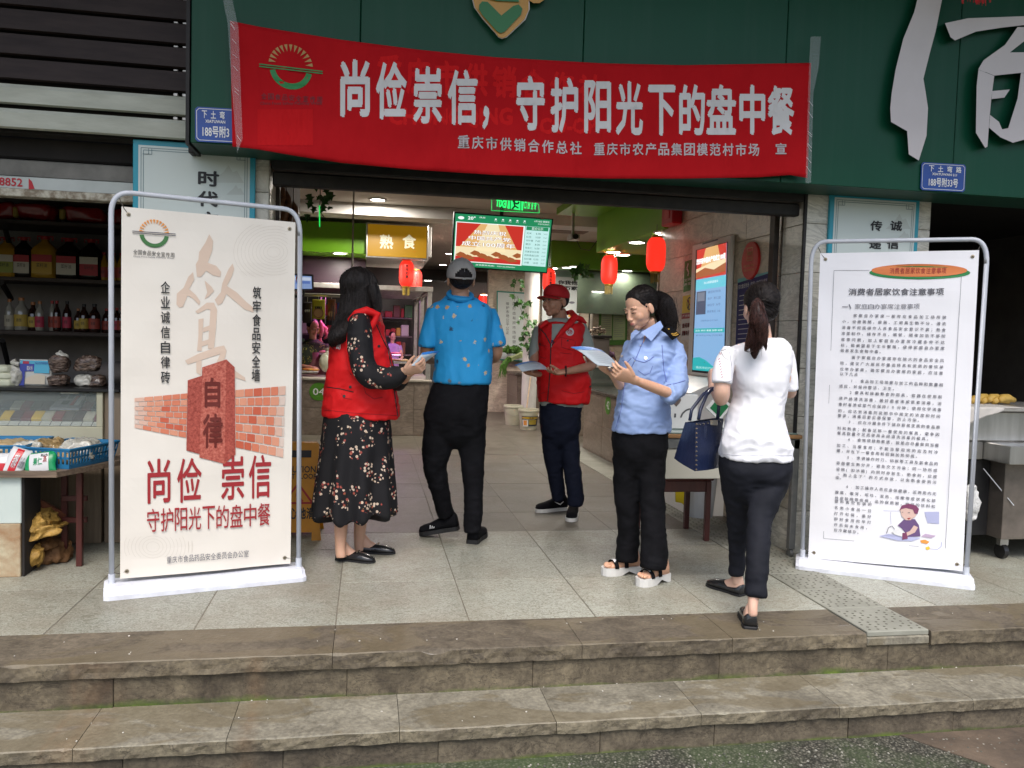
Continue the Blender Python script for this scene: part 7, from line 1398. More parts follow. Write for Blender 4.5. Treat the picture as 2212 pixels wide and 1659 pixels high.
# skin, hair and cloth
def skinm(name,c,c2):return mat(name,c,c2,rough=.48,scale=7,sss=.12,bump=.05,bscale=60,bdist=.002)
SK_OF = skinm('skin_light',(.62,.34,.215),(.70,.42,.285)); SK_RM = skinm('skin_tan',(.42,.21,.13),(.49,.26,.17)); SK_CM = skinm('skin_brown',(.45,.23,.14),(.52,.29,.18)); SK_RW = skinm('skin_warm',(.52,.29,.19),(.60,.36,.25)); SK_WW = skinm('skin_fair',(.62,.38,.28),(.70,.45,.34))
M_HAIR = mat('black_hair',(.006,.005,.005),(.018,.014,.013),rough=.5,scale=60,stretch=(1,1,.08),bump=.6,bscale=90,spec=.22); M_STR = mat('hair_strand_black',(.008,.006,.006),(.030,.024,.022),rough=.5,spec=.25,scale=80); M_STRB = mat('hair_strand_brown',(.012,.007,.006),(.075,.032,.026),rough=.4,scale=80); M_HAIRB = mat('brown_hair',(.010,.006,.006),(.045,.020,.018),rough=.5,spec=.25,scale=50,stretch=(1,1,.08),bump=.5,bscale=80)
M_VEST = mat('red_vest',(.60,.008,.010),(.70,.014,.016),rough=.62,spec=.25,scale=3,bump=.25,bscale=24,bdist=.006); M_BLKC = mat('black_cloth',(.004,.004,.005),(.008,.008,.010),rough=.85,spec=.15,scale=10,bump=.3,bscale=30); M_NAVYC = mat('navy_trousers',(.006,.008,.017),(.010,.013,.026),rough=.8,spec=.15,scale=8,bump=.2,bscale=20)
M_SHIRT = mat('light_blue_shirt',(.27,.38,.66),(.31,.43,.72),rough=.7,scale=4,bump=.35,bscale=16,bdist=.006); M_TEE = mat('white_tee',(.78,.78,.82),(.83,.83,.87),rough=.75,scale=4,bump=.25,bscale=9,bdist=.008); M_GTEE = mat('grey_tee',(.28,.31,.27),(.34,.37,.33),rough=.85,scale=6,bump=.2,bscale=16)
M_LEATHER = mat('black_leather',(.010,.010,.011),(.018,.018,.019),rough=.25,scale=20,bump=.1,bscale=50,coat=.3); M_WSOLE = mat('white_sole',(.58,.57,.54),(.66,.65,.62),rough=.5,scale=12); M_BSOLE = mat('black_sole',(.012,.012,.013),rough=.6); M_METB = mat('small_metal',(.5,.45,.35),rough=.25,metal=.9)
def floral(name,base,scale,thr,cols,rough=.8):
 m = mat(name,base,rough=rough); nt,b,L = nodes(m); tc = nt.nodes.new('ShaderNodeTexCoord'); vec = tc.outputs['Object']; nb = nt.nodes.new('ShaderNodeTexVoronoi'); nb.inputs['Scale'].default_value = scale; L(vec,nb.inputs['Vector'])
 small = nt.nodes.new('ShaderNodeTexVoronoi'); small.inputs['Scale'].default_value = scale*5.5; L(vec,small.inputs['Vector'])
 patch = mth(nt,'LESS_THAN',mth(nt,'ADD',nb.outputs['Distance'],mth(nt,'MULTIPLY',noi(nt,vec,scale*2),.25)),thr); dot = mth(nt,'LESS_THAN',small.outputs['Distance'],.46); hole = mth(nt,'LESS_THAN',small.outputs['Distance'],.12)
 sp = nt.nodes.new('ShaderNodeSeparateColor'); L(small.outputs['Color'],sp.inputs[0]); pick = ramp(nt,sp.outputs[0],[(0,cols[0]),(.45,cols[0]),(.47,cols[1]),(.72,cols[1]),(.74,base),(1,base)])
 flo = mixc(nt,hole,pick,cols[2]); c = mixc(nt,mth(nt,'MULTIPLY',patch,dot),base,flo); L(c,b.inputs['Base Color']); return m
M_FLOR = floral('black_floral_chiffon',(.004,.0035,.005),10.5,.56,((.60,.47,.36),(.30,.06,.045),(.45,.25,.05)))
M_POLO = mat('blue_polo',(.012,.26,.56),(.015,.30,.63),rough=.72,scale=3,bump=.2,bscale=14); nt,b,L = nodes(M_POLO); tc = nt.nodes.new('ShaderNodeTexCoord'); vo = nt.nodes.new('ShaderNodeTexVoronoi'); vo.inputs['Scale'].default_value = 15; vo.inputs['Randomness'].default_value = .7; L(tc.outputs['Object'],vo.inputs['Vector'])
old = b.inputs['Base Color'].links[0].from_socket; k1 = mth(nt,'LESS_THAN',mth(nt,'ADD',vo.outputs['Distance'],mth(nt,'MULTIPLY',noi(nt,tc.outputs['Object'],150),.55)),.47); sp = nt.nodes.new('ShaderNodeSeparateColor'); L(vo.outputs['Color'],sp.inputs[0])
L(mixc(nt,k1,old,ramp(nt,sp.outputs[0],[(0,(.50,.30,.12)),(.3,(.50,.30,.12)),(.32,(.02,.07,.14)),(.6,(.02,.07,.14)),(.62,(.42,.42,.34)),(1,(.55,.42,.22))])),b.inputs['Base Color'])
LG = dict(cm=([(948,920,5.1,33),(944,970,5.12,31),(940,1005,5.13,26),(949,1055,5.17,21),(958,1095,5.21,18.5),(964,1112,5.23,18)],[(1018,920,5.1,33),(1020,970,5.09,29),(1021,1005,5.08,25),(1023,1060,5.07,20.5),(1022,1110,5.06,20),(1020,1150,5.05,18)]),rm=([(1190,945,5.72,22),(1195,985,5.75,21),(1201,1030,5.79,17),(1207,1078,5.83,15)],[(1229,945,5.7,23),(1233,985,5.69,21),(1238,1030,5.68,19),(1243,1070,5.68,19),(1242,1092,5.68,17)]),of=([(1352,990,4.28,31),(1354,1060,4.29,29),(1357,1130,4.31,25),(1356,1180,4.33,25),(1354,1212,4.33,26)],[(1407,990,4.22,32),(1408,1060,4.20,29),(1412,1130,4.17,28),(1413,1190,4.15,30),(1411,1228,4.14,30)]),ww=([(1593,1035,3.8,39),(1596,1080,3.83,34),(1596,1125,3.86,26),(1593,1180,3.90,20),(1591,1243,3.92,17)],[(1662,1030,3.76,40),(1652,1080,3.70,35),(1642,1125,3.64,29),(1637,1180,3.56,26),(1635,1240,3.49,25.5),(1633,1289,3.46,25)]))
def inner(bd,k):
 for l_ in LG[k]:limb(bd,l_,sc=.55)
def trousers(k,secs,Y,seed,m,par):
 pt = MB(); py,xl,xr,dp = secs[-1]; h = (xr-xl)/2; c = (xl+xr)/2; torso(pt,list(secs)+[(py+h*.35,c-h*.93,c+h*.93,dp*.86),(py+h*.75,c-h*.75,c+h*.75,dp*.62),(py+h*1.0,c-h*.4,c+h*.4,dp*.25)],Y)
 for l_ in LG[k]:limb(pt,l_)
 me = remeshed(pt,.009,9); w1 = wr(.0055,(6,6,8),seed); w2 = wr(.0032,(13,13,22),seed+5); fold(me,lambda p:w1(p)+w2(p)); return finish([me],'trousers',m,par)
def person(px,py,lab):p = gz(px,py); return thing('person',p,lab,'person')
def pamphlet(quad,Y,lab,top='print_sky',parent=None):
 c = at(*quad[0][:2],quad[0][2]if len(quad[0])>2 else Y); t = thing('pamphlet',c,lab,'pamphlet'); p = [at(*q)for q in quad]; n = (p[1]-p[0]).cross(p[3]-p[0]).normalized(); n = n if n.dot(c-EYE)<0 else-n; mb = MB(); N_ = 8; G = []
 for j in range(N_+1):
  for i in range(N_+1):
   u,v = i/N_,j/N_; G.append((1-v)*((1-u)*p[0]+u*p[1])+v*((1-u)*p[3]+u*p[2])+n*(.012*math.sin(math.pi*u)+.006*math.sin(5*v)))
 W_ = N_+1; mb.add(G+[g-n*.002 for g in G],[(j*W_+i,j*W_+i+1,(j+1)*W_+i+1,(j+1)*W_+i)for j in range(N_)for i in range(N_)]+[tuple(k+W_*W_ for k in(j*W_+i,(j+1)*W_+i,(j+1)*W_+i+1,j*W_+i+1))for j in range(N_)for i in range(N_)])
 mb.build('sheet',flat('paper_pale',(.42,.48,.52),.4),t,smooth=True); g = lambda u,v,w_:(1-v)*((1-u)*p[0]+u*p[1])+v*((1-u)*p[3]+u*p[2])+n*(.012*math.sin(math.pi*u)+.006*math.sin(5*v)+w_)
 P = Print(g,t,'pamphlet_print'); P.lift = .0015
 for i in range(8):P.rect(i/8,0,(i+1)/8,.20+.05*math.sin(i*.8),flat('print_sky',(.03,.17,.5),.4),0)
 for k in range(6):P.rect(.15,.36+.09*k,random.uniform(.6,.88),.375+.09*k,flat('print_soft_grey',(.3,.35,.38),.4),0,n=6)
 P.done(); return t
# ---------- woman in long hair, red vest, black floral skirt ----------
pw = person(765,1205,'woman with long black hair in a red vest and black floral skirt, holding a pamphlet'); Y = 4.78
f_ = RH*.86+FH*.48+V(0,0,.05); hc = at(783,628,Y); hm,HA = head_mesh(hc,f_,V(0,0,1),.98,True)
bd = MB(); limb(bd,[(782,650,Y,19),(781,690,Y,19)]); torso(bd,[(690,750,812,.13),(760,740,822,.13),(860,735,820,.12),(930,730,815,.12)],Y); limb(bd,[(737,930,4.70,26),(738,1090,4.70,17),(736,1150,4.70,14),(735,1182,4.69,11.5),(737,1205,4.68,12)]); limb(bd,[(785,930,4.86,26),(780,1100,4.87,15),(777,1150,4.88,13),(775,1172,4.88,10.5),(777,1190,4.88,11)])
limb(bd,[(777,695,4.66,14),(789,795,4.58,14),(850,806,4.47,11),(876,801,4.42,9)]); limb(bd,[(800,705,4.92,13),(830,790,4.85,12),(868,822,4.62,9),(884,806,4.52,8.5)])
hb_ = MB(); hand(hb_,at(874,802,4.42),at(905,795,4.38)-at(874,802,4.42),V(0,0,1)*.6+FH*.6,V(0,0,1)*.6-FH*.5,.95,(28,45,40)); hand(hb_,at(880,810,4.53),at(908,792,4.50)-at(880,810,4.53),V(0,0,1)-FH*.5,V(0,0,1)*.8+FH*.3,.92,(30,40,35))
body = finish([hm,remeshed(bd,.009),remeshed(hb_,.0035,2)],'body',SK_RW,pw); eyes(hc,HA,.98,pw)
ha = MB(); s,f,u = HA.col[0],HA.col[1],HA.col[2]; ha.ell(hc+f*-.022+u*.042,(.089,.106,.095),HA,22,16)
torso(ha,[(594,752,806,.07),(612,744,814,.088),(640,738,817,.095),(668,735,812,.10),(690,728,800,.11,-.03),(710,717,778,.11,-.06),(728,711,758,.10,-.08),(741,712,742,.07,-.08),(747,716,730,.03,-.08)],Y,p=2.1)
limb(ha,[(802,615,4.70,14),(812,645,4.69,11),(816,668,4.69,8),(812,690,4.68,4)])
me = remeshed(ha,.006,3); fold(me,lambda p:.0045*noise.noise(V(p.x*55,p.y*55,p.z*2.2))+.003*noise.noise(V(p.x*18,p.y*18,p.z*1.5))); hair = finish([me],'hair',M_HAIR,pw); fur(hair,1500,.16,.0011,M_STR,free=.12); stn = MB()
for i in range(60):x = random.uniform(714,800); y0_ = random.uniform(690,730); stn.tube([at(x,y0_-40,4.63),at(x-3,y0_,4.63),at(x-6+random.uniform(-2,2),y0_+random.uniform(6,18)if x<760 else y0_-25,4.64)],[.0012,.001,.0004],4)
stn.build('hair_strands',M_HAIR,pw)['kind'] = 'stuff'
sk_ = MB(); c = at(765,1000,Y); torso(sk_,[(885,706,838,.16),(900,702,842,.17),(950,697,844,.19),(1010,691,846,.20),(1060,685,848,.21),(1100,681,850,.215),(1108,680,850,.215)],Y,n=48,p=2.1)
me = remeshed(sk_,.009,2); zt_,zb_ = at(765,890,Y).z,at(765,1108,Y).z; pf = pleat(.026,9,c,zt_,zb_); fold(me,lambda p:pf(p)+.004*noise.noise(p*12))
for v in me.vertices:
 if v.co.z<zb_+.09:a = math.atan2(v.co.y-c.y,v.co.x-c.x); v.co.z+=(zb_+.09-v.co.z)*(-.42*max(0,1-abs(a+1.75)/.35)+.12*math.sin(5*a))
finish([me],'skirt',M_FLOR,pw)
bl_ = MB(); limb(bl_,[(779,682,4.66,16),(777,702,4.62,24),(778,750,4.58,26),(783,788,4.56,27),(800,812,4.53,26),(835,817,4.48,25),(860,810,4.45,20),(874,803,4.43,13)]); limb(bl_,[(812,720,4.92,18),(835,800,4.86,18),(858,828,4.7,16),(872,822,4.6,12)])
me = remeshed(bl_,.007,3); fold(me,wr(.006,(10,10,9),4)); finish([me],'blouse_sleeves',M_FLOR,pw)
ve = MB(); torso(ve,[(668,772,806,.06),(676,756,818,.10),(690,740,822,.135),(712,728,828,.14),(745,720,836,.145),(790,714,844,.15),(835,707,851,.155),(875,701,857,.16),(899,698,860,.16)],Y)
me = remeshed(ve,.008,3); w1 = wr(.011,(5,5,7),2); w2 = wr(.006,(12,12,16),7); fold(me,lambda p:w1(p)+w2(p)); vest = finish([me],'vest',M_VEST,pw)
co_ = MB(); q = [at(x,y,yy)for x,y,yy in((752,694,4.64),(770,677,4.62),(792,671,4.62),(816,680,4.63),(806,700,4.62),(800,715,4.61))]; co_.tube(q,[.012,.022,.026,.024,.020,.008],10); finish([remeshed(co_,.006,4)],'vest_collar',M_VEST,vest)
rim = [(776,679),(763,692),(754,714),(750,745),(751,775),(757,800),(768,817)]; rim2 = [(776,679),(790,690),(798,712),(804,745),(806,772)]
for rr in(rim,rim2):MB().tube([at(x,y,4.60)for x,y in rr],[.004]+[.009]*(len(rr)-2)+[.005],8).build('armhole_rim',M_VEST,vest)
Sv = Skin(vest); M_ZIP = mat('black_zip',(.012,.012,.012),rough=.5); Sv.seam([(706,836),(735,840),(764,847)],.0028,M_ZIP,'zip'); Sv.seam([(812,698),(824,728),(838,755),(846,800),(852,850),(859,900)],.004,M_ZIP,'zip'); M_SEAM = mat('seam_red',(.30,.005,.008),rough=.8)
Sv.seam([(782,800+20),(790,850),(808,862),(826,858)],.002,M_SEAM); Sv.seam([(738,850),(742,860),(760,862)],.0018,M_SEAM); Sv.seam([(700,885),(760,892),(858,898)],.0018,M_SEAM)
for x,y in((760,807),(757,836),(744,856),(818,748)):Sv.disc(x,y,3,3,M_BLACK,'snap',.003)
Sv.text('行',722,732,730,743,C_WHITE); Sv.text('动',726,741,736,755,C_WHITE)
for(h0,t0,nm)in(((728,1208),(790,1214),1),((770,1193),(820,1195),2)):
 a,b = gz(*h0),gz(*t0); b = a+(b-a).normalized()*.235; r_,hh,dd,ss_,uu,LL_,hs = shoe(pw,a,b,'loafer',M_LEATHER,M_BSOLE,.040,mskin=SK_RW); MB().tube([hh+dd*(LL_*.56)+ss_*q*.020+uu*(.062-abs(q)*.004)for q in(-1,0,1)],.0035,6).build('metal_bar',M_METB,r_)
pamphlet([(912,762,4.42),(949,759,4.5),(905,793,4.40),(890,789,4.34)],4.4,'folded blue and white pamphlet held out by the woman in the floral skirt')
# ---------- man in blue polo and grey cap, from behind ----------
pc_ = person(995,1172,'man seen from behind in a bright blue patterned polo shirt and grey cap'); Y = 5.1
f_ = FH*.96-RH*.25+V(0,0,.12); hc = at(995,603,5.06); hm,HA = head_mesh(hc,f_,V(0,0,1),1.02); bd = MB(); limb(bd,[(994,625,5.1,20),(995,655,5.1,22)]); torso(bd,[(655,955,1035,.09),(720,950,1045,.11),(820,950,1045,.11),(900,945,1040,.11)],Y)
for pts in([(940,675,5.1,15),(924,740,5.1,14),(920,768,5.16,12),(930,778,5.32,9.5),(940,775,5.42,8.5)],[(1052,675,5.1,15),(1071,742,5.1,14.5),(1071,768,5.15,13),(1062,776,5.3,10),(1055,772,5.42,8.5)]):limb(bd,pts)
inner(bd,'cm')
hb_ = MB(); hand(hb_,at(940,775,5.42),FH*.7+RH*.7,V(0,0,1),FH,.95,(35,40,30)); hand(hb_,at(1055,772,5.42),FH*.6-RH*.8,V(0,0,1),FH,.95,(35,40,30)); finish([hm,remeshed(bd,.009),remeshed(hb_,.0035,2)],'body',SK_CM,pc_); eyes(hc,HA,1.02,pc_)
ha = MB(); s,f,u = HA.col[0],HA.col[1],HA.col[2]; ha.ell(hc+f*-.020+u*.026,(.082,.100,.088),HA,20,14); me = remeshed(ha,.006,2); fold(me,lambda p:.002*noise.noise(p*90)); finish([me],'short_hair',M_HAIR,pc_)
# cap: dome with an arched opening above the strap
M_CAPG = mat('grey_cap_cloth',(.33,.31,.29),(.39,.37,.345),rough=.8,scale=8,bump=.3,bscale=40); mb = MB(); NU,NV = 48,16; cc = hc+f*-.012+u*.030; vs = []
for j in range(NV+1):
 ph = math.radians(-14+104*j/NV)
 for i in range(NU):a = 2*math.pi*i/NU; x,y = math.cos(a),math.sin(a); sq = .5+.5*abs(math.cos(3*a)); vs.append(cc+s*(.090*x*math.cos(ph))+f*(.108*y*math.cos(ph))+u*(.100*math.sin(ph))*(1+.008*sq))
fs = []
for j in range(NV):
 for i in range(NU):
  a = 2*math.pi*(i+.5)/NU; back = abs(((a-math.pi*1.5+math.pi)%(2*math.pi))-math.pi); z = j/NV
  if 1<=j and z<.34 and(back/.62)**2+((z-.05)/.29)**2<1:continue
  fs.append((j*NU+i,j*NU+(i+1)%NU,(j+1)*NU+(i+1)%NU,(j+1)*NU+i))
mb.add(vs,fs); cap = mb.build('cap',M_CAPG,pc_,smooth=True); cap.modifiers.new('t','SOLIDIFY').thickness = .003; MB().ell(cc+u*.101,(.008,.008,.005),None,10,6).build('cap_button',M_CAPG,cap)
def brim(cc,s,f,u,m,par,w=.078,l=.075,z=-.022,drop=.2,r0=.098):
 mb = MB(); n = 14; g = [[cc+s*(w*math.sin(R(-80+160*i/n))*(1+.06*j))+f*(r0*.92*math.cos(R(-80+160*i/n)*.9)+l*j/4*math.cos(R(-80+160*i/n))**.6)+u*(z-drop*l*j/4-.25*(w*math.sin(R(-80+160*i/n)))**2/.08)for i in range(n+1)]for j in range(5)]
 mb.add([p for r in g for p in r],[(j*(n+1)+i,j*(n+1)+i+1,(j+1)*(n+1)+i+1,(j+1)*(n+1)+i)for j in range(4)for i in range(n)]); o = mb.build('brim',m,par,smooth=True); o.modifiers.new('t','SOLIDIFY').thickness = .004
brim(cc,s,f,u,M_CAPG,cap); Sc = Skin(cap)
for i in range(6):a = R(30+60*i); MB().tube([cc+s*(.0915*math.cos(a)*math.cos(p))+f*(.1095*math.sin(a)*math.cos(p))+u*(.1015*math.sin(p))for p in[R(12+13*j)for j in range(7)]],.0012,4).build('cap_seam',M_CAPG,cap)
MB().bbox(-.012,.012,-.004,.004,-.006,.006,.002,M=Matrix.Translation(cc-f*.106-u*.020)@HA.to_4x4()).build('buckle',M_STEEL,cap)
po = MB(); torso(po,[(640,966,1026,.065),(650,952,1042,.085),(660,936,1056,.11),(675,928,1066,.125),(700,929,1066,.135),(740,937,1063,.14),(780,941,1062,.14),(810,938,1060,.145),(827,936,1058,.145)],Y)
limb(po,[(942,672,5.1,19),(932,705,5.09,19),(923,738,5.08,17.5),(922,748,5.08,17)]); limb(po,[(1052,672,5.1,19),(1062,705,5.09,19),(1072,735,5.08,17.5),(1074,746,5.08,17)]); me = remeshed(po,.008,3); w1 = wr(.009,(6,6,2.5),12); w2 = wr(.004,(13,13,9),5); fold(me,lambda p:w1(p)+w2(p)); polo = finish([me],'polo_shirt',M_POLO,pc_); Sp = Skin(polo)
MB().tube([hc+s*(.072*math.cos(a))*1.0+f*(-.012+.070*math.sin(a))-u*(.100+.022*-math.sin(a))for a in[R(i*15)for i in range(24)]],.016,8,closed=True).build('collar',mat('polo_collar',(.010,.24,.52),rough=.75),polo); Sp.seam([(966,647),(985,650),(1010,650),(1026,646)],.002,mat('navy_tipping',(.03,.02,.05),rough=.8),'collar_tipping')
for pts in([(907,744),(915,750),(930,753),(939,752)],[(1059,753),(1070,752),(1082,746),(1088,741)]):Sp.seam(pts,.0022,_M['navy_tipping'],'sleeve_tipping')
trousers('cm',[(818,942,1054,.125),(845,930,1056,.135),(871,921,1054,.145),(900,915,1051,.145)],Y,21,M_BLKC,pc_)
a = at(992,1142,5.22); a.z = .055; b = gz(925,1158); b = a+(b-a).normalized()*.27; b.z = max(b.z,.0); r_,hh,dd,ss_,uu,LL_,hs = shoe(pc_,a,b,'sneaker',M_BLKC,M_BSOLE,.047); sd_ = ss_ if ss_.dot(FH)<0 else-ss_
for i in range(3):MB().tube([hh+dd*(.155+.012*i)+sd_*.042+uu*.042,hh+dd*(.150+.012*i)+sd_*.040+uu*(.052+.006*i)],.0028,5).build('white_mark',C_WHITE,r_)
a = gz(1019,1176); shoe(pc_,a,a+(FH*.97+RH*.22).normalized()*.27,'sneaker',M_BLKC,M_BSOLE,.047)
# ---------- man in red cap and vest ----------
pm = person(1215,1118,'man in a red cap, glasses and red zipped vest, holding a pamphlet'); Y = 5.72; f_ = RH*-.74-FH*.62-V(0,0,.04); hc = at(1200,650,Y); hm,HA = head_mesh(hc,f_,V(0,0,1),1.0); bd = MB()
limb(bd,[(1207,668,5.74,16),(1210,700,5.76,18)]); torso(bd,[(700,1185,1245,.09),(780,1178,1245,.10),(870,1178,1245,.10),(950,1180,1245,.10)],Y); limb(bd,[(1258,715,5.72,12),(1273,765,5.66,11.5),(1279,788,5.62,11),(1250,797,5.52,9.5),(1220,803,5.44,7.5)]); limb(bd,[(1165,715,5.76,11),(1154,770,5.7,10),(1152,792,5.62,9.5),(1156,806,5.5,8),(1158,808,5.46,7.5)]); inner(bd,'rm')
hb_ = MB(); hand(hb_,at(1220,803,5.44),at(1180,808,5.36)-at(1220,803,5.44),V(0,0,1)-FH*.2,V(0,0,.4)+FH,1.0,(12,25,30),(.8,.35,.6)); hand(hb_,at(1160,808,5.46),at(1132,806,5.36)-at(1160,808,5.46),V(0,0,1),FH*.8-V(0,0,.2),.95,(15,28,30),(.8,.3,.7)); body = finish([hm,remeshed(bd,.008),remeshed(hb_,.0033,2)],'body',SK_RM,pm); eyes(hc,HA,1.0,pm,lip=(.28,.11,.09))
s,f,u = [HA.col[i].copy()for i in range(3)]; P3 = lambda a,b,h:hc+s*a+f*b+u*h
for q in(-1,1):MB().tube([P3(q*.031+.021*math.cos(a),.101-.1*(q*.031+.021*math.cos(a))**2*6,.002+.014*math.sin(a))for a in[R(i*20)for i in range(18)]],.0011,5,closed=True).build('glasses_rim',M_METB,pm); MB().tube([P3(q*.052,.098,.005),P3(q*.074,.06,.006),P3(q*.078,-.01,.002)],.0012,5).build('glasses_arm',M_METB,pm)
MB().tube([P3(-.010,.104,.006),P3(0,.106,.009),P3(.010,.104,.006)],.0012,5).build('glasses_bridge',M_METB,pm); ha = MB(); ha.ell(hc+f*-.034+u*.010,(.0735,.078,.066),HA,20,14); me = remeshed(ha,.006,2); finish([me],'short_hair',M_HAIR,pm)
M_CAPR2 = mat('red_cap_cloth',(.42,.008,.012),(.50,.012,.016),rough=.75,scale=8,bump=.2,bscale=40); mb = MB(); cc = hc+f*-.010+u*.036; mb.rings([[cc+s*(.086*math.cos(a)*math.cos(p))+f*(.104*math.sin(a)*math.cos(p))+u*(.085*math.sin(p)+.018*math.cos(p)*max(0,math.sin(a)))for a in[2*math.pi*i/36 for i in range(36)]]for p in[R(-12+10*j)for j in range(11)]]); cap = mb.build('cap',M_CAPR2,pm,smooth=True); brim(cc,s,f,u,M_CAPR2,cap,.076,.075,.002,.1); Sk = Skin(cap); Sk.disc(1186,613,4.5,4,flat('cap_badge',(.6,.5,.5)),'cap_badge',.002)
te = MB(); torso(te,[(688,1192,1230,.07),(700,1172,1255,.10),(760,1164,1258,.115),(862,1164,1262,.12),(878,1165,1261,.12)],Y); limb(te,[(1252,704,5.72,15),(1264,735,5.70,16),(1270,766,5.67,16)]); limb(te,[(1166,708,5.76,12),(1157,740,5.74,12),(1152,777,5.70,11)]); me = remeshed(te,.008,3); fold(me,wr(.004,(7,7,9),31)); tee = finish([me],'grey_tee',M_GTEE,pm)
ve = MB(); torso(ve,[(698,1170,1254,.105),(706,1163,1263,.12),(725,1160,1260,.13),(760,1160,1257,.135),(795,1160,1270,.14),(830,1160,1277,.145),(869,1161,1273,.145)],Y,p=2.6); me = remeshed(ve,.008,3); w1 = wr(.009,(6,6,8),41); w2 = wr(.005,(15,15,16),3); fold(me,lambda p:w1(p)+w2(p))
for v in me.vertices:pass
vest = finish([me],'vest',M_VEST,pm); Sv = Skin(vest)
Sv.patch(lambda a,b:((1193-2*b)+(a*(30-36*b)if b<.8 else a*1.2),700+50*b),8,10,M_GTEE,'open_neck',.004)
Sv.patch(lambda a,b:(1191+a*8*(1-b),735+8*b),3,3,flat('tee_navy_print',(.03,.04,.10)),'tee_print',.007)
Sv.seam([(1164,707),(1178,722),(1190,745),(1189,790),(1186,830),(1183,866)],.004,M_ZIP,'zip'); Sv.seam([(1240,690),(1218,715),(1200,735),(1191,748)],.0035,M_ZIP,'zip')
co_ = MB(); co_.tube([at(x,y,yy)for x,y,yy in((1165,708,5.60),(1180,696,5.62),(1186,700,5.66))],[.012,.02,.01],8); co_.tube([at(x,y,yy)for x,y,yy in((1196,738,5.575),(1212,718,5.58),(1230,700,5.60),(1242,684,5.64),(1234,674,5.74),(1215,678,5.84))],[.008,.018,.026,.027,.02,.014],8); co_.tube([at(x,y,yy)for x,y,yy in((1240,684,5.66),(1255,690,5.70),(1266,698,5.74))],[.022,.024,.01],8); finish([remeshed(co_,.006,4)],'vest_collar',M_VEST,vest)
Sv.disc(1230.5,717,8.8,8.8,flat('badge_white',(.62,.55,.54)),'badge',.004); Sv.disc(1230.5,717,5.2,5.2,flat('badge_red',(.45,.03,.03)),'badge',.0048); Sv.text('心',1227,713,1234,721,_M['badge_white'],.03,.006)
for pts in([(1208,728),(1240,735)],[(1213,731),(1213,750),(1240,758),(1243,738)],[(1164,745),(1182,748)],[(1160,752),(1168,772),(1180,774)],[(1210,762),(1235,765)],[(1213,844),(1240,850),(1262,846)],[(1163,850),(1178,848)]):Sv.seam(pts,.0022,M_SEAM)
for x,y in((1226,736),(1167,743),(1274,835)):Sv.disc(x,y,2,2,M_BLACK,'snap',.004)
trousers('rm',[(868,1166,1260,.115),(895,1165,1256,.125),(925,1166,1254,.125)],Y,51,M_NAVYC,pm)
a = gz(1222,1101); b = gz(1168,1106); b = a+(b-a).normalized()*.27; r_,hh,dd,ss_,uu,LL_,hs = shoe(pm,a,b,'sneaker',M_BLKC,M_WSOLE,.045); sd_ = ss_ if ss_.dot(FH)<0 else-ss_; MB().tube([hh+dd*.05+sd_*.041+uu*.075,hh+dd*.08+sd_*.043+uu*.055,hh+dd*.13+sd_*.040+uu*.078],[.002,.005,.001],6).build('white_mark',C_WHITE,r_)
a = gz(1241,1112); b = gz(1231,1131); b = a+(b-a).normalized()*.26; a = a+V(0,.02,0); shoe(pm,a,b,'sneaker',M_BLKC,M_WSOLE,.045)
MB().tube([at(1222,802,5.435)+RH*(.0)+V(0,0,.034*math.sin(t))+FH*(.034*math.cos(t))for t in[R(i*20)for i in range(18)]],.006,7,closed=True).build('bead_bracelet',mat('dark_beads',(.03,.008,.006),rough=.3,bump=1,bscale=200),pm)
pamphlet([(1111,789,5.30),(1157,781,5.50),(1190,798,5.40),(1130,801,5.26)],5.4,'blue topped white pamphlet in the hands of the man in the red cap')
# ---------- uniformed woman in light blue shirt ----------
po_ = person(1378,1250,'woman in a light blue uniform shirt and black trousers, reading a sheet'); Y = 4.27; f_ = RH*-.80-FH*.55-V(0,0,.40); hc = at(1383,666,Y); hm,HA = head_mesh(hc,f_,V(0,0,1)-RH*.12,.94,True); bd = MB()
limb(bd,[(1396,690,4.31,18),(1402,715,4.32,18),(1404,735,4.31,22)]); torso(bd,[(735,1375,1440,.10),(800,1355,1440,.10),(900,1345,1435,.10),(960,1340,1435,.11)],Y); limb(bd,[(1452,750,4.25,17),(1460,800,4.18,13),(1459,830,4.11,13),(1450,846,4.05,13),(1440,847,4.01,13),(1405,834,3.96,12.5),(1366,819,3.90,9)]); limb(bd,[(1362,755,4.34,14),(1350,820,4.3,12),(1340,832,4.24,11.5),(1330,818,4.14,9.5),(1320,806,4.08,8.5)]); inner(bd,'of')
hb_ = MB(); hand(hb_,at(1366,819,3.90),at(1330,803,3.86)-at(1366,819,3.90),V(0,0,1)*.5+FH*.9,V(0,0,1)+RH*.1,.96,(22,42,30),(.75,.45,.2)); hand(hb_,at(1322,807,4.08),at(1296,794,4.0)-at(1322,807,4.08),V(0,0,.9)-FH*.4,V(0,0,1)*.5-FH*.8,.93,(20,40,35),(.8,.5,.3)); body = finish([hm,remeshed(bd,.008),remeshed(hb_,.0032,2)],'body',SK_OF,po_); eyes(hc,HA,.94,po_,open_=False)
ha = MB(); s,f,u = [HA.col[i].copy()for i in range(3)]; ha.ell(hc+f*-.036+u*.040,(.077,.086,.078),HA,24,16); ha.ell(hc+f*-.048+u*.002,(.066,.058,.055),HA,20,14); ha.ell(hc+f*-.006+u*.068,(.062,.068,.045),HA,20,14)
sb_ = Skin(body)
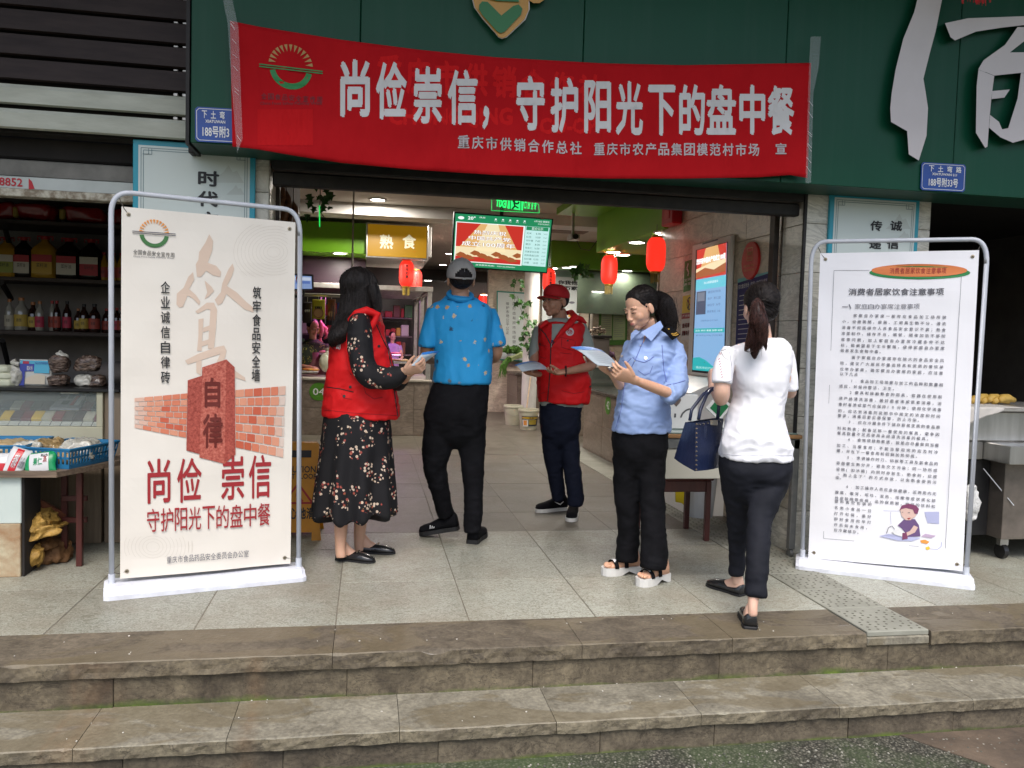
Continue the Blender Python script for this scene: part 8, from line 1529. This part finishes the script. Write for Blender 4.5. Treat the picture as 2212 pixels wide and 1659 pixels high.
for pts,r_ in((((1351,633),(1359,634),(1368,638),(1378,645),(1388,654),(1397,664)),.009),(((1352,628),(1362,629),(1374,633),(1386,643),(1396,654)),.012),(((1358,621),(1372,624),(1386,633),(1398,646)),.012)):
 q_ = [p for p in(sb_.hit(x,y,-.002)for x,y in pts)if p is not None]
 if len(q_)>1:ha.tube(q_,[r_*.5]+[r_]*(len(q_)-2)+[r_*.7],8)
limb(ha,[(1408,646,4.33,10),(1420,640,4.36,13),(1433,655,4.38,22),(1439,680,4.40,24),(1444,702,4.41,20),(1446,720,4.40,13),(1446,735,4.40,4)]); me = remeshed(ha,.0055,3); fold(me,lambda p:.0035*noise.noise(V(p.x*40,p.y*40,p.z*12))+.002*noise.noise(p*70)); fur(finish([me],'hair',M_HAIR,po_),1500,.07,.0009,M_STR,flow=lambda p:(at(1424,642,4.36)-p).normalized()if p.x<at(1420,640,4.36).x else V(.15,0,-1),free=.12); stn = MB()
for i in range(45):x = random.gauss(1446,9); y0_ = random.uniform(650,705); stn.tube([at(x,y0_-15,4.36),at(x+random.uniform(-2,6),y0_,4.36),at(x+random.uniform(-6,8),y0_+random.uniform(8,26),4.36)],[.001,.0009,.0004],4)
stn.build('hair_strands',M_HAIR,po_)['kind'] = 'stuff';
sh_ = MB(); torso(sh_,[(716,1384,1428,.06,.04),(727,1372,1444,.09,.03),(736,1364,1460,.115),(752,1353,1462,.13),(776,1341,1458,.145),(800,1336,1452,.14),(835,1337,1446,.13),(870,1332,1445,.135),(905,1325,1447,.145),(931,1320,1448,.15)],Y); limb(sh_,[(1440,738,4.26,22),(1453,765,4.23,25),(1460,800,4.18,26),(1461,832,4.11,24),(1452,848,4.05,22),(1442,848,4.01,19)]); limb(sh_,[(1366,742,4.36,15),(1352,790,4.34,16),(1344,822,4.28,15)])
me = remeshed(sh_,.007,3); w1 = wr(.009,(8,8,9),61); w2 = wr(.005,(15,15,26),8); fold(me,lambda p:w1(p)*(.5+.9*max(0,min(1,(p.x-1.35)*4)))+w2(p)); shirt = finish([me],'shirt',M_SHIRT,po_); Ss = Skin(shirt); M_SHS = mat('shirt_dark_seam',(.15,.20,.46),rough=.8)  # darker blue for shirt seams and flap edges
Ss.seam([(1392,733),(1386,745),(1378,765),(1366,790),(1352,815),(1347,850),(1342,885),(1330,926)],.0026,M_SHS,'placket'); Ss.seam([(1367,772),(1376,779),(1392,783),(1404,777),(1412,770)],.0026,M_SHS,'pocket_flap'); Ss.seam([(1378,800),(1392,810),(1404,806),(1410,790)],.0018,M_SHS,'pocket_edge'); Ss.seam([(1345,779),(1356,782),(1364,774)],.0022,M_SHS,'pocket_flap'); Ss.seam([(1430,745),(1432,775),(1434,800),(1440,825)],.0024,M_SHS,'armhole_seam'); Ss.seam([(1440,832),(1458,829),(1480,822)],.003,M_SHS,'cuff_edge')
for x,y,r in((1394.5,774,3.2),(1344.5,770,2.6),(1384,746,1.6),(1372,776+4,1.5),(1346,837,1.6),(1341,872,1.6)):Ss.disc(x,y,r,r,M_STEEL,'button',.004)
Ss.patch(lambda a,b:(1393+a*(12-12*b)-4*b,716+26*b),4,8,SK_OF,'open_neck',.003);
def collar_leaf(pts,Yc,th=.004):
 mb = MB(); mb.prism([(x,y)for x,y,_ in pts],lambda u_,v_,w_:at(u_,v_,min(pts,key=lambda p:(p[0]-u_)**2+(p[1]-v_)**2)[2]-w_),th); return mb.build('collar',M_SHIRT,shirt)
collar_leaf([(1384,718,4.165),(1426,693,4.26),(1433,706,4.22),(1407,737,4.125),(1396,727,4.13)],0); collar_leaf([(1384,716,4.17),(1376,722,4.15),(1362,735,4.15),(1363,720,4.22),(1372,712,4.26)],0)
ep = MB(); P_ = [at(*q)for q in((1430,712,4.12),(1445,709,4.20),(1466,727,4.24),(1452,735,4.10))]; n_ = (P_[1]-P_[0]).cross(P_[3]-P_[0]).normalized(); n_ = n_ if n_.z>0 else-n_; ep.add([p+n_*.016 for p in P_]+[p for p in P_],[(0,1,2,3),(7,6,5,4),(0,4,5,1),(1,5,6,2),(2,6,7,3),(3,7,4,0)]); e_ = ep.build('epaulette',M_BLKC,shirt)
for k in(.62,.76):MB().tube([P_[0].lerp(P_[3],k)+n_*.018+(P_[1]-P_[0])*.12,P_[0].lerp(P_[3],k+.06)+n_*.018+(P_[1]-P_[0])*.5,P_[0].lerp(P_[3],k)+n_*.018+(P_[1]-P_[0])*.88],.0035,5).build('gold_stripe',flat('gold_braid',(.6,.35,.06),.35),e_)
MB().ell(P_[0].lerp(P_[2],.25)+n_*.018,(.006,.006,.004),None,8,6).build('gold_star',flat('gold_braid',(.6,.35,.06),.35),e_)
trousers('of',[(920,1324,1446,.125),(945,1320,1445,.14),(972,1321,1442,.14)],Y,71,M_BLKC,po_)
M_RHS = mat('rhinestone_band',(.55,.55,.55),(.75,.75,.75),rough=.2,scale=140)
for h0,t0 in(((1380,1236),(1297,1243)),((1440,1252),(1376,1268))):
 a,b = gz(*h0),gz(*t0); b = a+(b-a).normalized()*.235; r_,hh,dd,ss_,uu,LL_,hs = shoe(po_,a,b,'sandal',None,M_WSOLE,.045,mskin=SK_OF,name='sandal')
 arc_ = lambda t,w_,h_:[hh+dd*(LL_*t)+ss_*(w_*math.cos(a_))+uu*(hs-.002+h_*math.sin(a_))for a_ in[math.pi*i/10 for i in range(11)]]
 for t_,w_,h_,m_,nm in((.70,.046,.040,M_BLKC,'strap'),(.44,.042,.075,M_BLKC,'strap')):
  mb = MB(); A1,A2 = arc_(t_-.05,w_,h_),arc_(t_+.05,w_,h_*.92); mb.add(A1+A2,[(i,i+1,12+i,11+i)for i in range(10)]); o = mb.build(nm,m_,r_,smooth=True); o.modifiers.new('t','SOLIDIFY').thickness = .004
 mb = MB(); A1,A2 = arc_(.66,.048,.044),arc_(.74,.048,.042); mb.add(A1[2:9]+A2[2:9],[(i,i+1,8+i,7+i)for i in range(6)]); mb.build('sparkle_band',M_RHS,r_)
pamphlet([(1233,750,3.78),(1299,757,4.10),(1353,804,4.0),(1294,787,3.76)],3.9,'large blue headed information sheet read by the woman in the light blue shirt')
# ---------- woman in white tee with ponytail, from behind ----------
pq = person(1600,1320,'woman with a ponytail walking away in a white tee shirt and black trousers'); Y = 3.79; f_ = FH*.98-RH*.12-V(0,0,.05); hc = at(1641,664,3.80); hm,HA = head_mesh(hc,f_,V(0,0,1),.98,True); bd = MB(); limb(bd,[(1645,700,3.79,19),(1648,735,3.79,21)]); torso(bd,[(740,1605,1690,.09),(800,1592,1690,.10),(900,1590,1680,.10),(990,1580,1690,.11)],Y)
for pts in([(1580,765,3.78,18),(1562,820,3.75,19),(1559,850,3.75,19),(1557,862,3.80,16),(1548,850,3.95,12),(1538,834,4.08,9.5)],[(1696,770,3.8,16),(1710,838,3.80,12),(1706,852,3.92,10),(1690,840,4.1,9)],[(1592,1225,3.92,12),(1592,1262,3.93,11)],[(1630,1270,3.47,14),(1627,1295,3.455,13),(1626,1318,3.44,11.5),(1626,1330,3.44,12)]):limb(bd,pts)
inner(bd,'ww')
hb_ = MB(); hand(hb_,at(1538,834,4.08),FH*.6+V(0,0,.8),RH,-RH*.2+FH,.93,(40,50,40)); hand(hb_,at(1690,840,4.1),FH*.4-RH*.9,V(0,0,1),FH,.93,(40,40,30)); body = finish([hm,remeshed(bd,.008),remeshed(hb_,.0035,2)],'body',SK_WW,pq); eyes(hc,HA,.98,pq)
ha = MB(); s,f,u = [HA.col[i].copy()for i in range(3)]; ha.ell(hc+f*-.026+u*.038,(.086,.098,.088),HA,24,16); ha.ell(hc+f*-.052+u*-.02,(.072,.055,.058),HA,20,14); ha.ell(hc-f*.118+u*.028,(.024,.02,.02),HA,12,9)
me = remeshed(ha,.005,3); fold(me,lambda p:.0035*noise.noise(V(p.x*60,p.y*30,p.z*9))+.0015*noise.noise(V(p.x*120,p.y*60,p.z*12))); fur(finish([me],'hair',M_HAIR,pq),1300,.07,.0009,M_STR,flow=lambda p:(at(1637,650,3.66)-p).normalized(),free=.08); ha = MB()
limb(ha,[(1636,650,3.67,8),(1636,662,3.62,14),(1638,690,3.60,20),(1640,715,3.61,20),(1636,738,3.62,17),(1630,756,3.63,10),(1630,775,3.64,3)]); limb(ha,[(1632,700,3.61,14),(1624,730,3.62,12),(1612,752,3.63,5),(1607,757,3.63,1.5)]); limb(ha,[(1644,700,3.61,14),(1650,735,3.62,8),(1655,756,3.63,2)]); me = remeshed(ha,.005,3); fold(me,lambda p:.004*noise.noise(V(p.x*55,p.y*40,p.z*6))+.002*noise.noise(V(p.x*130,p.y*60,p.z*8))); fur(finish([me],'ponytail',M_HAIRB,pq),1100,.10,.0009,M_STRB,free=.1); stn = MB()
for i in range(50):x = random.gauss(1634,8); y0_ = random.uniform(665,722); stn.tube([at(x,y0_,3.59),at(x+random.uniform(-3,2),y0_+25,3.595),at(x+random.uniform(-8,4),y0_+random.uniform(38,52),3.61)],[.0008,.0007,.0002],4)
stn.build('hair_strands',M_HAIRB,pq)['kind'] = 'stuff'
te = MB(); torso(te,[(731,1646,1690,.062),(738,1622,1700,.085),(746,1592,1708,.11),(757,1572,1712,.125),(780,1570,1712,.13),(820,1576,1706,.135),(858,1583,1699,.12),(888,1574,1692,.12),(915,1565,1696,.13),(950,1554,1707,.15),(975,1550,1713,.15),(989,1549,1716,.15)],Y); limb(te,[(1580,756,3.78,20),(1568,780,3.77,22),(1561,808,3.75,23),(1559,828,3.74,22.5)]); limb(te,[(1696,762,3.8,18),(1706,790,3.8,16),(1710,820,3.79,13.5),(1712,843,3.79,12)])
me = remeshed(te,.007,3); w1 = wr(.008,(6,6,7),81); w2 = wr(.003,(15,15,18),2); zl_,zh_ = at(1630,880,Y).z,at(1630,780,Y).z; fold(me,lambda p:(w1(p)+w2(p))*(.45+.9*max(0,min(1,(zl_+.14-p.z)/.16)))); tee = finish([me],'white_tee_shirt',M_TEE,pq); St = Skin(tee); M_TS = mat('tee_seam',(.45,.45,.50),rough=.9); St.seam([(1551,980),(1600,984),(1714,984)],.0014,M_TS,'hem_stitch'); St.seam([(1650,736),(1668,741),(1688,737)],.0018,M_TS,'neck_rib'); St.seam([(1576,760),(1580,790),(1581,824)],.0016,M_TS,'sleeve_seam'); St.seam([(1538,824),(1558,828),(1580,822)],.0016,M_TS,'sleeve_stitch')
C_RS = flat('sleeve_print_red',(.40,.16,.18)); C_GS = flat('sleeve_print_grey',(.32,.32,.30)); St.seam([(1549,765),(1558,758),(1568,755)],.002,C_GS,'sleeve_print'); St.seam([(1556,757),(1563,770),(1572,778)],.0016,C_GS,'sleeve_print')
for i in range(8):St.seam([(1552+.8*(7-i)**1.05,816-i*5.6),(1556+.8*(7-i)**1.05,813-i*5.6)],.002,C_RS,'sleeve_print')
for i in range(4):St.seam([(1549+i*3,764-i),(1551+i*3,768-i)],.0016,C_RS,'sleeve_print')
trousers('ww',[(972,1556,1710,.125),(995,1551,1712,.145),(1015,1550,1710,.15)],Y,91,mat('dark_trousers',(.008,.009,.013),(.013,.014,.020),rough=.8,spec=.2,scale=8,bump=.2,bscale=20),pq)
a = gz(1605,1288); shoe(pq,a,a+(FH*.80-RH*.60).normalized()*.235,'loafer',M_LEATHER,M_BSOLE,.042,mskin=SK_WW)
a = gz(1621,1360); shoe(pq,a,a+(FH*.98+RH*.18).normalized()*.235,'pump',M_LEATHER,M_BSOLE,.042,mskin=SK_WW)
# handbag on her forearm
hg = thing('handbag',at(1505,960,3.9),'navy leather tote bag with brass studs hanging from the arm of the woman in white','handbag'); M_NAVY = mat('navy_leather',(.010,.016,.045),(.014,.022,.06),rough=.35,scale=12,bump=.15,bscale=60,coat=.15)
Kt,Kb = at(1502,913,3.84),at(1501,1018,3.80); Lt,Lb = at(1480,912,3.95),at(1456,990,3.99); Rt,Rb = at(1563,904,3.96),at(1552,1010,3.93); Ft,Fb = Lt+(Rt-Kt),Lb+(Rb-Kb); mb = MB(); N_ = 8; rg = []
for j in range(N_+1):
 k = j/N_; c4 = [Kb.lerp(Kt,k),Rb.lerp(Rt,k),Fb.lerp(Ft,k),Lb.lerp(Lt,k)]; r = []
 for i in range(4):
  for q in range(4):m_ = c4[i].lerp(c4[(i+1)%4],q/4); bul = .010*math.sin(math.pi*q/4)*(1-k); cen = sum(c4,V(0,0,0))/4; r.append(m_+(m_-cen).normalized()*bul)
 rg.append(r)
mb.rings(rg,cap=False); mb.add([Kb,Rb,Fb,Lb],[(3,2,1,0)]); bagm = mb.build('bag_body',M_NAVY,hg,smooth=False); bagm.modifiers.new('t','SOLIDIFY').thickness = .004
for a0,b0 in(((1509,906),(1527,900)),((1490,908),(1512,902))):
 dy = 0 if a0[0]==1509 else.08; MB().tube([at(a0[0],a0[1],3.84+dy),at(a0[0]+4,885,3.86+dy),at(1527-(8 if dy else 0),852,3.90+dy),at(1540-(4 if dy else 0),839,3.93+dy),at(1550,850,3.95+dy),at(1553,880,3.95+dy),at(1550,905,3.93+dy)],.009,8).build('handle',M_NAVY,hg,smooth=True)
ph = lambda x,y,Yy:at(x,y,Yy)
for i in range(11):t = i/10; c = Kb.lerp(Kt,.04+.93*t)-FH*.004+RH*.006; MB().lathe(c,[(.0062,0),(.001,.007)],4,A=Matrix((RH,V(0,0,1),-FH)).transposed()).build('stud',M_METB,hg)
for i in range(1,7):c = Kt.lerp(Rt,i/7)-V(0,0,.012)-FH*.006; MB().lathe(c,[(.0062,0),(.001,.007)],4,A=Matrix((RH,V(0,0,1),-FH)).transposed()).build('stud',M_METB,hg)
c = Kt.lerp(Rt,.33)-FH*.010-V(0,0,.05); MB().bbox(-.010,.010,-.003,.003,-.04,.03,.004,M=Matrix.Translation(c)).build('tag',M_NAVY,hg); c = Kt.lerp(Rt,.62)-FH*.012-V(0,0,.012); MB().bbox(-.022,.022,-.003,.003,-.014,.014,.004,M=Matrix.Translation(c)).build('logo_plate',M_METB,hg)
# ---------- people in the background ----------
def bystander(px,py,hpx,Y,lab,ms,fwd,sk=SK_RW,hair=M_HAIR,apron=None,w=1.0,wom=True):
 k = hpx*Y/FPX/.225; c = at(px,py,Y); t = thing('person',V(c.x,c.y,0),lab,'person'); hm,HA = head_mesh(c,fwd,V(0,0,1),k,wom,.006); bd = MB(); S_ = RH; F_ = Vector((fwd.x,fwd.y,0)).normalized(); S_ = F_.cross(V(0,0,1)); z0_ = c.z
 bd.tube([c-V(0,0,.06*k),c-V(0,0,.18*k)],.05*k,12)
 rg = [[V(c.x,c.y,z)+S_*(a_*math.cos(q))+F_*(b_*math.sin(q))for q in[2*math.pi*i/20 for i in range(20)]]for z,a_,b_ in((z0_-.16*k,.06*k,.05*k),(z0_-.22*k,.19*k*w,.09*k),(z0_-.40*k,.20*k*w,.12*k),(z0_-.62*k,.17*k*w,.12*k),(.75 if z0_>1.2 else.5,.18*k,.12*k),(.02,.12,.09))]
 mb = MB(); mb.rings(rg); me = remeshed(mb,.014,3); fold(me,wr(.006,(7,7,8),px))
 for q in(-1,1):sh0 = c+S_*(q*.19*k*w)-V(0,0,.25*k); el = sh0+S_*(q*.04)-V(0,0,.27*k)+F_*.04; wr_ = el+F_*.20*k-S_*(q*.08)-V(0,0,.02); bd.tube([sh0,el,wr_],[.045*k,.036*k,.026*k],10); hand(bd,wr_,F_-S_*q*.3,V(0,0,-1),-S_*q,k*.95)
 finish([hm,remeshed(bd,.007,2)],'body',sk,t); finish([me],'clothes',ms,t); ha = MB(); ha.ell(c+HA.col[1]*-.028*k+HA.col[2]*.040*k,(.084*k,.094*k,.084*k),HA,18,12); finish([remeshed(ha,.008*k,2)],'hair',hair,t); eyes(c,HA,k,t)
 for q in(-1,1):sh0 = c+S_*(q*.18*k*w)-V(0,0,.23*k); MB().tube([sh0,sh0+S_*(q*.04)-V(0,0,.18*k)],[.062*k,.055*k],12).build('sleeve',ms,t,smooth=True)
 if apron:mb = MB(); mb.rings([[V(c.x,c.y,z)+S_*(a_*math.cos(q))+F_*(b_*math.sin(q))for q in[math.pi*i/12 for i in range(13)]]for z,a_,b_ in((z0_-.34*k,.10*k,.135*k),(z0_-.62*k,.175*k,.14*k),(.6,.19*k,.14*k))]); mb.build('apron',apron,t,smooth=True)
M_PATT = floral('dark_patterned_top',(.02,.03,.015),16,.62,((.30,.28,.04),(.10,.16,.05),(.3,.2,.05)))
bystander(676,708,34,11.75,'woman in a dark yellow patterned top and dark red apron behind the left stall',M_PATT,V(.5,-.8,-.35),SK_RM,apron=flat('apron_maroon',(.10,.012,.015)))
bystander(848,727,19,13.4,'distant seller in a lilac top lit pink inside the left stall',mat('lilac_top',(.40,.26,.50),(.5,.34,.6),rough=.8),V(.3,-.9,-.3),SK_OF)
bystander(1305,739,22,12.45,'man in a dark purple top standing behind the right counter',mat('dark_purple_top',(.07,.03,.06),(.09,.04,.075),rough=.8),V(-.1,-1,0),SK_RM,wom=False)
